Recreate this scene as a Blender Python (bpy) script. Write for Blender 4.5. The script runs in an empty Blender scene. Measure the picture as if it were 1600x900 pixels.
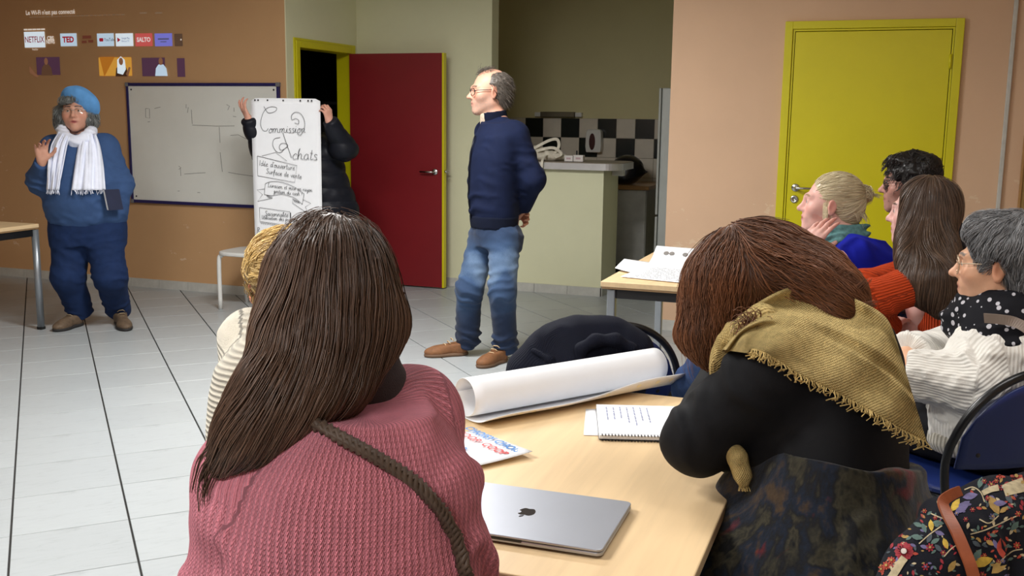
import bpy, bmesh, math, random
import numpy as np
from mathutils import Vector, Matrix

random.seed(7)
RNG = np.random.default_rng(7)
SC = bpy.context.scene
COL = SC.collection
PI = math.pi

# ------------------------------------------------------------------ camera
CAM_H = 1.506
RT = np.array([0.93896873, 0.3438109, 0.01147992])
UP = np.array([-0.06764972, 0.15182984, 0.98608885])
FW = np.array([-0.3372851, 0.92668321, -0.16582218])
cam_data = bpy.data.cameras.new('camera')
cam_data.sensor_width = 36.0
cam_data.lens = 36.0 * 1594.5 / 1600.0
cam_data.clip_start = 0.05
cam = bpy.data.objects.new('camera', cam_data)
COL.objects.link(cam)
cam.matrix_world = Matrix(((RT[0], UP[0], -FW[0], 0), (RT[1], UP[1], -FW[1], 0), (RT[2], UP[2], -FW[2], CAM_H), (0, 0, 0, 1)))
SC.camera = cam
cam_data.dof.use_dof = False

# ------------------------------------------------------------------ world, exposure
world = bpy.data.worlds.new('evening')
SC.world = world
world.use_nodes = True
world.node_tree.nodes['Background'].inputs[0].default_value = (0.05, 0.06, 0.09, 1)
world.node_tree.nodes['Background'].inputs[1].default_value = 0.15
SC.view_settings.view_transform = 'Standard'
SC.view_settings.look = 'None'
SC.view_settings.gamma = 1.0
SC.view_settings.use_curve_mapping = False
SC.view_settings.exposure = 0.12
SC.cycles.use_denoising = True
SC.cycles.max_bounces = 8
SC.cycles.diffuse_bounces = 5
SC.cycles.caustics_reflective = False
SC.cycles.caustics_refractive = False

# ------------------------------------------------------------------ ceiling lamps (the room's own light)
CEIL_Z = 2.8
LAMPS = [(-2.55, 4.55, 112, 0), (-2.6, 1.5, 78, 0), (0.3, 2.6, 16, 0), (-0.9, -1.2, 74, 0)]
def add_lamp_light(x, y, watt, rot):
    ld = bpy.data.lights.new('ceiling_lamp_light', 'AREA')
    ld.shape = 'RECTANGLE'; ld.size = 1.2; ld.size_y = 0.5
    ld.energy = watt; ld.color = (1.0, 0.985, 0.965)
    lo = bpy.data.objects.new('ceiling_lamp_light', ld)
    COL.objects.link(lo); lo.location = (x, y, CEIL_Z - 0.10); lo.rotation_euler = (0, 0, rot)
    return lo
LAMP_LIGHTS = [add_lamp_light(*l) for l in LAMPS]

# ================================================================== helpers
def W(u, v, d):
    """A point of the room, given by its bearing in the survey photograph and its distance in metres."""
    return np.array([0, 0, CAM_H]) + d * (RT * (u - 800) / 1594.5 - UP * (v - 450) / 1594.5 + FW)
def V3(*a): return np.array(a, float)
def nrm(v):
    v = np.asarray(v, float); return v / (np.linalg.norm(v, axis=-1, keepdims=True) + 1e-12)

def tag(o, label=None, cat=None, group=None, kind=None):
    if label: o['label'] = label
    if cat: o['category'] = cat
    if group: o['group'] = group
    if kind: o['kind'] = kind
    return o
def empty(name, loc=(0, 0, 0), rz=0.0, label=None, cat=None, group=None, kind=None):
    o = bpy.data.objects.new(name, None); COL.objects.link(o)
    o.location = loc; o.rotation_euler = (0, 0, rz); o.empty_display_size = 0.1
    return tag(o, label, cat, group, kind)
def copy_tree(o, parent=None):
    c = o.copy(); COL.objects.link(c)
    if parent: c.parent = parent
    for ch in [x for x in ALLKIDS.get(o.name, [])]:
        copy_tree(ch, c)
    return c
ALLKIDS = {}
def adopt(o, parent):
    """parent o and keep its mesh in the parent's own space"""
    if parent is not None:
        o.parent = parent
        ALLKIDS.setdefault(parent.name, []).append(o)
    return o
def wparent(o, parent):
    """parent o, whose mesh holds room coordinates, to a moved parent (parents here are never rotated)"""
    o.parent = parent
    p = parent; loc = Vector((0, 0, 0))
    while p is not None:
        loc += p.location; p = p.parent
    o.location = -loc
    ALLKIDS.setdefault(parent.name, []).append(o)
    return o

class MB:
    """collects simple shapes, then links them as one mesh object"""
    def __init__(self): self.v = []; self.f = []
    def add(self, vs, fs):
        n = len(self.v); self.v += [tuple(map(float, p)) for p in vs]; self.f += [tuple(i + n for i in f) for f in fs]; return self
    def box(self, c, s, R=None):
        c = np.array(c, float); h = np.array(s, float) / 2
        vs = []
        for dz in (-1, 1):
            for dx, dy in ((-1, -1), (1, -1), (1, 1), (-1, 1)):
                p = np.array([dx * h[0], dy * h[1], dz * h[2]])
                if R is not None: p = R @ p
                vs.append(c + p)
        return self.add(vs, [(3, 2, 1, 0), (4, 5, 6, 7), (0, 1, 5, 4), (1, 2, 6, 5), (2, 3, 7, 6), (3, 0, 4, 7)])
    def span(self, a, b):
        a = np.array(a, float); b = np.array(b, float); return self.box((a + b) / 2, np.abs(b - a))
    def tube(self, path, r, n=10, closed=False, flat=None):
        P = np.array(path, float); m = len(P)
        if np.isscalar(r): r = [r] * m
        T = np.zeros_like(P)
        if closed: T = np.roll(P, -1, 0) - np.roll(P, 1, 0)
        else:
            T[1:-1] = P[2:] - P[:-2]; T[0] = P[1] - P[0]; T[-1] = P[-1] - P[-2]
        T = nrm(T)
        up = np.array([0, 0, 1.0]) if abs(T[0][2]) < 0.9 else np.array([1.0, 0, 0])
        x = nrm(np.cross(T[0], up)); vs = []
        for i in range(m):
            x = nrm(x - T[i] * np.dot(x, T[i])); y = np.cross(T[i], x)
            fl = flat if flat else 1.0
            for k in range(n):
                a = 2 * PI * k / n
                vs.append(P[i] + r[i] * (math.cos(a) * x + fl * math.sin(a) * y))
        fs = []
        for i in range(m if closed else m - 1):
            j = (i + 1) % m
            for k in range(n):
                l = (k + 1) % n
                fs.append((i * n + k, i * n + l, j * n + l, j * n + k))
        if not closed:
            fs.append(tuple(range(n - 1, -1, -1))); fs.append(tuple((m - 1) * n + k for k in range(n)))
        return self.add(vs, fs)
    def lathe(self, prof, n=24, c=(0, 0, 0), R=None):
        vs = []
        for r, z in prof:
            for k in range(n):
                a = 2 * PI * k / n; p = np.array([r * math.cos(a), r * math.sin(a), z])
                if R is not None: p = R @ p
                vs.append(np.array(c) + p)
        fs = []
        for i in range(len(prof) - 1):
            for k in range(n):
                l = (k + 1) % n
                fs.append((i * n + k, i * n + l, (i + 1) * n + l, (i + 1) * n + k))
        fs.append(tuple(range(n - 1, -1, -1))); fs.append(tuple((len(prof) - 1) * n + k for k in range(n)))
        return self.add(vs, fs)
    def prism(self, pts, o, ex, ey, ez, t):
        """polygon pts (2D) in frame o,ex,ey extruded from 0 to t along ez"""
        o, ex, ey, ez = (np.array(q, float) for q in (o, ex, ey, ez)); n = len(pts)
        vs = [o + ex * p[0] + ey * p[1] + ez * h for h in (0, t) for p in pts]
        fs = [tuple(range(n - 1, -1, -1)), tuple(range(n, 2 * n))]
        fs += [(i, (i + 1) % n, n + (i + 1) % n, n + i) for i in range(n)]
        return self.add(vs, fs)
    def ball(self, c, r, n=12, R=None):
        r = np.array([r] * 3 if np.isscalar(r) else r, float); vs = []; fs = []
        m = n // 2
        for i in range(1, m):
            t = PI * i / m
            for k in range(n):
                a = 2 * PI * k / n
                p = r * np.array([math.sin(t) * math.cos(a), math.sin(t) * math.sin(a), math.cos(t)])
                vs.append(np.array(c, float) + (R @ p if R is not None else p))
        for q in (1, -1):
            p = r * np.array([0, 0, q]); vs.append(np.array(c, float) + (R @ p if R is not None else p))
        a, b = len(vs) - 2, len(vs) - 1
        for i in range(m - 2):
            for k in range(n):
                l = (k + 1) % n; fs.append((i * n + k, (i + 1) * n + k, (i + 1) * n + l, i * n + l))
        for k in range(n):
            l = (k + 1) % n; fs.append((a, k, l)); fs.append((b, (m - 2) * n + l, (m - 2) * n + k))
        return self.add(vs, fs)
    def grid(self, P):
        """P (a,b,3) quad sheet"""
        a, b = P.shape[:2]
        return self.add(P.reshape(-1, 3), [(i * b + j, i * b + j + 1, (i + 1) * b + j + 1, (i + 1) * b + j) for i in range(a - 1) for j in range(b - 1)])
    def build(self, name, mat, parent=None, bevel=0, smooth=False, seg=2, solid=0, world=False):
        me = bpy.data.meshes.new(name); me.from_pydata(self.v, [], self.f); me.update()
        bm = bmesh.new(); bm.from_mesh(me)
        if not solid: bmesh.ops.recalc_face_normals(bm, faces=bm.faces)
        bm.to_mesh(me); bm.free()
        o = bpy.data.objects.new(name, me); COL.objects.link(o)
        if mat: me.materials.append(mat)
        if smooth: me.polygons.foreach_set('use_smooth', [True] * len(me.polygons))
        if solid:
            md = o.modifiers.new('solid', 'SOLIDIFY'); md.thickness = solid; md.offset = 0
        if bevel:
            md = o.modifiers.new('bevel', 'BEVEL'); md.width = bevel; md.segments = seg; md.limit_method = 'ANGLE'; md.angle_limit = 0.6
        if parent is not None: (wparent if world else adopt)(o, parent)
        return o

# ---------------------------------------------------------------- materials
def s2l(c):
    return tuple(((x / 255 + 0.055) / 1.055) ** 2.4 if x / 255 > 0.04045 else x / 255 / 12.92 for x in c) + (1.0,)
class NT:
    def __init__(self, name):
        self.m = bpy.data.materials.new(name); self.m.use_nodes = True
        self.t = self.m.node_tree; self.b = self.t.nodes['Principled BSDF']; self.out = self.t.nodes['Material Output']
    def n(self, typ, **kw):
        x = self.t.nodes.new(typ)
        for k, v in kw.items():
            if hasattr(x, k): setattr(x, k, v)
        return x
    def l(self, a, b): self.t.links.new(a, b)
    def math(self, op, a, b=None, c=None):
        x = self.n('ShaderNodeMath', operation=op)
        for i, q in enumerate((a, b, c)):
            if q is None: continue
            if isinstance(q, (int, float)): x.inputs[i].default_value = q
            else: self.l(q, x.inputs[i])
        return x.outputs[0]
    def mix(self, f, a, b):
        x = self.n('ShaderNodeMix', data_type='RGBA')
        for i, q in ((0, f), (6, a), (7, b)):
            if isinstance(q, (int, float)): x.inputs[i].default_value = q
            elif isinstance(q, tuple): x.inputs[i].default_value = q
            else: self.l(q, x.inputs[i])
        return x.outputs[2]
    def noise(self, scale, detail=4, rough=0.5, vec=None, dist=0.0):
        x = self.n('ShaderNodeTexNoise'); x.inputs['Scale'].default_value = scale; x.inputs['Detail'].default_value = detail
        x.inputs['Roughness'].default_value = rough; x.inputs['Distortion'].default_value = dist
        if vec is not None: self.l(vec, x.inputs['Vector'])
        return x.outputs['Fac']
    def obj(self, scale=(1, 1, 1)):
        tc = self.n('ShaderNodeTexCoord'); mp = self.n('ShaderNodeMapping'); self.l(tc.outputs['Object'], mp.inputs[0]); mp.inputs['Scale'].default_value = scale
        return mp.outputs[0]
    def ramp(self, f, stops):
        x = self.n('ShaderNodeValToRGB'); self.l(f, x.inputs[0]); e = x.color_ramp.elements
        while len(e) < len(stops): e.new(0.5)
        for q, (p, c) in zip(e, stops): q.position = p; q.color = c
        return x.outputs[0]
    def bump(self, h, strength=0.3, dist=0.01):
        x = self.n('ShaderNodeBump'); x.inputs['Strength'].default_value = strength; x.inputs['Distance'].default_value = dist
        self.l(h, x.inputs['Height']); self.l(x.outputs[0], self.b.inputs['Normal'])
    def set(self, col=None, rough=None, metal=None, spec=None, sheen=None):
        b = self.b
        if col is not None:
            if isinstance(col, tuple): b.inputs['Base Color'].default_value = col
            else: self.l(col, b.inputs['Base Color'])
        if rough is not None:
            if isinstance(rough, (int, float)): b.inputs['Roughness'].default_value = rough
            else: self.l(rough, b.inputs['Roughness'])
        if metal is not None: b.inputs['Metallic'].default_value = metal
        if spec is not None: b.inputs['Specular IOR Level'].default_value = spec
        if sheen is not None: b.inputs['Sheen Weight'].default_value = sheen; b.inputs['Sheen Roughness'].default_value = 0.5
        return self

def plain(name, rgb, rough=0.5, metal=0, var=0.06, scale=9, spec=None, bump=0.0):
    t = NT(name); c = s2l(rgb)
    f = t.noise(scale, 5, 0.6, t.obj())
    d = tuple(max(0, x * (1 - 2 * var)) for x in c[:3]) + (1,); u = tuple(min(1, x * (1 + 2 * var)) for x in c[:3]) + (1,)
    t.set(t.ramp(f, [(0.3, d), (0.7, u)]), rough, metal, spec)
    if bump: t.bump(t.noise(scale * 12, 3, 0.6, t.obj()), bump, 0.004)
    return t.m

def wall_paint(name, rgb, chips=0.0, chip_rgb=(226, 200, 170), zmax=1.15, zmin=0.1):
    t = NT(name); c = s2l(rgb); v = t.obj()
    f = t.noise(1.3, 5, 0.6, v)
    base = t.ramp(f, [(0.25, tuple(x * 0.95 for x in c[:3]) + (1,)), (0.75, tuple(min(1, x * 1.05) for x in c[:3]) + (1,))])
    if chips:
        sep = t.n('ShaderNodeSeparateXYZ'); t.l(v, sep.inputs[0])
        n1 = t.noise(6.5, 6, 0.62, t.obj((1.0, 1.0, 1.6)))
        zz = t.math('MULTIPLY', t.math('LESS_THAN', sep.outputs[2], zmax), t.math('GREATER_THAN', sep.outputs[2], zmin))
        k = t.math('MULTIPLY', t.math('GREATER_THAN', n1, chips), zz)
        base = t.mix(t.math('MULTIPLY', k, 0.75), base, s2l(chip_rgb))
    t.set(base, 0.62, spec=0.3)
    t.bump(t.noise(160, 3, 0.6, v), 0.12, 0.003)
    return t.m

def wood(name, rgb, axis=0, rough=0.38):
    t = NT(name); c = s2l(rgb)
    sc = [26, 26, 26]; sc[axis] = 1.6
    f = t.noise(1.0, 7, 0.62, t.obj(tuple(sc)), 0.4)
    sc2 = [9, 9, 9]; sc2[axis] = 0.5
    g = t.noise(1.0, 3, 0.5, t.obj(tuple(sc2)), 1.2)
    h = t.math('ADD', t.math('MULTIPLY', f, 0.5), t.math('MULTIPLY', g, 0.5))
    t.set(t.ramp(h, [(0.32, tuple(x * 0.83 for x in c[:3]) + (1,)), (0.55, c), (0.75, tuple(min(1, x * 1.08) for x in c[:3]) + (1,))]), rough, spec=0.4)
    t.bump(f, 0.04, 0.002)
    return t.m
# ================================================================== the room
M = {}
M['paint_orange'] = wall_paint('orange_wall_paint', (206, 164, 120), chips=0.665)
M['paint_peach'] = wall_paint('peach_wall_paint', (218, 183, 152), chips=0.645)
M['paint_cream'] = wall_paint('cream_wall_paint', (228, 228, 194))
M['paint_kitchen'] = wall_paint('kitchen_cream_paint', (214, 206, 160))
M['ceiling'] = wall_paint('white_ceiling_paint', (232, 230, 222))
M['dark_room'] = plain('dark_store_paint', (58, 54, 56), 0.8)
M['yellow'] = plain('yellow_door_paint', (214, 204, 8), 0.36, var=0.015, scale=3)
M['yellow_frame'] = plain('yellow_frame_paint', (212, 204, 14), 0.4, var=0.02, scale=3)
M['red'] = plain('burgundy_door_paint', (126, 22, 30), 0.42, var=0.03, scale=2)
M['chrome'] = plain('brushed_chrome', (200, 200, 200), 0.22, 1.0, var=0.02)
M['steel'] = plain('brushed_steel', (206, 206, 206), 0.35, 0.55, var=0.03)
M['grey_leg'] = plain('grey_lacquered_steel', (150, 156, 162), 0.35, 0.6, var=0.03)
M['black_metal'] = plain('black_lacquered_steel', (16, 17, 20), 0.3, 0.0, var=0.03)
M['black'] = plain('black_plastic', (20, 20, 22), 0.45)
M['rubber'] = plain('black_rubber', (14, 14, 15), 0.8)
M['white_plastic'] = plain('white_plastic', (222, 222, 218), 0.4, var=0.02)
M['joint_dark'] = plain('dark_gap', (22, 20, 12), 0.9)
M['beech'] = wood('beech_laminate', (232, 202, 158), 1)
M['beech_x'] = wood('beech_laminate_crosswise', (232, 202, 158), 0)
M['oak_edge'] = wood('oak_worktop', (176, 134, 84), 0)
M['grout'] = plain('grey_grout', (52, 50, 48), 0.9)

def tile_mat():
    t = NT('ceramic_floor_tile'); oi = t.n('ShaderNodeObjectInfo')
    c = s2l((174, 179, 181)); v = t.obj((3, 14, 3))
    f = t.noise(2.2, 7, 0.7, v, 1.0)
    base = t.ramp(f, [(0.32, tuple(x * 0.80 for x in c[:3]) + (1,)), (0.43, tuple(x * 0.96 for x in c[:3]) + (1,)), (0.7, c)])
    r = t.math('MULTIPLY_ADD', oi.outputs['Random'], 0.08, 0.94)
    hs = t.n('ShaderNodeHueSaturation'); t.l(base, hs.inputs['Color']); t.l(r, hs.inputs['Value'])
    t.set(hs.outputs[0], 0.36, spec=0.35)
    t.bump(f, 0.05, 0.002)
    return t.m
M['tile'] = tile_mat()
M['skirting_tile'] = plain('skirting_tile', (196, 196, 190), 0.4, var=0.05, scale=14)
M['tile_black'] = plain('black_glazed_tile', (16, 24, 22), 0.25, var=0.03)
M['tile_white'] = plain('white_glazed_tile', (214, 206, 192), 0.25, var=0.02)

NA, NC, NK = 7.16, 8.31, 10.3          # depth of far walls, recess wall, kitchen wall
SB = -4.53                              # the short doorway wall
SD = -1.45                              # left end of the far right wall
SL, SR, NR = -8.6, 2.6, -3.4            # outer walls

def slab(name, a, b, mat, label, cat='wall'):
    o = MB().span(a, b).build(name, mat); return tag(o, label, cat, kind='structure')

# floor: a slab of mortar carrying single ceramic tiles laid at 45 degrees
floor = MB().span((SL, NR, -0.2), (SR, NK, -0.009)).build('floor', M['grout'])
tag(floor, 'pale grey ceramic tile floor laid diagonally with dark joints', 'floor', kind='structure')
TS = 0.40; T0 = np.array([-3.989, 3.776]); TD = np.array([math.cos(PI / 4 - 0.005), math.sin(PI / 4 - 0.005)]); TE = np.array([TD[1], -TD[0]])
def tile_mesh():
    bm = bmesh.new()
    bmesh.ops.create_cube(bm, size=1)
    for v in bm.verts: v.co = Vector((v.co.x * (TS - 0.0075), v.co.y * (TS - 0.005), v.co.z * 0.008 - 0.004))
    bmesh.ops.bevel(bm, geom=[e for e in bm.edges if e.calc_length() > 0.1 and all(v.co.z > -0.002 for v in e.verts)], offset=0.0012, segments=1, affect='EDGES')
    me = bpy.data.meshes.new('tile'); bm.to_mesh(me); bm.free(); me.materials.append(M['tile']); return me
tme = tile_mesh(); far_tiles = MB(); n_tiles = 0
def blocked(p):
    if p[0] < SL or p[0] > SR or p[1] < NR or p[1] > NK: return True
    if p[1] > NA + 0.25 and (p[0] < SB - 0.25 or p[0] > SD + 0.3): return True
    return False
for i in range(-22, 26):
    for j in range(-24, 24):
        c = T0 + (i + 0.5) * TS * TD + (j + 0.5) * TS * TE
        if blocked(c): continue
        vis = False; q = np.array([c[0], c[1], 0]) - np.array([0, 0, CAM_H]); z = q @ FW
        if z > 0.3:
            u = 800 + 1594.5 * (q @ RT) / z; v = 450 - 1594.5 * (q @ UP) / z; m = 1594.5 * 0.3 / z
            vis = -m < u < 1600 + m and -m < v < 900 + m
        if vis:
            o = bpy.data.objects.new('tile', tme); COL.objects.link(o); n_tiles += 1
            o.location = (c[0], c[1], 0); o.rotation_euler = (0, 0, math.atan2(TD[1], TD[0])); adopt(o, floor)
        else:
            R = np.array([[TD[0], TE[0], 0], [TD[1], TE[1], 0], [0, 0, 1]])
            far_tiles.box((c[0], c[1], -0.004), (TS - 0.0075, TS - 0.005, 0.008), R)
ft = far_tiles.build('tile_field', M['tile'], floor); ft['kind'] = 'stuff'

slab('ceiling', (SL - .2, NR - .2, CEIL_Z), (SR + .2, NK + .2, CEIL_Z + 0.1), M['ceiling'], 'white ceiling over the whole meeting room', 'ceiling')
slab('wall_left', (SL - .15, NR, -.1), (SL, NA, CEIL_Z), M['paint_orange'], 'orange side wall left of the presenters')
slab('wall_right', (SR, NR, -.1), (SR + .15, NA, CEIL_Z), M['paint_peach'], 'peach side wall to the right of the audience')
slab('wall_rear', (SL - .15, NR - .15, -.1), (SR + .15, NR, CEIL_Z), M['paint_peach'], 'peach wall behind the audience')
slab('wall_front_left', (SL - .15, NA, -.1), (SB - 0.01, NA + 0.16, CEIL_Z), M['paint_orange'], 'orange wall carrying the whiteboard and the projected menu')
slab('wall_front_right', (SD, NA, -.1), (SR + .15, NA + 0.2, CEIL_Z), M['paint_peach'], 'peach wall with chipped paint around the yellow door')
# doorway wall, facing the recess: pieces around the opening
DY0, DY1, DZ = 7.335, 8.19, 2.035
b = MB(); b.span((SB - .14, NA + .002, -.1), (SB, DY0 - .05, CEIL_Z)); b.span((SB - .14, DY1 + .05, -.1), (SB, NC + .15, CEIL_Z)); b.span((SB - .14, DY0 - .05, DZ + .05), (SB, DY1 + .05, CEIL_Z))
tag(b.build('wall_doorway', M['paint_cream']), 'narrow cream wall holding the open burgundy door', 'wall', kind='structure')
slab('wall_recess', (SB - .14, NC, -.1), (-3.233, NC + .16, CEIL_Z), M['paint_cream'], 'cream wall behind the open burgundy door')
slab('wall_kitchen', (-4.2, NK, -.1), (SR, NK + .15, CEIL_Z), M['paint_kitchen'], 'dim cream kitchen wall above the checkered tiles')
slab('wall_kitchen_left', (-4.2, NC + .16, -.1), (-4.05, NK, CEIL_Z), M['paint_kitchen'], 'cream left side wall of the kitchen')
slab('wall_kitchen_right', (-1.1, NA + .2, -.1), (-0.95, NK, CEIL_Z), M['paint_kitchen'], 'cream right side wall of the kitchen')
# dark store behind the doorway
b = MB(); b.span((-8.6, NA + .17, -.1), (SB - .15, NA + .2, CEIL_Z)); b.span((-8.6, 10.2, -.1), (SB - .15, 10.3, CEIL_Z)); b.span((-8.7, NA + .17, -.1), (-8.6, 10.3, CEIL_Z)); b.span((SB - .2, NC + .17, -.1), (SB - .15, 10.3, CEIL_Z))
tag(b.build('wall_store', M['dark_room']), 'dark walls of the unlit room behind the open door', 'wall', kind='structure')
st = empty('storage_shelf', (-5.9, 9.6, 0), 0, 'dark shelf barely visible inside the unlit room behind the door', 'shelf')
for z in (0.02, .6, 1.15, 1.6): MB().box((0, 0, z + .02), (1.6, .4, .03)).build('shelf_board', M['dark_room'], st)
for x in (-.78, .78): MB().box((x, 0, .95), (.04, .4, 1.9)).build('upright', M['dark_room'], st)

# skirting tiles
def skirting(name, p0, p1, first, label, off):
    root = empty(name, (0, 0, 0), 0, label, 'baseboard', kind='structure')
    p0 = np.array(p0, float); p1 = np.array(p1, float); d = nrm(p1 - p0); L = np.linalg.norm(p1 - p0)
    nn = np.array([d[1], -d[0]]) * off
    R = np.array([[d[0], -d[1], 0], [d[1], d[0], 0], [0, 0, 1]])
    bk = MB(); c = (p0 + p1) / 2 + nn * 0.003; bk.box((c[0], c[1], .036), (L, .006, .07), R); bk.build('mortar', M['grout'], root)
    x = first - 0.301
    me = None
    while x < L:
        a, e = max(0, x), min(L, x + 0.301)
        if e - a > 0.01:
            c = p0 + d * (a + e) / 2 + nn * 0.006
            if e - a > .3 and me is not None:
                o = bpy.data.objects.new('tile', me); COL.objects.link(o); adopt(o, root)
            else:
                o = MB().box((0, 0, 0), (e - a - .003, .012, .075)).build('tile', M['skirting_tile'], root)
                if e - a > .3: me = o.data
            o.location = (c[0], c[1], .0375); o.rotation_euler = (0, 0, math.atan2(d[1], d[0]))
        x += 0.301
    return root
skirting('baseboard_front_left', (SL, NA), (SB, NA), (-7.06 - SL) % .301, 'row of grey skirting tiles below the whiteboard wall', 1)
skirting('baseboard_doorway', (SB, NA), (SB, DY0 - .06), .301, 'short grey skirting tile beside the open doorway', 1)
skirting('baseboard_recess', (SB, NC), (-2.222, NC), (-2.817 - SB) % .301, 'grey skirting tiles below the cream recess wall and the bar', 1)
skirting('baseboard_front_right', (SD, NA), (SR, NA), (-1.281 - SD) % .301, 'grey skirting tiles below the peach wall with the yellow door', 1)
skirting('baseboard_bar_end', (-2.222, NC), (-2.222, 8.81), .301, 'grey skirting tiles around the end of the bar', 1)

# ---------------------------------------------------------------- yellow door (closed)
def handle_mb(o, ex, ez, ln=0.12):
    """lever: rose on the leaf, neck, bar along ex; ez points out of the leaf"""
    o, ex, ez = (np.array(q, float) for q in (o, ex, ez)); ey = np.cross(ez, ex); R = np.stack([ex, ey, ez], 1)
    m = MB(); m.lathe([(.026, 0), (.027, .006), (.024, .01)], 20, o, R)
    m.tube([o + ez * .008, o + ez * .048, o + ez * .055 + ex * .012, o + ez * .056 + ex * ln], [.009, .009, .0095, .008], 10)
    return m
def keyhole_mb(o, ex, ez):
    o, ex, ez = (np.array(q, float) for q in (o, ex, ez)); ey = np.cross(ez, ex); R = np.stack([ex, ey, ez], 1)
    m = MB(); m.lathe([(.026, 0), (.027, .005), (.024, .009), (.012, .009), (.011, .004)], 20, o, R); return m
d1 = empty('door_1', (0, NA, 0), 0, 'closed bright yellow door in a yellow frame in the peach wall', 'door', kind='structure')
X0, X1, ZT = -.695, .395, 2.145
fm = MB(); y0, y1 = -.028, .0
fm.span((X0, y0, 0), (X0 + .05, y1, ZT)); fm.span((X1 - .05, y0, 0), (X1, y1, ZT)); fm.span((X0 + .05, y0, ZT - .05), (X1 - .05, y1, ZT))
fm.build('door_frame', M['yellow_frame'], d1, .003)
fm = MB(); fm.span((X0 + .052, -.018, 0), (X0 + .064, 0, ZT - .052)); fm.span((X1 - .064, -.018, 0), (X1 - .052, 0, ZT - .052)); fm.span((X0 + .064, -.018, ZT - .064), (X1 - .064, 0, ZT - .052))
fm.build('rebate', M['yellow_frame'], d1, .001)
MB().span((X0 + .05, -.004, 0), (X1 - .05, .001, ZT - .05)).build('gap', M['joint_dark'], d1)
leaf = MB().span((X0 + .068, -.014, .008), (X1 - .068, -.002, ZT - .068)).build('door_leaf', M['yellow'], d1, .002)
handle_mb((-.573, -.014, 1.054), (1, 0, 0), (0, -1, 0)).build('handle', M['chrome'], leaf, smooth=True)
keyhole_mb((-.576, -.014, .976), (1, 0, 0), (0, -1, 0)).build('keyhole_plate', M['chrome'], leaf, smooth=True)
for z in (1.88, 1.05, .22): MB().tube([(X1 - .066, -.022, z - .045), (X1 - .066, -.022, z + .045)], .009, 10).build('hinge', M['yellow_frame'], d1, smooth=True)

# ---------------------------------------------------------------- burgundy door (open)
d2 = empty('door_2', (SB, 0, 0), 0, 'open burgundy door with a yellow edge and frame, dark room behind', 'door', kind='structure')
fm = MB()
for ya, yb in ((DY0 - .055, DY0), (DY1, DY1 + .055)): fm.span((-.14, ya, 0), (.02, yb, DZ + .055))
fm.span((-.14, DY0, DZ), (.02, DY1, DZ + .055)); fm.build('door_frame', M['yellow_frame'], d2, .004)
fm = MB()
for ya, yb in ((DY0 - .075, DY0 - .056), (DY1 + .056, DY1 + .075)): fm.span((-.0, ya, 0), (.012, yb, DZ + .075))
fm.span((0, DY0 - .056, DZ + .056), (.012, DY1 + .056, DZ + .075)); fm.build('frame_lip', M['yellow_frame'], d2, .002)
dl = MB().span((.035, 8.105, .012), (.925, 8.15, 2.03)).build('door_leaf', M['red'], d2, .002)
MB().span((.926, 8.1, .012), (.945, 8.152, 2.03)).build('edge_strip', M['yellow'], dl, .002)
h = handle_mb((.86, 8.105, 1.025), (-1, 0, 0), (0, -1, 0)); h.build('handle', M['chrome'], dl, smooth=True)['label'] = 'chrome lever handle'
h = MB(); h.tube([(.95, 8.115, 1.03), (.965, 8.115, 1.03)], .012, 12); h.build('latch', M['chrome'], dl, smooth=True)
MB().tube([(.862, 8.152, 1.025), (.862, 8.2, 1.025), (.945, 8.205, 1.025)], .009, 10).build('rear_handle', M['chrome'], dl, smooth=True)
for z in (.25, 1.8): MB().tube([(.028, 8.15, z - .045), (.028, 8.15, z + .045)], .008, 10).build('hinge', M['yellow_frame'], d2, smooth=True)

# cable conduit and notice board on the far right
tag(MB().span((.665, NA - .022, 0), (.69, NA, CEIL_Z)).build('cable_conduit', M['skirting_tile'], None, .004), 'slim pale vertical cable conduit on the peach wall right of the yellow door', 'conduit')
nb = empty('notice_board', (1.12, NA, 1.1), 0, 'olive notice board at the right edge, past the pale conduit', 'notice board')
MB().box((0, -.012, 0), (.64, .02, .62)).build('cork_panel', plain('olive_cork', (158, 128, 74), .8), nb)
fr = MB()
for s in (-1, 1): fr.box((s * .325, -.015, 0), (.014, .03, .65)); fr.box((0, -.015, s * .318), (.65, .03, .014))
fr.build('board_frame', M['oak_edge'], nb, .002)
MB().box((-.2, -.024, .05), (.2, .002, .15)).build('pinned_sheet', M['white_plastic'], nb)

# ---------------------------------------------------------------- ceiling lamps
for (x, y, w, r), lo in zip(LAMPS, LAMP_LIGHTS):
    root = empty('ceiling_lamp', (x, y, CEIL_Z), r, 'white rectangular ceiling light panel', 'lamp', 'ceiling lamps above the room')
    fr = MB()
    for s in (-1, 1): fr.box((s * .61, 0, -.04), (.03, .56, .08)); fr.box((0, s * .265, -.04), (1.25, .03, .08))
    fr.build('housing', M['white_plastic'], root, .004)
    t = NT('lit_diffuser'); t.b.inputs['Emission Color'].default_value = (1, .97, .92, 1); t.b.inputs['Emission Strength'].default_value = 2.0; t.set((.9, .9, .9, 1), .6)
    MB().box((0, 0, -.03), (1.19, .5, .01)).build('diffuser', t.m, root)
    lo.parent = root; lo.location = (0, 0, -.075); lo.rotation_euler = (0, 0, 0)

# ---------------------------------------------------------------- kitchen
bar = empty('kitchen_bar', (-2.7, 8.56, 0), 0, 'cream bar counter with a steel banded worktop in front of the kitchen', 'counter')
MB().span((-.54, -.245, 0), (.478, .25, 1.07)).build('bar_body', M['paint_cream'], bar)
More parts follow.
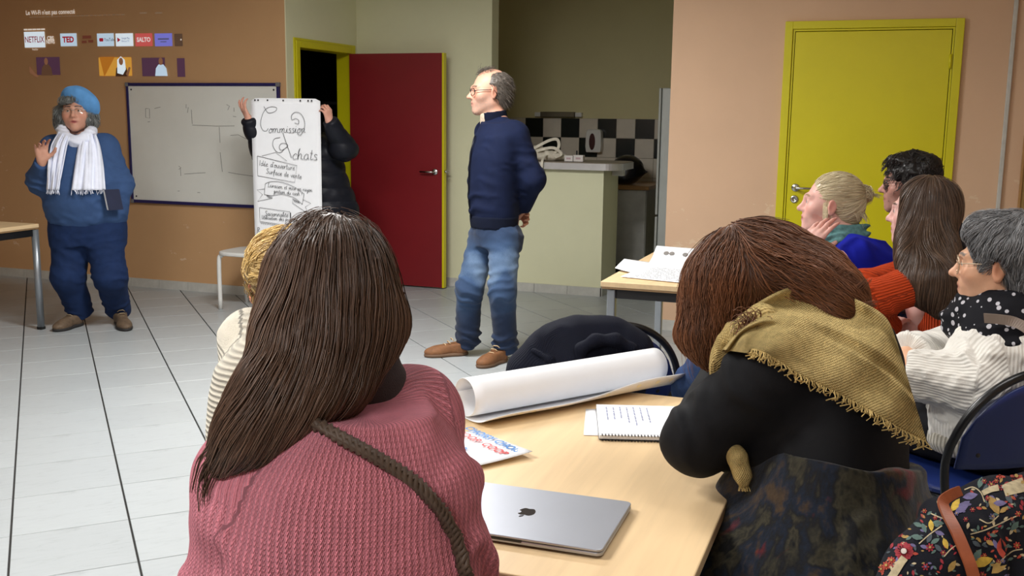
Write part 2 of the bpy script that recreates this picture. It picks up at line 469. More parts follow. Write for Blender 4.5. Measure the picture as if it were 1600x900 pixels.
# worktop with a rounded end
def rounded_end(x0, x1, y0, y1, n=10):
    r = 0.16; p = [(x0, y0), (x1 - r, y0)]
    p += [(x1 - r + r * math.sin(a), y0 + r - r * math.cos(a)) for a in np.linspace(0.1, PI / 2, n)]
    p += [(x1 - r + r * math.cos(a), y1 - r + r * math.sin(a)) for a in np.linspace(0, PI / 2, n)]
    return p + [(x0, y1)]
pts = rounded_end(-.54, .62, -.30, .33)
MB().prism(pts, (0, 0, 1.078), (1, 0, 0), (0, 1, 0), (0, 0, 1), .052).build('worktop', plain('grey_laminate', (150, 140, 126), .4), bar)
MB().prism(rounded_end(-.545, .626, -.306, .336), (0, 0, 1.07), (1, 0, 0), (0, 1, 0), (0, 0, 1), .055).build('steel_band', M['steel'], bar, smooth=False)
MB().box((.53, .05, 1.04), (.1, .06, .055)).build('bracket', M['white_plastic'], bar, .003)

chk = empty('wall_kitchen_tiling', (0, NK, 0), 0, 'black and white checkered wall tiles behind the kitchen bar', 'tiling', kind='structure')
TW = .1975
sx = -2.63                 # joint seen between two tiles
for r in range(4):
    for c in range(-6, 8):
        x = sx + c * TW; z = 1.494 - (r + .5) * TW
        if x + TW > -1.11 or x < -4.0: continue
        dark = (c + r) % 2 == 1 and r < 2
        MB().box((x + TW / 2, -.004, z), (TW - .004, .008, TW - .004)).build('tile', M['tile_black'] if dark else M['tile_white'], chk, .0015, seg=1)
MB().span((-4.0, -.002, .6), (-1.11, 0, 1.494)).build('grout', plain('pale_grout', (150, 142, 126), .8), chk)

wl = empty('wall_light', (-3.23, NK, 1.53), 0, 'unlit stainless strip light on the kitchen wall above the tiles', 'lamp')
MB().box((-.02, -.035, 0), (.37, .07, .055)).build('reflector', plain('dull_steel', (112, 104, 86), .4, .7), wl, .006)
for x in (-.235, .205): MB().box((x, -.03, 0), (.07, .06, .045)).build('end_cap', M['white_plastic'], wl, .006)

sd = empty('soap_dispenser', (-2.845, NK - .01, 1.26), 0, 'white soap dispenser with dark window on the checkered tiles', 'dispenser')
MB().prism([(-.075, -.11), (.075, -.11), (.085, -.05), (.08, .1), (.06, .125), (-.06, .125), (-.08, .1), (-.085, -.05)], (0, 0, 0), (1, 0, 0), (0, 0, 1), (0, -1, 0), .1).build('dispenser_body', M['white_plastic'], sd, .012, seg=3)
pts = [(.032 * math.cos(a), .085 * math.sin(a)) for a in np.linspace(0, 2 * PI, 20, endpoint=False)]
MB().prism(pts, (-.01, -.1, 0), (1, 0, 0), (0, 0, 1), (0, -1, 0), .004).build('window', plain('dark_red_window', (70, 34, 36), .25), sd)

kc = empty('kitchen_cabinet', (-2.6, 9.55, 0), 0, 'low white kitchen cabinet with an oak top behind the bar', 'cabinet')
MB().span((-.7, .02, .1), (.47, .70, .83)).build('carcass', plain('grey_white_laminate', (196, 196, 190), .45), kc)
MB().span((-.02, 0, .105), (.465, .019, .825)).build('door', plain('white_laminate_door', (206, 206, 200), .42), kc, .002)
MB().span((-.69, 0, .105), (-.03, .019, .825)).build('door', plain('white_laminate_door_b', (206, 206, 200), .42), kc, .002)
MB().span((-.7, .06, 0), (.47, .6, .1)).build('plinth', plain('dark_plinth', (70, 72, 60), .6), kc)
MB().span((-.72, -.03, .83), (.5, .72, .868)).build('worktop', M['oak_edge'], kc, .003)

fg = empty('refrigerator', (-1.52, 9.2, 0), 0, 'tall white refrigerator at the edge of the kitchen opening', 'refrigerator')
fgm = plain('fridge_white', (196, 200, 198), .4, var=.02)
MB().span((-.36, -.28, .03), (.33, .32, 1.765)).build('cabinet', fgm, fg, .012)
MB().span((-.385, -.29, .66), (-.365, .31, 1.765)).build('door', fgm, fg, .008)
MB().span((-.385, -.29, .03), (-.365, .31, .645)).build('freezer_door', fgm, fg, .008)
MB().span((-.37, -.27, .645), (-.362, .3, .66)).build('door_gap', M['black'], fg)

# helmet on the cabinet
hm = empty('motorcycle_helmet', (-2.37, 9.75, .868), 0, 'black motorcycle helmet standing on the oak topped kitchen cabinet', 'helmet')
# ================================================================== writing helpers
def catmull(p, n=6):
    p = np.array(p, float)
    if len(p) < 3: return p
    q = np.vstack([2 * p[0] - p[1], p, 2 * p[-1] - p[-2]]); out = []
    for i in range(1, len(q) - 2):
        for t in np.linspace(0, 1, n, endpoint=False):
            a, b, c, d = q[i - 1], q[i], q[i + 1], q[i + 2]
            out.append(.5 * (2 * b + (c - a) * t + (2 * a - 5 * b + 4 * c - d) * t * t + (3 * b - a - 3 * c + d) * t ** 3))
    out.append(p[-1]); return np.array(out)
def ribbon(mb, p, w, O, EX, EY, EZ, h=0.0006):
    """flat stroke of width w along 2D polyline p in the plane O,EX,EY, a hair above it"""
    p = np.array(p, float)
    if len(p) < 2: return
    T = np.gradient(p, axis=0); T = nrm(T); N = np.stack([-T[:, 1], T[:, 0]], 1) * w / 2
    A = p + N; B = p - N
    vs = [O + EX * a[0] + EY * a[1] + EZ * h for a in A] + [O + EX * b[0] + EY * b[1] + EZ * h for b in B]; n = len(p)
    mb.add(vs, [(i, i + 1, n + i + 1, n + i) for i in range(n - 1)])
SCRIPT = {  # single stroke hand, x-height 1, pen goes left to right
 'a': (1.1, ['.85 .85 .5 1 .15 .6 .2 .1 .5 0 .8 .4 .85 .9 .85 .2 1.1 .05']), 'c': (.9, ['.8 .8 .5 1 .15 .6 .2 .12 .5 0 .9 .15']),
 'b': (1., ['.15 .1 .3 1.6 .35 2 .2 1.6 .2 .1 .5 0 .8 .3 .7 .8 .4 .8']),
 'd': (1.1, ['.8 .8 .45 1 .15 .6 .2 .1 .5 0 .8 .5 .9 2 .85 .3 1.1 .05']), 'e': (.9, ['.1 .4 .6 .6 .65 .9 .4 1 .15 .6 .2 .1 .5 0 .9 .2']),
 'f': (.7, ['.0 .1 .4 1.2 .6 1.9 .4 2 .3 1.2 .3 -.8', '.1 .9 .65 .9']), 'g': (1.1, ['.8 .8 .45 1 .15 .6 .3 .1 .6 .2 .8 .9 .75 -.6 .4 -.9 .2 -.6 1.05 .1']),
 'h': (1.1, ['.1 0 .2 1.2 .3 2 .15 1.4 .15 0 .2 .6 .5 1 .75 .8 .75 .15 1.1 .1']), 'i': (.5, ['.05 .3 .2 1 .2 .15 .5 .1', '.22 1.4 .28 1.5']),
 'l': (.55, ['.0 .2 .35 1.4 .35 2 .2 1.8 .2 .2 .55 .1']), 'm': (1.6, ['.1 1 .15 0 .2 .7 .45 1 .6 .8 .6 0 .7 .7 .95 1 1.15 .8 1.15 .15 1.6 .1']),
 'n': (1.15, ['.1 1 .15 0 .2 .7 .5 1 .75 .8 .75 .15 1.15 .1']), 'o': (1., ['.5 1 .15 .6 .25 .05 .6 0 .85 .5 .55 1 .6 .85 1 .9']),
 'p': (1., ['.1 1 .15 .2 .15 -1 .2 .6 .5 1 .8 .6 .5 .05 .2 .2']), 'q': (1.1, ['.8 .8 .45 1 .15 .6 .3 .1 .6 .2 .8 .9 .8 -1 1 -.6']),
 'r': (.75, ['.1 1 .15 0 .2 .6 .4 .95 .75 .9']), 's': (.8, ['.65 .85 .4 1 .2 .8 .6 .35 .5 .02 .1 .05', '.5 .02 .8 .1']), 't': (.7, ['.3 1.7 .25 .2 .45 0 .7 .15', '.0 1.15 .6 1.2']),
 'u': (1.1, ['.1 1 .15 .2 .4 0 .7 .3 .8 1 .8 .2 1.1 .05']), 'v': (.9, ['.05 1 .4 0 .75 1 .9 .9']), 'y': (1., ['.1 1 .2 .3 .6 .3 .8 1 .7 -.6 .4 -.9 1 .1']),
 'k': (1., ['.1 0 .25 2 .15 0 .2 .5 .7 .95', '.3 .5 .8 .02 1 .1']), 'x': (.9, ['.1 1 .8 0', '.8 1 .1 0']),
 'é': (.9, ['.1 .4 .6 .6 .65 .9 .4 1 .15 .6 .2 .1 .5 0 .9 .2', '.4 1.3 .7 1.75']), 'I': (.6, ['.3 2 .25 0']), 'L': (1.1, ['.5 1.8 .3 2 .2 1.2 .15 .1 .1 .05 1 .0']), 'S': (1.1, ['.9 1.8 .5 2 .2 1.6 .7 .9 .8 .3 .4 0 .05 .2']), 'U': (1.3, ['.1 2 .15 .5 .5 0 .9 .4 1 2 1 .2 1.25 .05']),
 'R': (1.2, ['.2 0 .25 2', '.05 1.8 .6 2 .9 1.5 .4 1.05 1.1 0']), "'": (.3, ['.15 2 .1 1.6']), '!': (.5, ['.2 2 .2 .6', '.2 .1 .22 0']), ' ': (.8, []),
 '^': (0, ['-1 1.4 -.7 1.8']),
}
def script_text(mb, s, x, y, size, w, O, EX, EY, EZ, slope=0.0, slant=.12, fn=None, jit=.03):
    cx = x
    for ch in s:
        adv, strokes = SCRIPT.get(ch, SCRIPT[' '])
        for st in strokes:
            a = np.array(list(map(float, st.split()))).reshape(-1, 2)
            a = a + RNG.normal(0, jit, a.shape)
            q = catmull(a, 4) * size
            q = np.stack([q[:, 0] + q[:, 1] * slant + cx, q[:, 1] + y + (q[:, 0] + cx - x) * slope], 1)
            if fn: q = fn(q)
            ribbon(mb, q, w, O, EX, EY, EZ)
        cx += adv * size
    return cx
def type_text(name, body, size, mat, parent, o, ex, ey, align='LEFT', depth=.0004, spacing=1.0, bold=0.0, sx=1.0):
    """printed lettering as flat mesh"""
    cu = bpy.data.curves.new(name, 'FONT'); cu.body = body; cu.size = size; cu.align_x = align; cu.align_y = 'CENTER'; cu.space_character = spacing; cu.offset = bold
    cu.resolution_u = 3
    t = bpy.data.objects.new('tmp', cu); COL.objects.link(t)
    dg = bpy.context.evaluated_depsgraph_get()
    me = bpy.data.meshes.new_from_object(t.evaluated_get(dg)); bpy.data.objects.remove(t); bpy.data.curves.remove(cu)
    me.name = name
    ex = nrm(ex); ey = nrm(ey); ez = np.cross(ex, ey); o = np.array(o, float)
    for v in me.vertices:
        v.co = Vector(o + ex * v.co.x * sx + ey * v.co.y + ez * depth)
    me.materials.clear(); me.materials.append(mat)
    ob = bpy.data.objects.new(name, me); COL.objects.link(ob)
    if parent is not None: adopt(ob, parent)
    return ob
M['ink'] = plain('black_marker_ink', (34, 34, 40), .7)
M['pencil'] = plain('faded_marker_ink', (112, 112, 108), .7)
M['blue_ink'] = plain('blue_pen_ink', (84, 96, 150), .7)
M['paper'] = plain('white_paper', (238, 240, 244), .75, var=.01)
# ================================================================== smooth solids: blended tapered limbs turned into one surface
def frame(o, fwd, up=(0, 0, 1)):
    """right-handed frame: x right, y forward, z up"""
    y = nrm(fwd); x = nrm(np.cross(y, np.array(up, float))); z = np.cross(x, y)
    return Frame(np.array(o, float), np.stack([x, y, z], 1))
class Frame:
    def __init__(self, o, R): self.o = o; self.R = R
    def p(self, *a): return self.o + self.R @ np.array(a, float)
    def d(self, *a): return self.R @ np.array(a, float)
    def inv(self, P): return (P - self.o) @ self.R
    def tilt(self, pitch=0, yaw=0, roll=0):
        """pitch: nod down, yaw: turn left, roll: lean to own right"""
        cy, sy = math.cos(yaw), math.sin(yaw); cp, sp = math.cos(pitch), math.sin(pitch); cr, sr = math.cos(roll), math.sin(roll)
        Y = np.array([[cy, -sy, 0], [sy, cy, 0], [0, 0, 1]]); Pm = np.array([[1, 0, 0], [0, cp, sp], [0, -sp, cp]]); Rm = np.array([[cr, 0, sr], [0, 1, 0], [-sr, 0, cr]])
        return Frame(self.o, self.R @ Y @ Pm @ Rm)

class Solid:
    def __init__(s): s.ops = []
    def add(s, fn, lo, hi, k=.02, mode='+'): s.ops.append((fn, np.array(lo, float), np.array(hi, float), k, mode)); return s
    def cone(s, a, b, ra, rb=None, k=.02, mode='+'):
        a = np.array(a, float); b = np.array(b, float); rb = ra if rb is None else rb; ab = b - a; L = float(ab @ ab) + 1e-12; r = max(ra, rb)
        def fn(x, y, z):
            px, py, pz = x - a[0], y - a[1], z - a[2]
            t = np.clip((px * ab[0] + py * ab[1] + pz * ab[2]) / L, 0, 1)
            return np.sqrt((px - t * ab[0]) ** 2 + (py - t * ab[1]) ** 2 + (pz - t * ab[2]) ** 2) - (ra + (rb - ra) * t)
        return s.add(fn, np.minimum(a, b) - r, np.maximum(a, b) + r, k, mode)
    def chain(s, pts, rad, k=.02, mode='+'):
        for i in range(len(pts) - 1): s.cone(pts[i], pts[i + 1], rad[i] if not np.isscalar(rad) else rad, rad[i + 1] if not np.isscalar(rad) else rad, k, mode)
        return s
    def ell(s, c, r, R=None, k=.02, mode='+'):
        c = np.array(c, float); r = np.array([r] * 3 if np.isscalar(r) else r, float); R = np.eye(3) if R is None else (R.R if isinstance(R, Frame) else R)
        def fn(x, y, z):
            px, py, pz = x - c[0], y - c[1], z - c[2]
            q = [px * R[0, i] + py * R[1, i] + pz * R[2, i] for i in range(3)]
            k0 = np.sqrt(sum((q[i] / r[i]) ** 2 for i in range(3))); k1 = np.sqrt(sum((q[i] / r[i] ** 2) ** 2 for i in range(3))) + 1e-9
            return k0 * (k0 - 1) / k1
        e = np.sqrt(((R * r) ** 2).sum(1)); return s.add(fn, c - e, c + e, k, mode)
    def loft(s, F, table, k=.02, mode='+', pw=2.0):
        """stack of ovals along F.z: rows (z, halfwidth, halfdepth, xoff, yoff)"""
        T = np.array([list(r) + [0] * (5 - len(r)) for r in table], float); T = T[np.argsort(T[:, 0])]
        zz = np.linspace(T[0, 0], T[-1, 0], 160); C = []
        for j in range(1, 5):
            y = np.interp(zz, T[:, 0], T[:, j]); ker = np.ones(13) / 13; C.append(np.convolve(np.pad(y, 6, 'edge'), ker, 'valid'))
        z0, z1 = T[0, 0], T[-1, 0]
        def fn(x, y, z):
            px, py, pz = x - F.o[0], y - F.o[1], z - F.o[2]; R = F.R
            a = px * R[0, 0] + py * R[1, 0] + pz * R[2, 0]; b = px * R[0, 1] + py * R[1, 1] + pz * R[2, 1]; h = px * R[0, 2] + py * R[1, 2] + pz * R[2, 2]
            w, d, ox, oy = (np.interp(h, zz, c) for c in C)
            qa, qb = np.abs((a - ox) / w), np.abs((b - oy) / d)
            k0 = (qa ** pw + qb ** pw) ** (1 / pw); g = np.sqrt((qa / w) ** 2 + (qb / d) ** 2) + 1e-9
            dd = k0 * (k0 - 1) / g
            dd = np.where(k0 < .3, -(1 - k0) * np.minimum(w, d), dd)
            e = np.maximum(z0 - h, h - z1)
            return np.where(e > 0, np.sqrt(np.maximum(dd, 0) ** 2 + e ** 2), np.maximum(dd, e))
        w = T[:, 1].max() + np.abs(T[:, 3]).max(); d = T[:, 2].max() + np.abs(T[:, 4]).max()
        cs = np.array([F.p(sx * w, sy * d, q) for sx in (-1, 1) for sy in (-1, 1) for q in (z0, z1)])
        return s.add(fn, cs.min(0), cs.max(0), k, mode)
    def sub(s, other, k=.02, mode='+'):
        lo, hi = other.bounds()
        def fn(x, y, z): return other.eval(x.ravel(), y.ravel(), z.ravel())
        return s.add(fn, lo, hi, k, mode)
    def limb(s, pts, rad, k=.04, ext=0.0, ck=.006, join=.05):
        """a sleeve or trouser leg that ends cleanly at its last point"""
        L = Solid(); L.chain(pts, rad, k); d = nrm(pts[-1] - pts[-2]); L.cut(pts[-1] + d * ext, d, ck); return s.sub(L, join)
    def cut(s, p, n, k=.004):
        """keep the side that n points away from"""
        p = np.array(p, float); n = nrm(n)
        return s.add(lambda x, y, z: (x - p[0]) * n[0] + (y - p[1]) * n[1] + (z - p[2]) * n[2], [-1e9] * 3, [1e9] * 3, k, '&')
    def bounds(s):
        P = [o for o in s.ops if o[4] == '+']; return np.min([o[1] for o in P], 0), np.max([o[2] for o in P], 0)
    def eval(s, xs, ys, zs):
        D = np.full((len(xs), len(ys), len(zs)), .5, np.float32)
        for fn, lo, hi, k, mode in s.ops:
            m = k + .03; sl = []
            for ax, q in enumerate((xs, ys, zs)):
                if mode == '&': sl.append(slice(0, len(q)))
                else: sl.append(slice(np.searchsorted(q, lo[ax] - m), np.searchsorted(q, hi[ax] + m)))
            if any(q.stop <= q.start for q in sl): continue
            d = fn(xs[sl[0]][:, None, None], ys[sl[1]][None, :, None], zs[sl[2]][None, None, :]).astype(np.float32)
            o = D[tuple(sl)]
            if mode == '-': d = -d
            if mode == '+':
                h = np.maximum(k - np.abs(o - d), 0) / max(k, 1e-6); D[tuple(sl)] = np.minimum(o, d) - h * h * k * .25
            else:
                h = np.maximum(k - np.abs(o - d), 0) / max(k, 1e-6); D[tuple(sl)] = np.maximum(o, d) + h * h * k * .25
        return D
    def mesh(s, res, smooth=2, lo=None, hi=None):
        a, b = s.bounds(); a = a - 3 * res; b = b + 3 * res
        if lo is not None: a = np.maximum(a, lo)
        if hi is not None: b = np.minimum(b, hi)
        ax = [np.arange(a[i], b[i] + res, res) for i in range(3)]
        D = s.eval(*ax)
        for i in range(3):
            D[(slice(None),) * i + (0,)] = .1; D[(slice(None),) * i + (-1,)] = .1
        V, Q = surface_nets(D); V = a + V * res
        return relax(V, Q, smooth)

def surface_nets(D):
    S = D < 0; n = np.array(D.shape)
    cs = np.zeros(tuple(n - 1), np.int8); corners = [(i, j, k) for i in (0, 1) for j in (0, 1) for k in (0, 1)]
    for i, j, k in corners: cs += S[i:n[0] - 1 + i, j:n[1] - 1 + j, k:n[2] - 1 + k]
    act = (cs > 0) & (cs < 8); idx = np.full(act.shape, -1, np.int64); cells = np.argwhere(act); idx[act] = np.arange(len(cells))
    acc = np.zeros((len(cells), 3)); cnt = np.zeros(len(cells)); vals = {c: D[cells[:, 0] + c[0], cells[:, 1] + c[1], cells[:, 2] + c[2]].astype(float) for c in corners}
    for a in corners:
        for ax in range(3):
            if a[ax] == 0:
                b = list(a); b[ax] = 1; b = tuple(b); va, vb = vals[a], vals[b]; m = (va < 0) != (vb < 0)
                t = np.where(m, va / np.where(m, va - vb, 1), 0); p = np.array(a, float)[None] + 0 * acc; p[:, ax] += t
                acc[m] += p[m]; cnt[m] += 1
    V = cells + acc / cnt[:, None]; Q = []
    for ax in range(3):
        u, w = [q for q in range(3) if q != ax]
        lo = [slice(1, n[q] - 1) for q in range(3)]; lo[ax] = slice(0, n[ax] - 1); hi = list(lo); hi[ax] = slice(1, n[ax])
        A, B = S[tuple(lo)], S[tuple(hi)]; e = np.argwhere(A != B); off = np.array([q.start for q in lo]); inside = A[A != B]
        e = e + off
        def cell(du, dw):
            c = e.copy(); c[:, u] -= du; c[:, w] -= dw; return idx[c[:, 0], c[:, 1], c[:, 2]]
        q = np.stack([cell(0, 0), cell(1, 0), cell(1, 1), cell(0, 1)], 1)
        flip = inside ^ (ax == 1)
        q[~flip] = q[~flip][:, ::-1]
        Q.append(q)
    return V, np.concatenate(Q)
def neighbours(Q):
    e = np.concatenate([Q[:, [0, 1]], Q[:, [1, 2]], Q[:, [2, 3]], Q[:, [3, 0]]]); return np.concatenate([e, e[:, ::-1]])
def relax(V, Q, it):
    e = neighbours(Q); c = np.bincount(e[:, 0], minlength=len(V)).astype(float)[:, None] + 1e-9
    for lam in [.55, -.5] * it:
        s = np.stack([np.bincount(e[:, 0], V[e[:, 1], i], len(V)) for i in range(3)], 1) / c; V = V + lam * (s - V)
    return V, Q
def vnormals(V, Q):
    n = np.cross(V[Q[:, 2]] - V[Q[:, 0]], V[Q[:, 3]] - V[Q[:, 1]]); N = np.zeros_like(V)
    for i in range(4):
        for a in range(3): N[:, a] += np.bincount(Q[:, i], n[:, a], len(V))
    return nrm(N)
def _hash(i, j, k, s):
    h = (i * 374761393 + j * 668265263 + k * 2147483647 + s * 1274126177) & 0xFFFFFFFF
    h = ((h ^ (h >> 13)) * 1274126177) & 0xFFFFFFFF; return ((h ^ (h >> 16)) & 0xFFFF) / 65535.0
def vnoise(P, scale, seed=0):
    """smooth value noise -1..1"""
    q = np.asarray(P, float) * scale; i = np.floor(q).astype(np.int64); f = q - i; f = f * f * (3 - 2 * f); r = 0
    for a in (0, 1):
        for b in (0, 1):
            for c in (0, 1):
                w = (f[:, 0] if a else 1 - f[:, 0]) * (f[:, 1] if b else 1 - f[:, 1]) * (f[:, 2] if c else 1 - f[:, 2])
                r = r + w * _hash(i[:, 0] + a, i[:, 1] + b, i[:, 2] + c, seed)
    return r * 2 - 1
def folds(V, N, c, d, amp, wl, rad, seed=0):
    """soft parallel creases around point c, crossing direction d"""
    c = np.array(c, float); d = nrm(d); q = V - c; r2 = (q ** 2).sum(1); w = np.exp(-r2 / rad ** 2)
    ph = q @ d / wl * 2 * PI + 4.2 * vnoise(V, 7, seed) + 2.0 * vnoise(V, 17, seed + 5)
    s = np.sin(ph); s = np.where(s > 0, s, .45 * s)
    return V + N * (.95 * w * amp * s * np.clip(.45 + 1.1 * vnoise(V, 8, seed + 9), 0, 1.3))[:, None]
def rumple(V, N, amp, scale, seed=0):
    return V + N * (amp * (vnoise(V, scale, seed) + .5 * vnoise(V, scale * 2.1, seed + 3)))[:, None]
def link_mesh(name, V, Q, mat, parent=None, attrs=None, cols=None, world=True):
    me = bpy.data.meshes.new(name)
    nf = len(Q); w = Q.shape[1]
    me.vertices.add(len(V)); me.vertices.foreach_set('co', np.ascontiguousarray(V, np.float32).ravel())
    me.loops.add(nf * w); me.loops.foreach_set('vertex_index', np.ascontiguousarray(Q, np.int32).ravel())
    me.polygons.add(nf); me.polygons.foreach_set('loop_start', np.arange(0, nf * w, w, dtype=np.int32)); me.polygons.foreach_set('use_smooth', np.ones(nf, bool))
    me.update(calc_edges=True)
    for k, a in (attrs or {}).items():
        at = me.attributes.new(k, 'FLOAT_VECTOR', 'POINT'); at.data.foreach_set('vector', np.ascontiguousarray(a, np.float32).ravel())
    if cols is not None:
        at = me.attributes.new('tone', 'FLOAT_COLOR', 'POINT'); at.data.foreach_set('color', np.ascontiguousarray(np.concatenate([cols, np.ones((len(cols), 1))], 1), np.float32).ravel())
    o = bpy.data.objects.new(name, me); COL.objects.link(o); me.materials.append(mat)
    if parent is not None: (wparent if world else adopt)(o, parent)
    return o

# ---------------------------------------------------------------- cloth and skin materials
def cloth(name, rgb, kind='plain', freq=300, strength=.4, rough=.85, var=.08, sheen=.25, vscale=16, con=.2):
    t = NT(name); c = s2l(rgb); v = t.obj()
    f = t.noise(vscale, 5, .65, v)
    base = t.ramp(f, [(.3, tuple(x * (1 - var * 1.6) for x in c[:3]) + (1,)), (.7, tuple(min(1, x * (1 + var * 1.6)) for x in c[:3]) + (1,))])
    if kind in ('rib', 'knit', 'weave'):
        a = t.n('ShaderNodeAttribute', attribute_name='yarn'); s = t.n('ShaderNodeSeparateXYZ'); t.l(a.outputs['Vector'], s.inputs[0])
        wob = t.noise(30, 3, .5, v)
        sx = t.math('MULTIPLY_ADD', wob, .006 if kind != 'rib' else .003, s.outputs[0]); sy = t.math('MULTIPLY_ADD', wob, .004, s.outputs[1])
        wx = t.math('SINE', t.math('MULTIPLY', sx, freq * 2 * PI))
        if kind == 'rib':
            hgt = wx; mask = wx
        elif kind == 'knit':
            st = t.math('ABSOLUTE', wx); wy = t.math('SINE', t.math('MULTIPLY', t.math('ADD', sy, t.math('MULTIPLY', st, .5 / freq)), freq * 1.7 * 2 * PI))
            hgt = t.math('ADD', wx, t.math('MULTIPLY', wy, .55)); mask = hgt
        else:
            wy = t.math('SINE', t.math('MULTIPLY', sy, freq * 2 * PI)); hgt = t.math('MULTIPLY', wx, wy); mask = hgt
        dk = t.math('MULTIPLY_ADD', mask, con, 1.10 - con); dk.node.use_clamp = True
        hs = t.n('ShaderNodeHueSaturation'); t.l(base, hs.inputs['Color']); t.l(dk, hs.inputs['Value']); base = hs.outputs[0]
        hgt = t.math('ADD', hgt, t.math('MULTIPLY', t.noise(500, 2, .6, v), 1.2))
        t.bump(hgt, strength, 1.0 / freq * .35)
    else:
        t.bump(t.noise(420, 3, .6, v), strength, .002)
    t.set(base, rough, spec=.2, sheen=sheen); t.b.inputs['Sheen Tint'].default_value = tuple(min(1, x * 1.6 + .04) for x in c[:3]) + (1,)
    return t.m
def skin_mat():
    t = NT('skin'); a = t.n('ShaderNodeAttribute', attribute_name='tone')
    f = t.noise(60, 4, .6, t.obj()); r = t.math('MULTIPLY_ADD', f, .14, .93)
    hs = t.n('ShaderNodeHueSaturation'); t.l(a.outputs['Color'], hs.inputs['Color']); t.l(r, hs.inputs['Value'])
    t.set(hs.outputs[0], .48, spec=.35); t.b.inputs['Subsurface Weight'].default_value = .12; t.b.inputs['Subsurface Radius'].default_value = (.012, .005, .003)
    t.b.inputs['Subsurface Scale'].default_value = .5
    t.bump(t.noise(380, 2, .6, t.obj()), .08, .002); return t.m
M['skin'] = skin_mat()
def hair_mat(name, dark, light, rough=.42, streak=9.0):
    t = NT(name); a = t.n('ShaderNodeAttribute', attribute_name='tone')
    f = t.noise(7, 4, .6, t.obj()); sep = t.n('ShaderNodeSeparateXYZ'); t.l(a.outputs['Vector'], sep.inputs[0])
    m = t.math('ADD', t.math('MULTIPLY', sep.outputs[0], .7), t.math('MULTIPLY', f, .3))
    t.set(t.ramp(m, [(.1, s2l(dark)), (.9, s2l(light))]), rough, spec=.45); t.b.inputs['Anisotropic'].default_value = .5
    return t.m

# ---------------------------------------------------------------- head, hand, hair
def head_solid(F, sc=1.0, nose=1.0, jaw=1.0, fem=0.0, mouth_open=0.0, ears=True):
    """F: origin between the ears, y out of the face"""
    S = Solid(); p = lambda x, y, z: F.p(x * sc, y * sc, z * sc); r = lambda *a: [q * sc for q in a]
    S.ell(p(0, -.016, .036), r(.074, .094, .083), F, .02 * sc)
    S.ell(p(0, .030, -.03), r(.060 * jaw, .062, .082), F, .04 * sc)
    S.cone(p(-.038 * jaw, .0, -.062), p(0, .068, -.098), .024 * sc, .019 * sc, .03 * sc); S.cone(p(.038 * jaw, .0, -.062), p(0, .068, -.098), .024 * sc, .019 * sc, .03 * sc)
    S.ell(p(0, .076, -.101), r(.019, .015, .014), F, .02 * sc)
    for s in (-1, 1):
        S.ell(p(s * .040, .058, -.024), r(.024, .024, .022), F, .03 * sc)               # cheek
        S.cone(p(s * .010, .090, .020), p(s * .040, .074, .024), .010 * sc, .010 * sc, .018 * sc)   # brow
        S.ell(p(s * .032, .096, .003), r(.019, .013, .011), F, .014 * sc, '-')          # eye socket
        S.ell(p(s * .031, .0775, .003), r(.0135, .0135, .0125), F, .003 * sc)           # lids
        S.ell(p(s * .031, .0925, .0015), r(.0105, .006, .0045), F, .003 * sc, '-')
    S.cone(p(0, .090, .012), p(0, .108 + .006 * (nose - 1), -.024), .0075 * sc, .0105 * sc * nose ** .5, .014 * sc)
    S.ell(p(0, .112 + .01 * (nose - 1), -.030), r(.0105 * nose, .012 * nose, .0095), F, .012 * sc)
    for s in (-1, 1):
        S.ell(p(s * .0115, .098, -.033), r(.0085, .010, .0075), F, .008 * sc)
        S.ell(p(s * .006, .105, -.041), r(.0035, .005, .0035), F, .004 * sc, '-')
    S.ell(p(0, .083, -.062), r(.028, .014, .022), F, .02 * sc)                          # muzzle
    mo = mouth_open * .010
    S.cone(p(-.021, .082, -.062), p(0, .0955, -.058), .0045 * sc, .0062 * sc, .008 * sc); S.cone(p(.021, .082, -.062), p(0, .0955, -.058), .0045 * sc, .0062 * sc, .008 * sc)
    S.cone(p(-.020, .081, -.066 - mo), p(0, .093, -.0705 - mo), .0045 * sc, .0072 * sc, .008 * sc); S.cone(p(.020, .081, -.066 - mo), p(0, .093, -.0705 - mo), .0045 * sc, .0072 * sc, .008 * sc)
    S.cone(p(-.018, .100, -.0645 - mo / 2), p(.018, .100, -.0645 - mo / 2), .0022 * sc + mo * .6, None, .004 * sc, '-')
    if ears:
        for s in (-1, 1):
            E = Frame(p(s * .075, -.010, -.008), F.R).tilt(yaw=-s * .45, pitch=-.15)
            S.ell(E.p(0, 0, .003 * sc), r(.008, .019, .031), E, .008 * sc); S.ell(E.p(0, 0, -.022 * sc), r(.007, .010, .012), E, .008 * sc)
            S.ell(E.p(s * .009 * sc, .003 * sc, .002 * sc), r(.006, .011, .020), E, .005 * sc, '-')
    return S
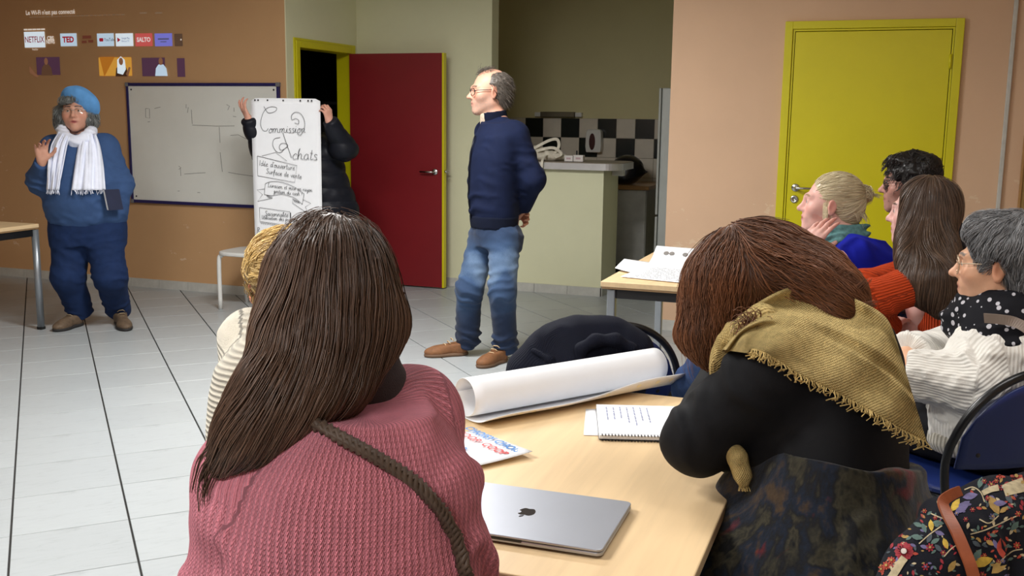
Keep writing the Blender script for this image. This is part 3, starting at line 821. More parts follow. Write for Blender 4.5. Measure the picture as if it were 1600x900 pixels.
def head_cols(F, sc, V, tone, lips=(168, 92, 84), brow=(70, 56, 46), beard=None, brow_w=1.0, flush=.5):
    q = F.inv(V) / sc; c = np.tile(np.array(s2l(tone)[:3]), (len(V), 1))
    def blend(mask, rgb): nonlocal c; m = np.clip(mask, 0, 1)[:, None]; c = c * (1 - m) + np.array(s2l(rgb)[:3]) * m
    red = tuple(int(a * b) for a, b in zip(tone, (1.0, .82, .78)))
    g = lambda x, y, z, rx, ry, rz: np.exp(-(((q[:, 0] - x) / rx) ** 2 + ((q[:, 1] - y) / ry) ** 2 + ((q[:, 2] - z) / rz) ** 2))
    for s in (-1, 1):
        blend(flush * g(s * .042, .07, -.028, .022, .03, .022), red); blend(.6 * g(s * .083, -.01, 0, .014, .03, .04), red)
        blend(1.6 * np.clip(1 - (np.abs(q[:, 2] - (.0245 + .004 * np.cos((np.abs(q[:, 0]) - .03) * 60))) / (.0042 * brow_w)) ** 2, 0, 1) * ((np.abs(q[:, 0] - s * .031) < .019) & (q[:, 1] > .055)), brow)
    blend(.6 * flush * g(0, .115, -.032, .014, .02, .014), red)
    blend(1.5 * g(0, .095, -.0645, .019, .022, .0085) * (q[:, 1] > .07), lips)
    blend(g(0, .09, -.0645, .018, .03, .0022) * (q[:, 1] > .07), (96, 50, 48))
    if beard is not None:
        rgb, amt = beard
        m = np.clip((-.028 - q[:, 2] + np.clip(np.abs(q[:, 0]) - .045, 0, .03) * 1.2) / .02, 0, 1) * np.clip((q[:, 1] + .02) / .03, 0, 1) * (q[:, 2] > -.14)
        m *= 1 - .9 * g(0, .095, -.0645, .022, .03, .010); m *= np.where((q[:, 2] > -.05) & (np.abs(q[:, 0]) < .012), .3, 1)
        blend(amt * m * (.75 + .35 * vnoise(V, 160, 3)), rgb)
    return c
def add_eyes(F, sc, parent, iris=(70, 58, 48)):
    for s in (-1, 1):
        o = MB().ball(F.p(s * .031 * sc, .0785 * sc, .002 * sc), .0118 * sc, 14).build('eye', M['eye'], parent, smooth=True, world=True)
        d = F.R; c = F.p(s * .031 * sc, (.0785 + .0114) * sc, .002 * sc)
        m = MB(); m.lathe([(.0058 * sc, -.0006), (.005 * sc, .0006), (.001, .0009)], 14, c, np.stack([d[:, 0], -d[:, 2], d[:, 1]], 1))
        im = plain('iris', iris, .15); ob = m.build('iris', im, o, smooth=True, world=True)
M['eye'] = plain('eye_white', (226, 220, 214), .2, var=.01)
def hand_solid(F, curl=((.3, .5, .3),) * 4, spread=.10, thumb=(.75, .35), side=1, sc=1.0, tk=.3):
    """F: wrist, y along the fingers, z out of the back of the hand, thumb towards side*x"""
    S = Solid(); kn = []
    P = lambda x, y, z: F.p(x * sc * side, y * sc, z * sc)
    base = [(.030, .086, .001), (.010, .091, .004), (-.011, .087, .003), (-.030, .078, -.001)]
    for b in base: S.cone(P(b[0] * .55, .008, -.002), P(b[0], b[1] - .006, b[2] - .003), .0145 * sc, .0105 * sc, .016 * sc)
    S.ell(P(.019, .036, -.010), [.019 * sc, .030 * sc, .014 * sc], F, .016 * sc)
    S.cone(P(0, -.03, 0), P(0, .012, -.001), .024 * sc, .024 * sc, .02 * sc)
    L = [(.043, .026, .021), (.048, .030, .022), (.044, .028, .021), (.034, .021, .019)]; R0 = [.0092, .0095, .009, .008]
    for f in range(4):
        x, y, z = base[f]; a = 0.; p = np.array([x, y - .006, z - .003]); az = -(f - 1.4) * spread; pts = [p]; rr = [R0[f] + .0008]
        for sgm in range(3):
            a += curl[f][sgm]; d = np.array([math.sin(az) * math.cos(a), math.cos(az) * math.cos(a), -math.sin(a)]); p = p + d * L[f][sgm]; pts.append(p); rr.append(R0[f] - .0012 * (sgm + 1) + (.0006 if sgm < 2 else -.0004))
        FS = Solid(); W_ = [P(*q) for q in pts]; FS.chain(W_, [q * sc for q in rr], .003 * sc); S.sub(FS, .007 * sc)
    t0 = np.array([.020, .018, -.010]); d = nrm([thumb[0], .7, -thumb[1]]); t1 = t0 + d * .042; d2 = nrm(d + np.array([-tk * .4, .35, -tk * .5])); t2 = t1 + d2 * .032; d3 = nrm(d2 + np.array([-tk, .3, -tk * .4])); t3 = t2 + d3 * .024
    TS_ = Solid(); TS_.chain([P(*q) for q in (t0, t1, t2, t3)], [q * sc for q in (.0145, .0115, .0102, .0082)], .004 * sc); S.sub(TS_, .010 * sc)
    return S
def tubes(paths, r0, r1, tone, n=3):
    """many strands as thin tapering tubes: (V, Q, tone)"""
    N, Mm, _ = paths.shape; T = np.gradient(paths, axis=1); T = nrm(T)
    ref = nrm(RNG.normal(size=(N, 1, 3))); X = nrm(np.cross(T, ref)); Y = np.cross(T, X)
    r = (r0 + (r1 - r0) * np.linspace(0, 1, Mm) ** 1.5)[None, :, None]
    if np.ndim(tone) == 1: tone = np.repeat(np.asarray(tone)[:, None], Mm, 1)
    vs = np.stack([paths + r * (math.cos(2 * PI * k / n) * X + math.sin(2 * PI * k / n) * Y) for k in range(n)], 2)
    V = vs.reshape(-1, 3); i = np.arange(N)[:, None, None] * Mm * n + np.arange(Mm - 1)[None, :, None] * n; k = np.arange(n)[None, None, :]; l = (k + 1) % n
    Q = np.stack([i + k, i + l, i + n + l, i + n + k], -1).reshape(-1, 4)
    tn = np.repeat(tone[:, :, None], n, 2).reshape(-1); return V, Q, np.stack([tn] * 3, 1)
def sd_push(P, col, margin):
    """push points out of colliders (ellipsoids (c, r, R) or limbs (a, b, ra, rb))"""
    for c in col:
        if c[0] == 'e':
            _, ce, r, R = c; q = (P - ce) @ R; rr = np.asarray(r) + margin[..., None]; k = np.sqrt(((q / rr) ** 2).sum(-1, keepdims=True)); P = np.where(k < 1, ce + (q / np.maximum(k, 1e-3)) @ R.T, P)
        else:
            _, a, b, ra, rb = c; ab = b - a; t = np.clip(((P - a) @ ab) / (ab @ ab), 0, 1)[..., None]; ce = a + t * ab; rr = ra + (rb - ra) * t + margin[..., None]; q = P - ce; k = np.linalg.norm(q, axis=-1, keepdims=True); P = np.where(k < rr, ce + q / np.maximum(k, 1e-4) * rr, P)
    return P
def grow(roots, dirs, length, steps, field, col, margin, clump=None, wave=0.0, wfreq=3.0, stiff=.8):
    """let strands grow from the roots; field(P, t) gives the pull, colliders keep them outside the body"""
    N = len(roots); P = roots.copy(); D = nrm(dirs); out = [sd_push(P, col, margin)]; st = (length / steps)[:, None]
    ph = RNG.uniform(0, 2 * PI, N); ax = nrm(RNG.normal(size=(N, 3)))
    for s in range(steps):
        t = (s + 1) / steps; D = nrm(stiff * D + (1 - stiff) * field(out[-1], t)); P = out[-1] + D * st; P = sd_push(P, col, margin); D = nrm(.5 * D + .5 * nrm(P - out[-1] + 1e-9)); out.append(P)
    A = np.stack(out, 1); t = np.linspace(0, 1, steps + 1)
    if clump is not None:
        n, pull = clump; ids = RNG.choice(N, n, replace=False); c = roots[ids]; j = np.argmin(((roots[:, None] - c[None]) ** 2).sum(-1), 1); A = A + (A[ids][j] - A) * (pull * t ** .8)[None, :, None]
        phc = ph[ids][j]; axc = ax[ids][j]
    else: phc, axc = ph, ax
    if wave: A = A + axc[:, None] * (wave * t[None] * np.sin(wfreq * 2 * PI * t[None] + phc[:, None]))[..., None]
    return A
def skin_strands(V, Q, n, field, length, steps, r=(.0012, .0005), off=(.0008, .005), tone=(.35, .15), tip=.0, lift=0.0, mask=None, lock=24.0, seed=1, wave=0.0):
    """locks combed over a hair volume: strands that follow its surface along the field"""
    from mathutils.bvhtree import BVHTree
    bv = BVHTree.FromPolygons([tuple(v) for v in V], [tuple(q) for q in Q]); N = vnormals(V, Q)
    vi = RNG.integers(0, len(V), n * 2)
    if mask is not None: vi = vi[mask(V[vi])]
    vi = vi[:n]; n = len(vi); P = V[vi] + RNG.normal(0, .002, (n, 3)); L = RNG.uniform(length[0], length[1], n); lk = vnoise(V[vi], lock, seed); o = off[0] + (off[1] - off[0]) * np.clip(.5 + .8 * lk + RNG.normal(0, .2, n), 0, 1)
    Nm = N[vi]; out = [P + Nm * o[:, None] * .3]; D = None; ph = RNG.uniform(0, 6, n); wv = vnoise(V[vi], 14, seed + 4) * 3
    for s in range(steps):
        d = field(P); d = nrm(d - Nm * (d * Nm).sum(1, keepdims=True))
        if wave: d = nrm(d + np.cross(Nm, d) * (wave * np.sin(s * .9 + ph * .3 + wv))[:, None])
        D = d if D is None else nrm(.55 * D + .45 * d); P = P + D * (L / steps)[:, None]; M_ = np.zeros_like(P); N_ = np.zeros_like(P)
        for i in range(n):
            h, nn, _, _ = bv.find_nearest(P[i]); M_[i] = h; N_[i] = nn
        P = M_; Nm = N_; t = (s + 1) / steps; out.append(P + Nm * (o * (.4 + .6 * min(1, t * 3)) + lift * t * t)[:, None])
    A = np.stack(out, 1); tn = np.clip(RNG.normal(tone[0], tone[1], n) + .22 * lk, 0, 1)[:, None] + tip * np.linspace(0, 1, steps + 1)[None]
    return tubes(A, r[0], r[1], np.clip(tn, 0, 1))
def hair_object(name, parent, mat, shell=None, strands=(), shell_tone=.25):
    Vs, Qs, Ts = [], [], []; n = 0
    if shell is not None:
        V, Q = shell; Vs.append(V); Qs.append(Q); Ts.append(np.full((len(V), 3), shell_tone) + .1 * vnoise(V, 40, 2)[:, None]); n += len(V)
    for V, Q, T in strands: Vs.append(V); Qs.append(Q + n); Ts.append(T); n += len(V)
    return link_mesh(name, np.concatenate(Vs), np.concatenate(Qs), mat, parent, cols=np.concatenate(Ts))
# ================================================================== furniture and things
# helmet (its empty was made with the kitchen)
S = Solid(); S.ell((0, 0, .145), (.160, .165, .140), k=.03); S.ell((-.04, -.06, .07), (.15, .12, .075), k=.05); S.cone((.12, .0, .12), (.20, -.02, .125), .03, .008, .05)
S.ell((-.15, -.05, .15), (.06, .11, .045), k=.02, mode='-'); S.cut((0, 0, .0), (0, 0, -1), .01)
V, Q = S.mesh(.007, 2); link_mesh('helmet_shell', V, Q, plain('black_helmet_paint', (16, 16, 20), .22), hm, world=False)
S = Solid(); S.ell((0, 0, .145), (.155, .160, .135), k=.03); S.cut((-.10, 0, 0), (1, 0, 0)); S.cut((0, 0, .21), (0, 0, 1)); S.cut((0, 0, .1), (0, 0, -1)); V, Q = S.mesh(.008, 1)
link_mesh('visor', V, Q, plain('smoked_visor', (30, 30, 36), .08), hm, world=False)

# things on the bar
tb = empty('tote_bag', (-2.80, 8.50, 1.133), 0, 'crumpled white cloth tote bags with handles lying on the bar', 'bag')
S = Solid(); S.ell((0, .0, .035), (.16, .11, .045), k=.05); S.ell((-.12, .02, .06), (.10, .09, .06), k=.05); S.cone((.05, -.05, .05), (.17, .03, .03), .03, .02, .04); S.cut((0, 0, 0), (0, 0, -1), .004)
V, Q = S.mesh(.007, 1); N = vnormals(V, Q); V = folds(V, N, (0, 0, .05), (1, .5, .6), .014, .07, .2, 4); V = rumple(V, vnormals(V, Q), .006, 26, 5); V[:, 2] = np.maximum(V[:, 2], .0)
M['canvas'] = cloth('natural_canvas', (224, 218, 202), 'plain', strength=.2)
link_mesh('bag_body', V, Q, M['canvas'], tb, world=False)
def strap(path, w, t, mat, name, parent, world=False, nrm_hint=None):
    p = catmull(path, 6); T = nrm(np.gradient(p, axis=0)); h = np.array(nrm_hint if nrm_hint is not None else (0, -1, .4), float)
    X = nrm(np.cross(T, np.tile(nrm(h), (len(p), 1)))); Y = np.cross(X, T); m = MB(); n = len(p)
    vs = [p[i] + sx * X[i] * w / 2 + sy * Y[i] * t / 2 for i in range(n) for sx, sy in ((-1, -1), (1, -1), (1, 1), (-1, 1))]
    fs = [(i * 4 + k, i * 4 + (k + 1) % 4, i * 4 + 4 + (k + 1) % 4, i * 4 + 4 + k) for i in range(n - 1) for k in range(4)] + [(3, 2, 1, 0), tuple((n - 1) * 4 + k for k in range(4))]
    m.add(vs, fs); return m.build(name, mat, parent, smooth=False, world=world)
strap([(-.16, -.06, .06), (-.05, -.07, .12), (.06, -.06, .175), (.12, -.04, .18), (.13, -.03, .12), (.09, -.05, .06), (.0, -.08, .03)], .026, .003, M['canvas'], 'handle', tb)
strap([(-.14, -.05, .04), (-.02, -.09, .09), (.10, -.08, .11), (.16, -.05, .06), (.12, -.1, .03)], .026, .003, M['canvas'], 'handle', tb)
strap([(-.06, -.10, .05), (-.045, -.195, .045), (-.03, -.265, .0), (-.025, -.275, -.06), (.0, -.275, -.115), (.03, -.28, -.125), (.055, -.275, -.08), (.06, -.265, 0), (.05, -.19, .035), (.05, -.1, .05)], .022, .003, M['canvas'], 'handle', tb)
M['card'] = plain('white_card_box', (226, 222, 220), .6)
for i, (x, s, lab) in enumerate([(-2.555, (.075, .06, .05), 'small white carton on the bar next to the tote bags'), (-2.47, (.085, .06, .055), 'small white carton on the bar, farther from the tote bags')]):
    o = MB().box((0, 0, s[2] / 2), s).build('small_carton', M['card'], None, .003); o.location = (x, 8.42, 1.133); tag(o, lab, 'box', 'cartons on the bar')
    k = MB().box((0, -.0305, s[2] * .5), (s[0] * .5, .001, s[2] * .3)).build('printed_label', plain('pinkish_print', (196, 170, 176), .6), o)
bt = MB().lathe([(.013, 0), (.014, .03), (.009, .04), (.007, .055), (.007, .085), (.003, .09)], 12).build('small_bottle', M['black'], None, smooth=True); bt.location = (-2.515, 8.5, 1.133); tag(bt, 'small dark bottle standing between the two white cartons on the bar', 'bottle')

# ---------------------------------------------------------------- tables
def table(loc, sx, sy, label, rz=0, beam=M['black'], leg=M['grey_leg'], grain='beech', inset=.04, round_leg=False):
    t = empty('table', (loc[0], loc[1], 0), rz, label, 'table')
    MB().box((0, 0, .727), (sx, sy, .026)).build('tabletop', M[grain], t, .003)
    MB().box((0, 0, .709), (sx - .01, sy - .01, .009)).build('edge_band', plain('table_underside', (150, 120, 84), .6), t)
    fr = MB()
    for s in (-1, 1):
        fr.box((0, s * (sy / 2 - inset - .012), .68), (sx - 2 * inset, .024, .05)); fr.box((s * (sx / 2 - inset - .012), 0, .68), (.024, sy - 2 * inset, .05))
    fr.build('frame', beam, t, .003)
    for i in (-1, 1):
        for j in (-1, 1):
            m = MB(); x, y = i * (sx / 2 - inset - .005), j * (sy / 2 - inset - .005)
            if round_leg: m.tube([(x, y, .02), (x, y, .7)], .024, 16)
            else: m.box((x, y, .36), (.04, .04, .68))
            l = m.build('leg', leg, t, 0 if round_leg else .005, smooth=round_leg)
            MB().box((x, y, .011), (.042, .042, .022)).build('foot_cap', M['rubber'], l, .004)
    return t
table((-.66, 2.14), .80, 1.22, 'beech table in the foreground holding the laptop and the paper roll')
table((-.84, 5.235), .80, 1.20, 'beech table before the yellow door holding handwritten sheets')
table((-5.86, 4.86), .80, 1.20, 'beech table cut by the left edge beside the woman with the beret', inset=.015, round_leg=True)

# ---------------------------------------------------------------- chairs with a black tube rim and blue shell
M['blue_shell'] = plain('blue_plastic_shell', (20, 39, 96), .42, var=.03)
def arc_pts(w, z0, z1, y0, y1, n=22):
    return [(w * math.cos(a), y0 + (y1 - y0) * math.sin(a), z0 + (z1 - z0) * math.sin(a) ** .8) for a in np.linspace(PI, 0, n)]
def make_chair(label, group='blue chairs with black tube rims'):
    t = empty('tube_chair', (0, 0, 0), 0, label, 'chair', group)
    rim = [(-.20, -.26, .02), (-.205, -.23, .25), (-.225, -.20, .50)] + [p for p in arc_pts(.235, .52, .825, -.20, -.28)][1:-1] + [(.225, -.20, .50), (.205, -.23, .25), (.20, -.26, .02)]
    MB().tube(catmull(rim, 4), .0125, 10).build('back_frame', M['black_metal'], t, smooth=True)
    n = 18; A = np.linspace(0, 1, n); g = []
    for zt in np.linspace(0, 1, 10):
        row = []
        for a in np.linspace(-1, 1, n):
            z = .54 + zt * (.76 * math.sqrt(max(0, 1 - (a * .96) ** 2)) * .30 + .03) * 1.02
            y = -.205 - .075 * ((z - .52) / .33) - .035 * (1 - a * a) * (1 - .3 * zt); row.append((a * .205 * (1 if zt < .99 else 1), y, z))
        g.append(row)
    bk = MB().grid(np.array(g)).build('backrest', M['blue_shell'], t, smooth=True, solid=.008)
    for s in (-1, 1): MB().lathe([(.009, 0), (.009, .006), (.005, .008)], 12, (s * .15, -.232, .585), np.array([[1, 0, 0], [0, 0, -1], [0, 1, 0.]])).build('bolt', M['black'], bk, smooth=True)
    pts = [(.21 * math.copysign(abs(math.cos(a)) ** .55, math.cos(a)), .205 * math.copysign(abs(math.sin(a)) ** .55, math.sin(a))) for a in np.linspace(0, 2 * PI, 28, endpoint=False)]
    MB().prism(pts, (0, .01, .435), (1, 0, 0), (0, 1, 0), (0, 0, 1), .022).build('seat', M['blue_shell'], t, .008, smooth=False)
    for s in (-1, 1):
        MB().tube([(s * .19, .24, .02), (s * .185, .18, .25), (s * .18, .06, .425), (s * .18, -.15, .425), (s * .205, -.22, .30)], .011, 10).build('leg', M['black_metal'], t, smooth=True)
    MB().tube([(-.185, .18, .25), (.185, .18, .25)], .008, 8).build('stretcher', M['black_metal'], t, smooth=True)
    for x, y in ((-.20, -.26), (.20, -.26), (-.19, .24), (.19, .24)): MB().lathe([(.016, 0), (.016, .03)], 10, (x, y, 0)).build('foot_cap', M['rubber'], t, smooth=True)
    return t
CH0 = make_chair('blue chair with black rim under the grey haired woman in the white cable sweater')
_used = [0]
def put_chair(x, y, face, label):
    """face: heading of the sitter in degrees, counted from +x"""
    c = CH0 if not _used[0] else copy_tree(CH0); _used[0] += 1
    c.location = (x, y, 0); c.rotation_euler = (0, 0, math.radians(face - 90)); c['label'] = label; return c

# ---------------------------------------------------------------- whiteboard
wb = empty('whiteboard', (-5.345, NA, 1.243), 0, 'whiteboard in a dark blue frame with faint marker lines on the orange wall', 'whiteboard')
MB().box((0, -.012, 0), (1.46, .014, .97)).build('board_panel', plain('whiteboard_enamel', (236, 238, 232), .35, var=.02, scale=2), wb)
M['navy_frame'] = plain('navy_frame', (34, 32, 92), .4)
for nm, c, s in (('frame_rail', (0, -.014, .492), (1.5, .028, .026)), ('frame_rail', (0, -.014, -.492), (1.5, .028, .026)), ('frame_stile', (-.74, -.014, 0), (.022, .028, .958)), ('frame_stile', (.74, -.014, 0), (.022, .028, .958))): MB().box(c, s).build(nm, M['navy_frame'], wb, .003)
for x in (-.74, .74):
    for z in (-.492, .492): MB().box((x, -.016, z), (.034, .03, .034)).build('corner_cap', plain('grey_corner', (120, 120, 124), .5), wb, .004)
for x in (-.70, .70):
    for z in (-.45, .45): MB().lathe([(.008, 0), (.006, .003)], 10, (x, -.02, z), np.array([[1, 0, 0], [0, 0, -1], [0, 1, 0.]])).build('screw', M['black'], wb)
m = MB(); O, EX, EY, EZ = V3(-.75, -.0195, .5), V3(1.5 / 985, 0, 0), V3(0, 0, -1.0 / 800), V3(0, -1, 0)
def wbl(pts, w=2.6):
    m = MB(); ribbon(m, np.array(pts, float) - np.array([15, 45]), w, O, EX, EY, EZ); m.build('marker_line', M['pencil'], wb)
for l in ([(444, 215), (446, 308)], [(446, 316), (600, 320), (718, 317)], [(620, 325), (622, 428)], [(620, 490), (630, 618)], [(380, 642), (470, 632), (520, 628)], [(668, 620), (720, 628), (830, 640)], [(332, 758), (344, 757)], [(462, 762), (480, 762)],
          [(140, 210), (138, 270), (165, 275), (166, 212), (142, 210)], [(150, 300), (165, 298)], [(412, 180), (410, 205), (425, 200), (418, 235)], [(672, 180), (690, 190), (678, 215)], [(345, 590), (360, 600), (345, 612)], [(356, 600), (357, 655)], [(690, 378), (740, 374), (790, 400)], [(710, 255), (730, 258)], [(718, 200), (718, 225)], [(200, 210), (240, 200)]): wbl(l)

# ---------------------------------------------------------------- projected picture on the wall (projector light, put into glowing flat pieces)
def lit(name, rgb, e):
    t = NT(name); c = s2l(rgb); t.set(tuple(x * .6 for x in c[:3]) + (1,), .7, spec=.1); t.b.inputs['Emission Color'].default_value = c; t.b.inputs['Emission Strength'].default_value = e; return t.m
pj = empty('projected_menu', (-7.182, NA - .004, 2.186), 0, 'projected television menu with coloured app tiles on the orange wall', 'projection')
PS = .00524   # metres per image unit of the menu, measured along the wall
def pr_x(u): return (u - 38) * .00675
def pr_z(u, v): return 0.0
# menu plane coordinates from surveyed corners
def pjp(u, v):
    d = W(u, v, 1.0) - np.array([0, 0, CAM_H]); q = np.array([0, 0, CAM_H]) + d * NA / d[1]; return q[0] + 7.182, q[2] - 2.186
def pj_quad(name, u0, v0, u1, v1, mat, lift=.0015, parent=pj):
    x0, z1 = pjp(u0, v0); x1, z0 = pjp(u1, v1)
    return MB().span((x0, -lift, z0), (x1, 0, z1)).build(name, mat, parent), (x0 + x1) / 2, (z0 + z1) / 2, x1 - x0, z1 - z0
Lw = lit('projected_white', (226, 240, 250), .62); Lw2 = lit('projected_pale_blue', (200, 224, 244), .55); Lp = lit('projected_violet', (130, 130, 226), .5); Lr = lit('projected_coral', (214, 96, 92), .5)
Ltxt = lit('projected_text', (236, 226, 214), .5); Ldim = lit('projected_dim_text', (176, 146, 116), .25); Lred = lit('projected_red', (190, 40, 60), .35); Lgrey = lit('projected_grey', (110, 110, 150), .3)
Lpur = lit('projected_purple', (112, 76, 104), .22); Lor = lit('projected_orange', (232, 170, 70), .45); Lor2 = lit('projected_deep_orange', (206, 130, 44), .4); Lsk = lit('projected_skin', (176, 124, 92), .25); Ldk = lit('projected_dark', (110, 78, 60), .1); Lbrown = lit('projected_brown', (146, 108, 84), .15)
EXP, EYP = (1, 0, 0), (0, 0, 1)
def pj_text(s, u, v, h, mat, parent=pj, align='LEFT', bold=0, sx=1.0, lift=.0022):
    x, z = pjp(u, v); return type_text('lettering', s, h, mat, parent, (x, -lift, z), EXP, EYP, align, 0, 1.0, bold, sx)
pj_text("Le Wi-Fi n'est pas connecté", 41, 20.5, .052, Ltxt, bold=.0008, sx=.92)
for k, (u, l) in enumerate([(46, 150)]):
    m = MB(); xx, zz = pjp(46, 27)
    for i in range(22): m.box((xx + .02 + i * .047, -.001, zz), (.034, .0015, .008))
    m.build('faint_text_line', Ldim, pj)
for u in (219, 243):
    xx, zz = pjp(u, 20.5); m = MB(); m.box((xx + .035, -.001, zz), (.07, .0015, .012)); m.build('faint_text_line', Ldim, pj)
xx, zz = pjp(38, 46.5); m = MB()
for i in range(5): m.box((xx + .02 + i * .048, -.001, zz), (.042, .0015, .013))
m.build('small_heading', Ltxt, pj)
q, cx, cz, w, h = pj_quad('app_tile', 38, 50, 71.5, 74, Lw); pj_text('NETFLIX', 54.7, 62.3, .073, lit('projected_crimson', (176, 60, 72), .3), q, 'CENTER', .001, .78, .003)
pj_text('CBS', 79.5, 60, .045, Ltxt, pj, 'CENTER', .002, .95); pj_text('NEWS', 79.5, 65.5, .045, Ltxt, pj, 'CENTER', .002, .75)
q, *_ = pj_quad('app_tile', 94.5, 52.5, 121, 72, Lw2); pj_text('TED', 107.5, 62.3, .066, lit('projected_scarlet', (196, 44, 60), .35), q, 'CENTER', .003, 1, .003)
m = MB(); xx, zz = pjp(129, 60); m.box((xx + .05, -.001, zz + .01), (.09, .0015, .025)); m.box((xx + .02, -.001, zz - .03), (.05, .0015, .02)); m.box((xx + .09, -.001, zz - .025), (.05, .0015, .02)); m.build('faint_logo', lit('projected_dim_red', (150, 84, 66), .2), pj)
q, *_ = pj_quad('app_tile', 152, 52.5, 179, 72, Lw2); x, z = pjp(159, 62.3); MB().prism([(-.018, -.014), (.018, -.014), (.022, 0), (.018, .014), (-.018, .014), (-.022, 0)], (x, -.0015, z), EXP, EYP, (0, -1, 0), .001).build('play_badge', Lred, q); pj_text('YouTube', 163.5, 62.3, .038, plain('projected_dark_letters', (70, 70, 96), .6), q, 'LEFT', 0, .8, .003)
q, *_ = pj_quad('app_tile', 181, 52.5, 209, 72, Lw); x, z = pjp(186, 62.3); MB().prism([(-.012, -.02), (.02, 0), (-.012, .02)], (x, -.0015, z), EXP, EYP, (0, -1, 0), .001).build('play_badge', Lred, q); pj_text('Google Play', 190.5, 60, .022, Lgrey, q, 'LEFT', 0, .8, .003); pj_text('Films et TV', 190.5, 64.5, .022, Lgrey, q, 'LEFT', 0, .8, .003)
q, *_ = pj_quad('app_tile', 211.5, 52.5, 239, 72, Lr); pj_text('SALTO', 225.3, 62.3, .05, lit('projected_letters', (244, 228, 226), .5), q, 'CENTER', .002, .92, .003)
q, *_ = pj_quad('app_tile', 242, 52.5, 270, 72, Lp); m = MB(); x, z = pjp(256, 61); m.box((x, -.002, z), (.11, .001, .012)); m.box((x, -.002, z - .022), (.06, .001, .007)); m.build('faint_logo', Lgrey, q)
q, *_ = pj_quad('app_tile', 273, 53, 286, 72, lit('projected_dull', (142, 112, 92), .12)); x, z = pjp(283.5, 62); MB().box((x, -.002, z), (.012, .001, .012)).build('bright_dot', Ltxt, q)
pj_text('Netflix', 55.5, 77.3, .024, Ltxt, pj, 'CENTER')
def fig(u, v, s, q, robe, head, scarf=None, arm=0):
    x, z = pjp(u, v); P = lambda pts: [(a * s, b * s) for a, b in pts]
    MB().prism(P([(-.5, -.95), (.5, -.95), (.42, -.45), (.2, -.2), (-.2, -.2), (-.42, -.45)]), (x, -.002, z), EXP, EYP, (0, -1, 0), .001).build('figure_robe', robe, q)
    if scarf: MB().prism(P([(-.34, -.75), (.1, -.85), (.36, -.5), (.3, .1), (0, .32), (-.3, .1)]), (x, -.003, z), EXP, EYP, (0, -1, 0), .0005).build('figure_veil', scarf, q)
    MB().prism([(.17 * s * math.cos(a), .24 * s * math.sin(a)) for a in np.linspace(0, 2 * PI, 14, endpoint=False)], (x, -.0036, z), EXP, EYP, (0, -1, 0), .0005).build('figure_face', head, q)
    if arm: MB().prism(P([(.35 * arm, -.8), (.62 * arm, -.35), (.75 * arm, -.4), (.5 * arm, -1.0)]), (x, -.0036, z), EXP, EYP, (0, -1, 0), .0005).build('figure_arm', head, q)
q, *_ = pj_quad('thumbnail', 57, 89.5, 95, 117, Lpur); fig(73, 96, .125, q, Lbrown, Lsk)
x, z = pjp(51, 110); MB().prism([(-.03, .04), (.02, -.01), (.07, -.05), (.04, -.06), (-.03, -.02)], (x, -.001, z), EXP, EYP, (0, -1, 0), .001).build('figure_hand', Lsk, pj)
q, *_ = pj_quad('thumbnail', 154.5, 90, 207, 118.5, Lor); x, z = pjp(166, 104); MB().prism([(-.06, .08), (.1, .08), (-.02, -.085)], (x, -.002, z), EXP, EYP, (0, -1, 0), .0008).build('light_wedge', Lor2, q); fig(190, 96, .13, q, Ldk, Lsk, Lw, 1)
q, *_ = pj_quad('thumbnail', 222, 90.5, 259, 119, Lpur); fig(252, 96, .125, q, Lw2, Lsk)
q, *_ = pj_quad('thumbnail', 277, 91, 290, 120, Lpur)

# ---------------------------------------------------------------- flip chart sheet held up by the hidden person
PO = W(392, 153, 7.6); PX = W(500, 153, 7.6); ex = nrm(np.array([PX[0] - PO[0], PX[1] - PO[1], 0])); ez = np.array([ex[1], -ex[0], 0]); ey = np.array([0, 0, 1.0])
PWD, PHT = .515, 1.14
fs = empty('flip_chart_sheet', tuple(PO), 0, 'long white flip chart sheet headed Commission Achats, held up at both corners', 'poster')
g = np.array([[ex * (a * PWD) + ey * (-b * PHT - (.018 if a in (0, 1) and b == 0 else 0)) + ez * (.006 * math.sin(a * 5 + b * 3) + .012 * (b ** 2) * math.sin(a * 3.1)) for a in np.linspace(0, 1, 15)] for b in np.linspace(0, 1, 25)])
MB().grid(g).build('sheet', M['paper'], fs, smooth=True, solid=.0008)
def pmap(q):  # survey units of the sheet -> metres
    return np.array(q, float)
PXU, PYU = PWD / 397., PHT / 870.
O = -ex * (75 * PXU) + ey * (45 * PYU) + ez * .0105; EXs, EYs = ex * PXU, -ey * PYU
mk = MB()
class Flip: pass
def ps(pts, w=2.1, sm=True): ribbon(mk, catmull(pts, 6) if sm else np.array(pts, float), w, O, EXs, EYs, ez)
def ptxt(s, x, y, size, slope=0, fn=None, w=2.0):
    script_text(mk, s, x, -y, size, w, O, EXs, -EYs, ez, slope=-slope, fn=fn)
# heading, first line
ps([(150, 92), (175, 128), (215, 118), (222, 98), (190, 94), (160, 108), (140, 140), (128, 190), (140, 225), (160, 230), (172, 215)], 2.4)
ptxt('ommission', 172, 240, 24, -.02, w=2.4)
ps([(325, 182), (345, 188), (348, 168), (330, 158), (310, 165), (308, 140), (330, 122), (360, 130), (380, 165), (380, 210), (362, 245), (348, 250), (338, 238)], 2.4)
# heading, second line
ps([(255, 238), (275, 300), (302, 380)], 2.6); ps([(240, 265), (205, 275), (195, 310), (215, 345), (240, 350), (262, 330), (282, 312), (270, 300), (245, 300), (232, 320), (245, 338), (280, 318)], 2.4)
ptxt('chats', 305, 388, 32, .02, w=2.6)
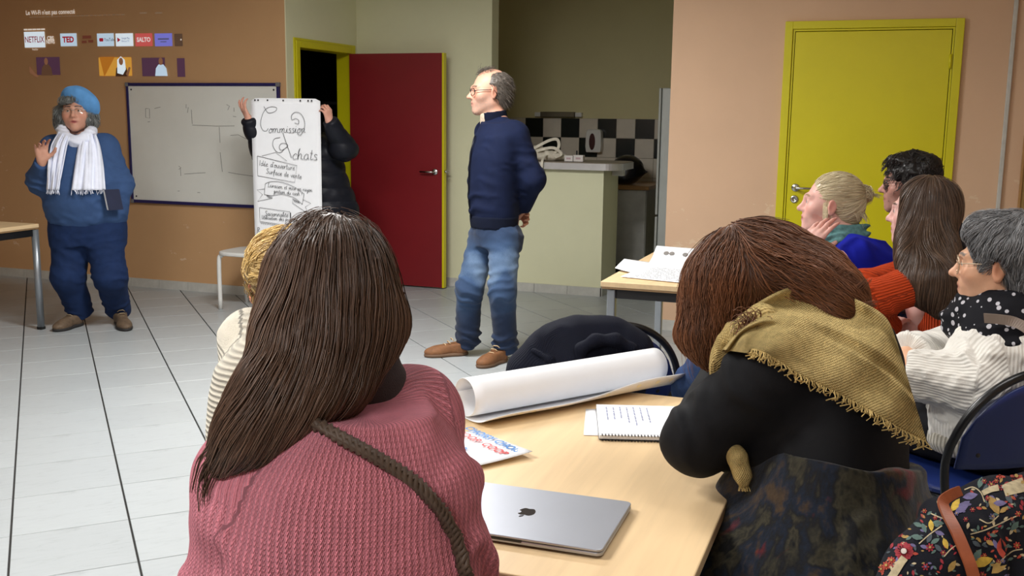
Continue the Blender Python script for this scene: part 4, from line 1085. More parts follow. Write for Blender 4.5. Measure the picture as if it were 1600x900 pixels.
# hanging sign
ps([(105, 372), (332, 424), (317, 520), (103, 485), (104, 372)], 2.4, False); ps([(130, 372), (210, 350), (275, 398)], 1.8, False)
ptxt("Idée d'ouverture", 112, 425, 15, .12); ptxt('Surface de vente', 152, 470, 14, .14)
# ribbon
ps([(145, 530), (180, 518), (240, 520), (310, 545), (370, 585)], 2.3); ps([(138, 592), (180, 598), (240, 590), (310, 608), (358, 645)], 2.3); ps([(145, 530), (138, 592)], 2, False); ps([(370, 585), (358, 645)], 2, False)
ps([(140, 560), (96, 566), (128, 592), (98, 632), (184, 612), (184, 598), (150, 598)], 2.2, False); ps([(362, 618), (408, 640), (375, 660), (394, 702), (302, 640), (302, 615), (340, 632)], 2.2, False)
for k in range(4): ps([(152 + k * 8, 600), (168 + k * 4, 612)], 2, False); ps([(306 + k * 9, 620 + k * 3), (318 + k * 8, 634 + k * 2)], 2.4, False)
arc = lambda q: np.stack([q[:, 0], q[:, 1] - .0009 * (q[:, 0] - 200) ** 2 * np.sign(q[:, 0] - 200) * .6], 1)
ptxt('Livraison et mise en rayon', 160, 548, 11, .10, w=1.8); ptxt('gestion du cash !', 192, 580, 11, .10, w=1.8)
# box
ps([(108, 668), (285, 690), (285, 772), (108, 748), (108, 668)], 2.2, False); ps([(288, 695), (288, 775)], 5, False)
for k in range(16): ps([(112 + k * 11, 752 + k * 1.4), (120 + k * 11, 762 + k * 1.4)], 2.2, False)
ptxt('Saisonnalité', 138, 712, 13, .06); ptxt('Utilisation des produits', 118, 732, 10.5, .08, w=1.8)
ptxt('Recrutement', 88, 815, 16, .05, w=2.2)
mk.build('handwriting', M['ink'], fs)
hm_ = MB()
for x in (100, 118, 172, 262, 360, 405, 425): hm_.prism([(5 * math.cos(a), 5 * math.sin(a)) for a in np.linspace(0, 2 * PI, 10, endpoint=False)], O + EXs * x + EYs * 57 + ez * .0006, EXs, EYs, ez, .0004)
hm_.build('punch_hole', M['ink'], fs)

# white chair beside the sheet with a black pouch on it
wc = empty('plastic_chair', (-4.585, 6.72, 0), 0, 'white plastic chair standing below the flip chart sheet', 'chair')
pts = [(.235 * math.copysign(abs(math.cos(a)) ** .5, math.cos(a)), .21 * math.copysign(abs(math.sin(a)) ** .5, math.sin(a))) for a in np.linspace(0, 2 * PI, 32, endpoint=False)]
MB().prism(pts, (0, 0, .425), (1, 0, 0), (0, 1, 0), (0, 0, 1), .03).build('seat', M['white_plastic'], wc, .01, seg=3)
for s in (-1, 1):
    MB().tube(catmull([(s * .215, -.16, 0), (s * .215, -.16, .36), (s * .2, -.15, .42), (s * .16, -.12, .435)], 5), [.017] * 16, 12).build('leg', M['white_plastic'], wc, smooth=True)
    MB().tube([(s * .20, .17, 0), (s * .2, .16, .43)], .016, 12).build('leg', M['white_plastic'], wc, smooth=True)
po = empty('black_pouch', (-4.455, 6.62, .455), 0, 'small black pouch lying on the white plastic chair', 'bag')
S = Solid(); S.ell((0, 0, .03), (.07, .06, .035), k=.02); S.ell((-.04, -.02, .05), (.025, .03, .03), k=.03); S.ell((.03, .0, .06), (.03, .03, .02), k=.03); S.cut((0, 0, 0), (0, 0, -1)); V, Q = S.mesh(.006, 1); V = rumple(V, vnormals(V, Q), .006, 40, 2); V[:, 2] = np.maximum(V[:, 2], 0); link_mesh('pouch_body', V, Q, M['black'], po, world=False)
MB().tube([(-.05, -.03, .05), (-.02, -.05, .075), (.03, -.04, .078)], .004, 6).build('zip_pull', M['black'], po, smooth=True)

# ---------------------------------------------------------------- sheets on the table before the yellow door
def sheet(name, corners, mat, label, cat, thick=.0006, lift=(0, 0, 0, 0), n=10, wav=.004, z=.741, seed=0, curl=None):
    """corners TL,TR,BR,BL in plan; returns mesh object + mapping (a,b)->point"""
    C = [np.array([c[0], c[1], z + l]) for c, l in zip(corners, lift)]
    def mp(a, b):
        p = C[0] * (1 - a) * (1 - b) + C[1] * a * (1 - b) + C[2] * a * b + C[3] * (1 - a) * b
        p = p.copy(); p[2] += wav * (.5 + .5 * math.sin(3.1 * a + 2 * b + seed)) * (1 if max(lift) > 0 else .4)
        if curl: p[2] += curl(a, b)
        return p
    g = np.array([[mp(a, b) for a in np.linspace(0, 1, n)] for b in np.linspace(0, 1, n)])
    o = MB().grid(g).build(name, mat, None, smooth=True, solid=thick); tag(o, label, cat); return o, mp
def scribble(o, mp, rows, mat, w=.0016, a0=.08, a1=.9, b0=.1, b1=.92, amp=.008, seed=0, name='handwriting', vertical=False):
    m = MB(); rg = np.random.default_rng(seed)
    for r in range(rows):
        b = b0 + (b1 - b0) * r / max(1, rows - 1); a = a0 + rg.uniform(0, .04); end = a1 - rg.uniform(0, .25)
        while a < end:
            L = rg.uniform(.04, .12); n = int(L * 130) + 3; t = np.linspace(0, L, n); q = []
            ph = rg.uniform(0, 6)
            for i in range(n):
                aa, bb = a + t[i], b + amp * math.sin(t[i] * 260 + ph) * rg.uniform(.3, 1.0)
                q.append(mp(bb, aa) if vertical else mp(aa, bb))
            q = np.array(q); q[:, 2] += .0012; T = nrm(np.gradient(q, axis=0)); X = np.cross(T, [0, 0, 1.]) * w / 2
            A = q + X; B = q - X; m.add(list(A) + list(B), [(i, i + 1, n + i + 1, n + i) for i in range(n - 1)]); a += L + rg.uniform(.015, .03)
    k = m.build(name, mat, o); return k
o, mp = sheet('paper_sheet', [(-1.30, 5.34), (-.90, 5.22), (-1.0, 4.80), (-1.26, 4.98)], M['paper'], 'blank white sheet sticking out at the left under the handwritten sheet before the yellow door', 'paper', lift=(.01, 0, 0, .012), wav=.004, seed=1)
o, mp = sheet('flip_chart_page', [(-1.13, 5.36), (-.62, 5.30), (-.60, 4.66), (-1.18, 4.78)], M['paper'], 'large handwritten sheet with punched holes on the table before the yellow door', 'paper', z=.745, wav=.006, seed=2, curl=lambda a, b: .085 * max(0, 1 - b / .32) ** 2)
scribble(o, mp, 13, M['ink'], .0048, .06, .95, .26, .93, .011, 3)
m = MB()
for a in (.13, .19, .33, .62, .8):
    c = mp(a, .07); c[2] += .002; e1 = nrm(mp(a + .02, .07) - mp(a, .07)); e2 = nrm(mp(a, .09) - mp(a, .07)); m.prism([(.015 * math.cos(t), .015 * math.sin(t)) for t in np.linspace(0, 2 * PI, 12, endpoint=False)], c - np.cross(e1, e2) * .001, e1, e2, -np.cross(e1, e2), .0015)
m.build('punch_hole', plain('hole_shadow_grey', (120, 116, 112), .8), o)
scribble(o, mp, 1, M['ink'], .006, .36, .85, .2, .2, .022, 9, name='heading')

# ---------------------------------------------------------------- paper roll on the front table
rl = empty('paper_roll', (-.963, 2.336, .741), 0, 'loosely rolled white flip chart paper lying across the front table', 'paper roll')
A0 = np.array([0, 0, 0]); AX = np.array([-.592 + .963, 2.859 - 2.336, 0]); LN = float(np.linalg.norm(AX)); AX = AX / LN; SD_ = np.array([AX[1], -AX[0], 0])   # SD_: towards the viewer
prof = []
for t in np.linspace(0, 1, 46):          # spiral: starts inside, winds outwards, leaves as a flap towards the viewer
    a = PI * .9 - t * 2 * PI * 1.32; r = .046 + .009 * t; prof.append((r * math.cos(a), .0565 + r * math.sin(a)))
a_end = PI * .9 - 2 * PI * 1.32
last = prof[-1]
prof = [p for p in prof]
flap = []
for t in np.linspace(0, 1, 14)[1:]:
    flap.append((t * .100, .0025))
prof2 = []
for t in np.linspace(0, 1, 44):
    a = -PI / 2 - PI * 2.55 + t * PI * 2.55; r = .045 + .009 * t; prof2.append((r * math.cos(a), .056 + r * math.sin(a)))
prof2[-1] = (prof2[-1][0], .0025)
prof = [(x, max(z, .002)) for x, z in prof2] + flap
g = []
for i, s in enumerate(np.linspace(-.012, LN + .0, 20)):
    u = s / LN
    row = []
    for (x, z) in prof:
        fl = x / .100 if (z < .003 and x > 0) else 0
        zz = z + (.016 + .036 * u + .006 * math.sin(u * 9 + 1)) * fl ** 3
        row.append(A0 + AX * (s + (.02 * fl if u > .5 else .0)) + SD_ * x + V3(0, 0, zz))
    g.append(row)
MB().grid(np.array(g)).build('rolled_sheet', M['paper'], rl, smooth=True, solid=.0011)
hole = plain('hole_light_paint', (250, 240, 214), .6)  # light coming through the holes, painted as pale discs on the flap
for s in (.10, .14, .20, .37, .48, .55, .60):
    m = MB(); fl = .88; u_ = s / LN; hh = .016 + .036 * u_ + .006 * math.sin(u_ * 9 + 1); nv = nrm(SD_ * 3 * hh * fl ** 2 - V3(0, 0, .1)); tv = nrm(SD_ * .1 + V3(0, 0, 3 * hh * fl ** 2)); p = A0 + AX * (s + (.02 * fl if u_ > .5 else 0)) + SD_ * .100 * fl + V3(0, 0, .0025 + hh * fl ** 3) + nv * .0008; m.prism([(.0075 * math.cos(t), .0075 * math.sin(t)) for t in np.linspace(0, 2 * PI, 12, endpoint=False)], p, AX, tv, nv, .0006); m.build('punch_hole', hole, rl)

# ---------------------------------------------------------------- laptop
lp = empty('laptop', (-.605, 1.762, .741), 0, 'closed space grey laptop with a dark fruit emblem on the front table', 'laptop'); lp.rotation_euler = (0, 0, math.radians(1.0))
M['alu'] = plain('space_grey_aluminium', (176, 180, 190), .40, .7, var=.01)
def rr(w, h, r, n=6):
    p = []
    for cx, cy, a0 in ((w / 2 - r, h / 2 - r, 0), (-w / 2 + r, h / 2 - r, PI / 2), (-w / 2 + r, -h / 2 + r, PI), (w / 2 - r, -h / 2 + r, 1.5 * PI)): p += [(cx + r * math.cos(a0 + t), cy + r * math.sin(a0 + t)) for t in np.linspace(0, PI / 2, n)]
    return p
XX, YY, ZZ = (1, 0, 0), (0, 1, 0), (0, 0, 1)
MB().prism(rr(.357, .246, .013), (0, 0, .003), XX, YY, ZZ, .0075).build('base', M['alu'], lp, .002)
MB().prism(rr(.353, .242, .012), (0, 0, .0105), XX, YY, ZZ, .001).build('seam', M['black'], lp)
MB().prism(rr(.357, .246, .013), (0, 0, .0115), XX, YY, ZZ, .0045).build('lid', M['alu'], lp, .0015)
MB().prism(rr(.06, .004, .0015), (0, -.1232, .0095), XX, ZZ, (0, -1, 0), .0006).build('thumb_notch', M['black'], lp)
for x in (-.15, .15):
    for y in (-.1, .1): MB().lathe([(.008, 0), (.008, .003)], 12, (x, y, 0)).build('foot', M['rubber'], lp)
ap = catmull([(0, .62), (.18, .72), (.42, .70), (.60, .52), (.47, .36), (.44, .14), (.55, -.06), (.68, -.12), (.58, -.42), (.38, -.68), (.2, -.68), (0, -.62), (-.2, -.68), (-.38, -.68), (-.58, -.38), (-.68, .05), (-.62, .42), (-.42, .68), (-.18, .72), (0, .62)], 4)
sc_ = .024; o_ = (.0, -.0, .01605)
MB().prism([(-p[0] * sc_, -p[1] * sc_) for p in ap[:-1]], o_, XX, YY, ZZ, .0003).build('emblem', plain('dark_mirror_emblem', (56, 50, 50), .15, .4), lp)
lf = [(.02, .76), (.04, .98), (.16, 1.14), (.32, 1.2), (.32, 1.02), (.2, .84)]
MB().prism([(-p[0] * sc_, -p[1] * sc_) for p in lf], o_, XX, YY, ZZ, .0003).build('emblem_leaf', plain('dark_mirror_emblem_leaf', (56, 50, 50), .15, .4), lp)

# ---------------------------------------------------------------- leaflet, notebook
o, mp = sheet('leaflet', [(-1.01, 2.10), (-.903, 2.241), (-.714, 2.111), (-.83, 1.945)], M['paper'], 'printed leaflet with blue and red lettering beside the laptop', 'leaflet', lift=(0, .004, .012, .006), wav=.005, seed=1)
Lb = plain('print_blue', (70, 130, 196), .6); Lr_ = plain('print_red', (206, 66, 70), .6); Lnavy = plain('print_navy', (40, 52, 120), .6)
def leaf_text(s, p, size, mat, bold=.001):
    ex = nrm(np.array([.714 - .903, -.130, 0]) * -1 * np.array([1, -1, 0])); ex = nrm(np.array([.189, -.130, 0])); ey = np.array([-ex[1], ex[0], 0]); type_text('lettering', s, size, mat, o, p, ex, ey, 'LEFT', .0, 1.05, bold)
ex_ = nrm(np.array([.189, -.130, 0])); ey_ = np.array([-ex_[1], ex_[0], 0]); c0 = np.array([-.888, 2.205, .7525])
leaf_text('CHOISY CHOISY', c0 + ex_ * -.045, .031, Lb); leaf_text('COOP  COOP', c0 + ex_ * -.030 - ey_ * .036, .031, Lr_)
leaf_text('CHOISY COOP', c0 + ex_ * -.075 - ey_ * .095, .024, Lb); MB().box((0, 0, 0), (.05, .022, .0006)).build('blue_block', Lb, o).matrix_local = Matrix.Translation((c0[0] + ex_[0] * .0 - ey_[0] * .135, c0[1] + ex_[1] * .0 - ey_[1] * .135, .7525)) @ Matrix.Rotation(math.atan2(ex_[1], ex_[0]), 4, 'Z')
o, mp = sheet('loose_sheet', [(-.709, 2.532), (-.52, 2.59), (-.47, 2.37), (-.651, 2.311)], M['paper'], 'loose sheet with a perforated edge under the spiral notebook', 'paper', wav=.002)
nbk = empty('notebook', (-.563, 2.44, .743), math.radians(17), 'open spiral notebook with blue handwriting under the scarf woman elbow', 'notebook')
# label kept plain
nbk['label'] = 'spiral notebook with handwriting in front of the woman in the mustard scarf'
MB().box((.02, .0, .006), (.21, .262, .010)).build('page_block', M['paper'], nbk, .001)
MB().box((.02, .0, .0005), (.212, .264, .001)).build('cover', M['black'], nbk)
pg = MB().box((.02, .006, .0116), (.21, .25, .0008)).build('top_page', M['paper'], nbk)
def nbmap(a, b): return V3(-.085 + a * .21, .131 - b * .25, .0124)
scribble(pg, nbmap, 7, M['blue_ink'], .0016, .08, .72, .12, .62, .010, 5, vertical=True)
m = MB()
for i in range(11): m.box((.02 + 0.0, -.10 + i * .021, .01215), (.208, .0006, .0002))
m.build('ruled_line', plain('pale_blue_rule', (206, 214, 232), .7), pg)
for i in range(26):
    x = -.078 + i * .0078; a = np.linspace(-2.4, 2.4, 12); MB().tube([(x, -.131 + .0075 * math.cos(t) - .003, .0064 + .0078 * math.sin(t)) for t in a], .0014, 5).build('spiral_ring', M['black_metal'], nbk, smooth=True)
# ================================================================== people: shared builders
RH = nrm([RT[0], RT[1], 0]); FH = nrm([FW[0], FW[1], 0]); ZU = np.array([0, 0, 1.0])
def heading(r, f, up=0.0): return nrm(RH * r + FH * f + ZU * up)
def Gz(u, v, z=0.0):
    d = W(u, v, 1.0) - np.array([0, 0, CAM_H]); return np.array([0, 0, CAM_H]) + d * (z - CAM_H) / d[2]
def hframe(o, y, z):
    y = nrm(y); x = nrm(np.cross(y, z)); return Frame(np.array(o, float), np.stack([x, y, np.cross(x, y)], 1))
def person(at, label):
    return empty('person', (at[0], at[1], 0), 0, label, 'person')
def body_mesh(root, F, sc, J, hands=(), tone=(214, 164, 138), res=.005, head=None, col=None, slim=1.0, hand_tone=None):
    """one continuous skin: head, neck, trunk, arms with hands, legs"""
    head = head or {}; col = col or {}
    S = head_solid(F, sc, **head)
    S.cone(F.p(0, -.018 * sc, -.05 * sc), J['neck'], .050 * sc, .056 * slim, .03)
    S.chain([J['neck'], J['chest'], J['pelvis']], [.06 * slim, .085 * slim, .09 * slim], .06)
    for s in 'LR':
        S.cone(J['neck'], J['sh' + s], .045, .042, .05)
        S.chain([J['sh' + s], J['el' + s], J['wr' + s]], [.042 * slim, .034 * slim, .025], .02)
        S.cone(J['pelvis'], J['hip' + s], .08 * slim, .07 * slim, .05)
        S.chain([J['hip' + s], J['kn' + s], J['an' + s]], [.065 * slim, .045, .034], .03)
        ft = J['an' + s] * np.array([1, 1, 0]); S.cone(J['an' + s] + np.array([0, 0, -.03]), ft * .5 + J['toe' + s] * np.array([.5, .5, 0]) + np.array([0, 0, .04]), .026, .018, .02)
    for H, kw in hands: S.sub(hand_solid(H, **kw), .012)
    V, Q = S.mesh(res, 1)
    c = head_cols(F, sc, V, tone, **col)
    q = F.inv(V); far = (np.linalg.norm(q, axis=1) > .22)
    c[far] = np.array(s2l(hand_tone or tone)[:3])
    for H, kw in hands:
        h = H.inv(V); tip = np.clip((h[:, 1] - .10) / .08, 0, 1) * (np.linalg.norm(h, axis=1) < .22); rd = np.array(s2l(tuple(int(a * b) for a, b in zip(hand_tone or tone, (1, .86, .82))))[:3])
        c = c * (1 - .6 * tip[:, None]) + rd * .6 * tip[:, None]
    return link_mesh('body', V, Q, M['skin'], root, cols=c)
def seg_dist(V, a, b):
    ab = b - a; t = np.clip(((V - a) @ ab) / (ab @ ab), 0, 1); return np.linalg.norm(V - a - t[:, None] * ab, axis=1), t, np.linalg.norm(ab)
def yarn(V, F, r=.16, limbs=(), lr=.075, swap=False):
    """thread coordinates: around and along the trunk, and around and along each sleeve"""
    q = F.inv(V); u = np.arctan2(q[:, 0], -q[:, 1]) * r; v = q[:, 2].copy()
    for pts in limbs:
        best = np.full(len(V), 9.); acc = 0
        for a, b in zip(pts[:-1], pts[1:]):
            d, t, L = seg_dist(V, a, b); ax = nrm(b - a); x = nrm(np.cross(ax, [0.13, .21, 1])); y = np.cross(ax, x); w = V - a
            m = (d < lr) & (d < best) & (np.abs(q[:, 0]) > r * .72)
            u[m] = (np.arctan2(w @ y, w @ x) * lr * .75)[m]; v[m] = (acc + t * L)[m]; best[m] = d[m]; acc += L
    return np.stack([v, u, 0 * u], 1) if swap else np.stack([u, v, 0 * u], 1)
def garment(name, S, mat, root, res=.008, smooth=2, fold=(), rump=None, F=None, yr=.16, limbs=(), lr=.075, swap=False, post=None, lo=None, hi=None):
    V, Q = S.mesh(res, smooth, lo, hi); N = vnormals(V, Q)
    if rump: V = rumple(V, N, *rump); N = vnormals(V, Q)
    for i, f in enumerate(fold): V = folds(V, N, *f, seed=11 + i)
    if post: V = post(V, N, Q)
    at = {'yarn': yarn(V, F, yr, limbs, lr, swap)} if F is not None else None
    return link_mesh(name, V, Q, mat, root, attrs=at)
def shoe(root, heel, toe, mat, sole, label=None, w=.046, h=.085, lace=None, up=None):
    """heel, toe: ends of the sole on the floor"""
    heel = np.array(heel, float); toe = np.array(toe, float); d = toe - heel; L = np.linalg.norm(d); F = frame(heel, d)
    S = Solid(); p = F.p
    S.ell(p(0, L * .72, .030), (w, L * .30, .036), F, .03); S.ell(p(0, L * .25, .045), (w * .82, L * .25, .05), F, .04); S.cone(p(0, L * .22, .05), p(0, L * .19, h), w * .78, w * .82, .03); S.cone(p(0, L * .3, .075), p(0, L * .7, .045), w * .6, w * .55, .03)
    S.cut(p(0, 0, .012), (0, 0, -1), .003); S.cut(p(0, 0, h), F.d(0, .1, 1), .004)
    V, Q = S.mesh(.006, 1); o = link_mesh('shoe', V, Q, mat, root)
    B = Solid(); B.ell(p(0, L * .70, .012), (w * 1.08, L * .325, .03), F, .02); B.ell(p(0, L * .27, .012), (w * .9, L * .285, .03), F, .03); B.cut(p(0, 0, 0), (0, 0, -1), .002); B.cut(p(0, 0, .024), (0, 0, 1), .002)
    V, Q = B.mesh(.006, 1); wparent(link_mesh('sole', V, Q, sole, None), o)
    if lace:
        m = MB()
        for i in range(4):
            y = L * (.38 + .08 * i); z = .112 - .017 * i; m.tube([p(-.026, y - .008, z - .012), p(-.012, y, z), p(.012, y + .004, z), p(.026, y - .004, z - .012)], .0032, 6)
        m.build('laces', lace, o, smooth=True, world=True)
    return o
def glasses(root, F, sc, rim, rw=.0016, lens_r=(.026, .020), temple=True, half=False, thick=1.0):
    """pair of spectacles in front of the eyes"""
    m = MB(); P = lambda x, y, z: F.p(x * sc, y * sc, z * sc); lens = []
    for s in (-1, 1):
        pts = [P(s * .0325 + lens_r[0] * math.copysign(abs(math.cos(a)) ** .8, math.cos(a)), .104 - abs(s * .0325 + lens_r[0] * math.cos(a)) ** 2 * 4, -.002 + lens_r[1] * math.copysign(abs(math.sin(a)) ** .8, math.sin(a))) for a in np.linspace(0, 2 * PI, 26, endpoint=False)]
        if half: m.tube(pts[:14], rw, 6)
        else: m.tube(pts, rw, 6, closed=True)
        lens.append(pts)
        if temple: m.tube([P(s * .058, .094, .004), P(s * .072, .075, .006), P(s * .079, .01, .008), P(s * .078, -.012, .004), P(s * .076, -.024, -.014)], rw * 1.1, 6)
    m.tube([P(-.008, .104, .002), P(0, .107, .006), P(.008, .104, .002)], rw, 6)
    g = m.build('glasses', rim, root, smooth=True, world=True)
    for pts in lens:
        l = MB(); c = np.mean(pts, 0); l.add([c] + pts, [(0, i + 1, (i + 1) % len(pts) + 1) for i in range(len(pts))]); l.build('lens', M['lens'], g, world=True)
    return g
def lens_mat():
    t = NT('clear_lens'); tr = t.n('ShaderNodeBsdfTransparent'); gl = t.n('ShaderNodeBsdfGlossy'); gl.inputs['Roughness'].default_value = .03; mx = t.n('ShaderNodeMixShader'); mx.inputs[0].default_value = .07
    tr.inputs[0].default_value = (.97, .975, .97, 1); t.l(tr.outputs[0], mx.inputs[1]); t.l(gl.outputs[0], mx.inputs[2]); t.l(mx.outputs[0], t.out.inputs[0]); return t.m
M['lens'] = lens_mat()
def sitting(root, pelvis, fwd, spread=.1, mat=None, shoe_mat=None, r=(.10, .075, .06), thigh=.42, cut=None, heads=None):
    """joints of seated legs plus their trousers and shoes; pelvis height is kept"""
    f = nrm([fwd[0], fwd[1], 0]); x = np.array([f[1], -f[0], 0]); J = {}
    for s, k in (('L', -1), ('R', 1)):
        h = pelvis + x * k * .085; J['hip' + s] = h; kn = h + f * thigh + x * k * spread; kn[2] = .52; J['kn' + s] = kn
        an = kn + f * .02; an[2] = .09; J['an' + s] = an; J['toe' + s] = an + f * .13 + np.array([0, 0, -.055])
    if mat is not None:
        S = Solid(); S.ell(pelvis, (.16, .15, .11), frame(pelvis, f), .06)
        for s in 'LR': S.chain([J['hip' + s], J['kn' + s]], [r[0], r[1]], .05); S.limb([J['kn' + s], J['an' + s] + V3(0, 0, .01)], [r[1], r[2]], .03)
        garment('trousers', S, mat, root, .012, 2, rump=(.006, 9, 3))
    if shoe_mat is not None:
        for s in 'LR':
            a = J['an' + s]; shoe(root, np.array([a[0], a[1], 0]) - f * .06, np.array([a[0], a[1], 0]) + f * .20, shoe_mat, M['rubber'])
    return J
# ================================================================== the speaker with the blue beret
M['denim_dark'] = cloth('navy_twill', (24, 42, 78), 'plain', var=.10, strength=.25, sheen=.1)
M['sweat_blue'] = cloth('slate_blue_sweatshirt', (54, 78, 118), 'plain', var=.07, strength=.3, sheen=.1)
M['beret'] = cloth('sky_blue_felt', (92, 148, 204), 'plain', var=.06, strength=.5, sheen=.5)
M['gauze'] = cloth('white_gauze', (226, 230, 244), 'plain', var=.04, strength=.5)
M['brown_shoe'] = plain('brown_hiking_leather', (98, 80, 62), .7, var=.15, scale=40); M['dark_sole'] = plain('dark_rubber_sole', (40, 38, 38), .8)
M['silver'] = plain('silver_wire', (190, 186, 178), .3, .9)
def speaker():
    D = 7.12; hl, tl = Gz(128, 507), Gz(86, 519); hr, tr = Gz(186, 503), Gz(198, 518)
    root = person(Gz(142, 512), 'woman with blue beret, glasses and white scarf gesturing beside the whiteboard')
    F = frame(W(119.5, 175, 7.05), heading(.20, -1)).tilt(pitch=-.06, roll=.03); sc = 1.12
    fwd = heading(.22, -1)
    J = dict(neck=W(121, 216, D), chest=W(128, 262, D), pelvis=W(137, 350, D), shR=W(84, 232, D), shL=W(164, 230, D), elR=W(62, 282, 6.98), wrR=W(66, 254, 6.80), elL=W(190, 288, 7.14), wrL=W(183, 338, 7.10))
    J.update(hipR=W(112, 372, D), hipL=W(162, 372, D), knR=W(106, 432, D - .02), knL=W(172, 430, D - .02), anR=hl + V3(0, 0, .10), anL=hr + V3(0, 0, .10), toeR=tl + V3(0, 0, .04), toeL=tr + V3(0, 0, .04))
    hR = hframe(J['wrR'] + V3(0, 0, .01), heading(.10, -.25, 1), heading(-.55, .75, .1)); hL = hframe(J['wrL'], heading(-.1, -.2, -1), heading(.8, -.4, 0))
    body_mesh(root, F, sc, J, [(hR, dict(curl=((.25, .5, .3), (.45, .6, .4), (.55, .7, .4), (.35, .6, .4)), spread=.16, side=-1, thumb=(1.0, .25), sc=1.06)), (hL, dict(curl=((.5, .7, .5),) * 4, side=-1))], (196, 146, 124), .005, dict(jaw=1.28, mouth_open=.6, nose=1.02), dict(lips=(158, 78, 74), brow=(60, 54, 52), flush=.6), 1.1)
    add_eyes(F, sc, root); glasses(root, F, sc, M['silver'], .0014, (.027, .018), half=True)
    # sweatshirt
    T = frame(W(137, 345, D), fwd); k = 1 / 224.
    S = Solid(); S.loft(T, [(-.03, .235, .165, .0, 0), (.0, .262, .19, 0, .0), (.10, .275, .205, .005, .01), (.22, .272, .205, .01, .015), (.34, .245, .185, .025, .01), (.45, .215, .155, .04, 0), (.53, .185, .115, .052, -.01), (.575, .10, .08, .065, -.015)], .05)
    for s in 'LR': S.cone(J['neck'] + V3(0, 0, -.03), J['sh' + s], .075, .082, .06)
    S.limb([J['shR'], J['elR'], J['wrR']], [.088, .078, .050], .05, .0); S.limb([J['shL'], J['elL'], J['wrL'] + V3(0, 0, .02)], [.088, .075, .055], .05)
    garment('sweatshirt', S, M['sweat_blue'], root, .008, 2, fold=[(J['elL'], (.2, .1, 1), .020, .07, .16), (J['elR'], (.5, 0, 1), .018, .06, .14), (T.p(0, .15, .03), (0, 0, 1), .018, .09, .22), (T.p(-.15, .1, .3), (.6, 0, 1), .010, .09, .2), (T.p(.1, .15, .2), (-.3, 0, 1), .006, .1, .25)], rump=(.004, 7, 1))
    # trousers
    S = Solid(); S.loft(T, [(-.16, .25, .165), (-.05, .262, .175), (.03, .255, .17)], .05)
    for s in 'LR': S.limb([J['hip' + s], J['kn' + s], J['an' + s] + V3(0, 0, -.02)], [.132, .108, .086], .05)
    garment('trousers', S, M['denim_dark'], root, .008, 2, fold=[(J['anR'] + V3(0, 0, .04), (.15, 0, 1), .016, .06, .15), (J['anL'] + V3(0, 0, .04), (-.2, 0, 1), .016, .06, .15), (J['knR'], (.4, 0, 1), .009, .08, .16), (J['knL'], (-.4, 0, 1), .012, .07, .16), (T.p(.1, .15, -.1), (.5, 0, 1), .008, .07, .16), (T.p(-.1, .15, -.1), (-.5, 0, 1), .010, .07, .16)], rump=(.004, 9, 2))
    shoe(root, hl, tl, M['brown_shoe'], M['dark_sole'], h=.10, w=.052, lace=plain('tan_laces', (150, 132, 104), .8)); shoe(root, hr, tr, M['brown_shoe'], M['dark_sole'], h=.10, w=.052, lace=plain('tan_laces_b', (150, 132, 104), .8))
    # scarf: ring and two hanging ends
    S = Solid(); ring = [W(97, 203, 7.02), W(103, 214, 6.96), W(116, 221, 6.93), W(128, 219, 6.94), W(139, 210, 6.98), W(143, 203, 7.08), W(132, 196, 7.22), W(108, 196, 7.22), W(97, 203, 7.02)]
    S.chain(catmull(ring, 3), .034, .02)
    V, Q = S.mesh(.007, 2); N = vnormals(V, Q); V = folds(V, N, W(118, 216, 6.95), (0, .3, 1), .010, .035, .2, 3); link_mesh('scarf', V, Q, M['gauze'], root)
    sc_o = root
    from mathutils.bvhtree import BVHTree
    sw = [o for o in root.children if o.name.startswith('sweatshirt')][0]
    bv = BVHTree.FromPolygons([tuple(v.co) for v in sw.data.vertices], [tuple(p.vertices) for p in sw.data.polygons]); eye = np.array([0, 0, CAM_H])
    def panel(Lp, Rp, n=30, m=34, seed=0):
        Lp = catmull(Lp, 8); Rp = catmull(Rp, 8); tl = np.linspace(0, 1, len(Lp)); dist = np.zeros((m, n)); px = np.zeros((m, n, 2))
        for j, b in enumerate(np.linspace(0, 1, m)):
            l = np.array([np.interp(b, tl, Lp[:, i]) for i in (0, 1)]); r = np.array([np.interp(b, tl, Rp[:, i]) for i in (0, 1)])
            for i, a in enumerate(np.linspace(0, 1, n)):
                px[j, i] = l * (1 - a) + r * a; h, *_ = bv.ray_cast(Vector(eye), Vector(W(*px[j, i], 1.0) - eye)); dist[j, i] = (np.array(h) - eye) @ FW if h is not None else 6.98
        dist = np.minimum(dist, 7.0)
        for _ in range(12):
            pad = np.pad(dist, 1, 'edge'); dist = np.minimum(dist, (pad[:-2, 1:-1] + pad[2:, 1:-1] + pad[1:-1, :-2] + pad[1:-1, 2:]) / 4)
        g = np.zeros((m, n, 3))
        for j in range(m):
            for i in range(n):
                a, b = i / (n - 1), j / (m - 1); pl = .011 * math.sin(a * 17 + seed + 1.5 * math.sin(b * 3 + seed)) + .006 * math.sin(a * 37 + 2 * b + seed); g[j, i] = W(*px[j, i], dist[j, i] - .024 - pl - .012 * math.sin(PI * a) - .02 * (1 - b) ** 4)
        o = MB().grid(g).build('scarf_end', M['gauze'], root, smooth=True, solid=.006, world=True)
        fr = MB(); rg = np.random.default_rng(seed + 3)
        for i in range(30):
            a = rg.uniform(0, 1); e = g[-1][int(a * (n - 1))]; fr.tube([e, e + V3(rg.normal(0, .008), rg.normal(0, .006), -.02 - rg.uniform(0, .015))], .0016, 4)
        fr.build('fringe', M['gauze'], o, world=True)
    panel([(92, 206), (80, 228), (75, 260), (73, 296)], [(108, 214), (104, 230), (98, 262), (92, 297)], seed=1)
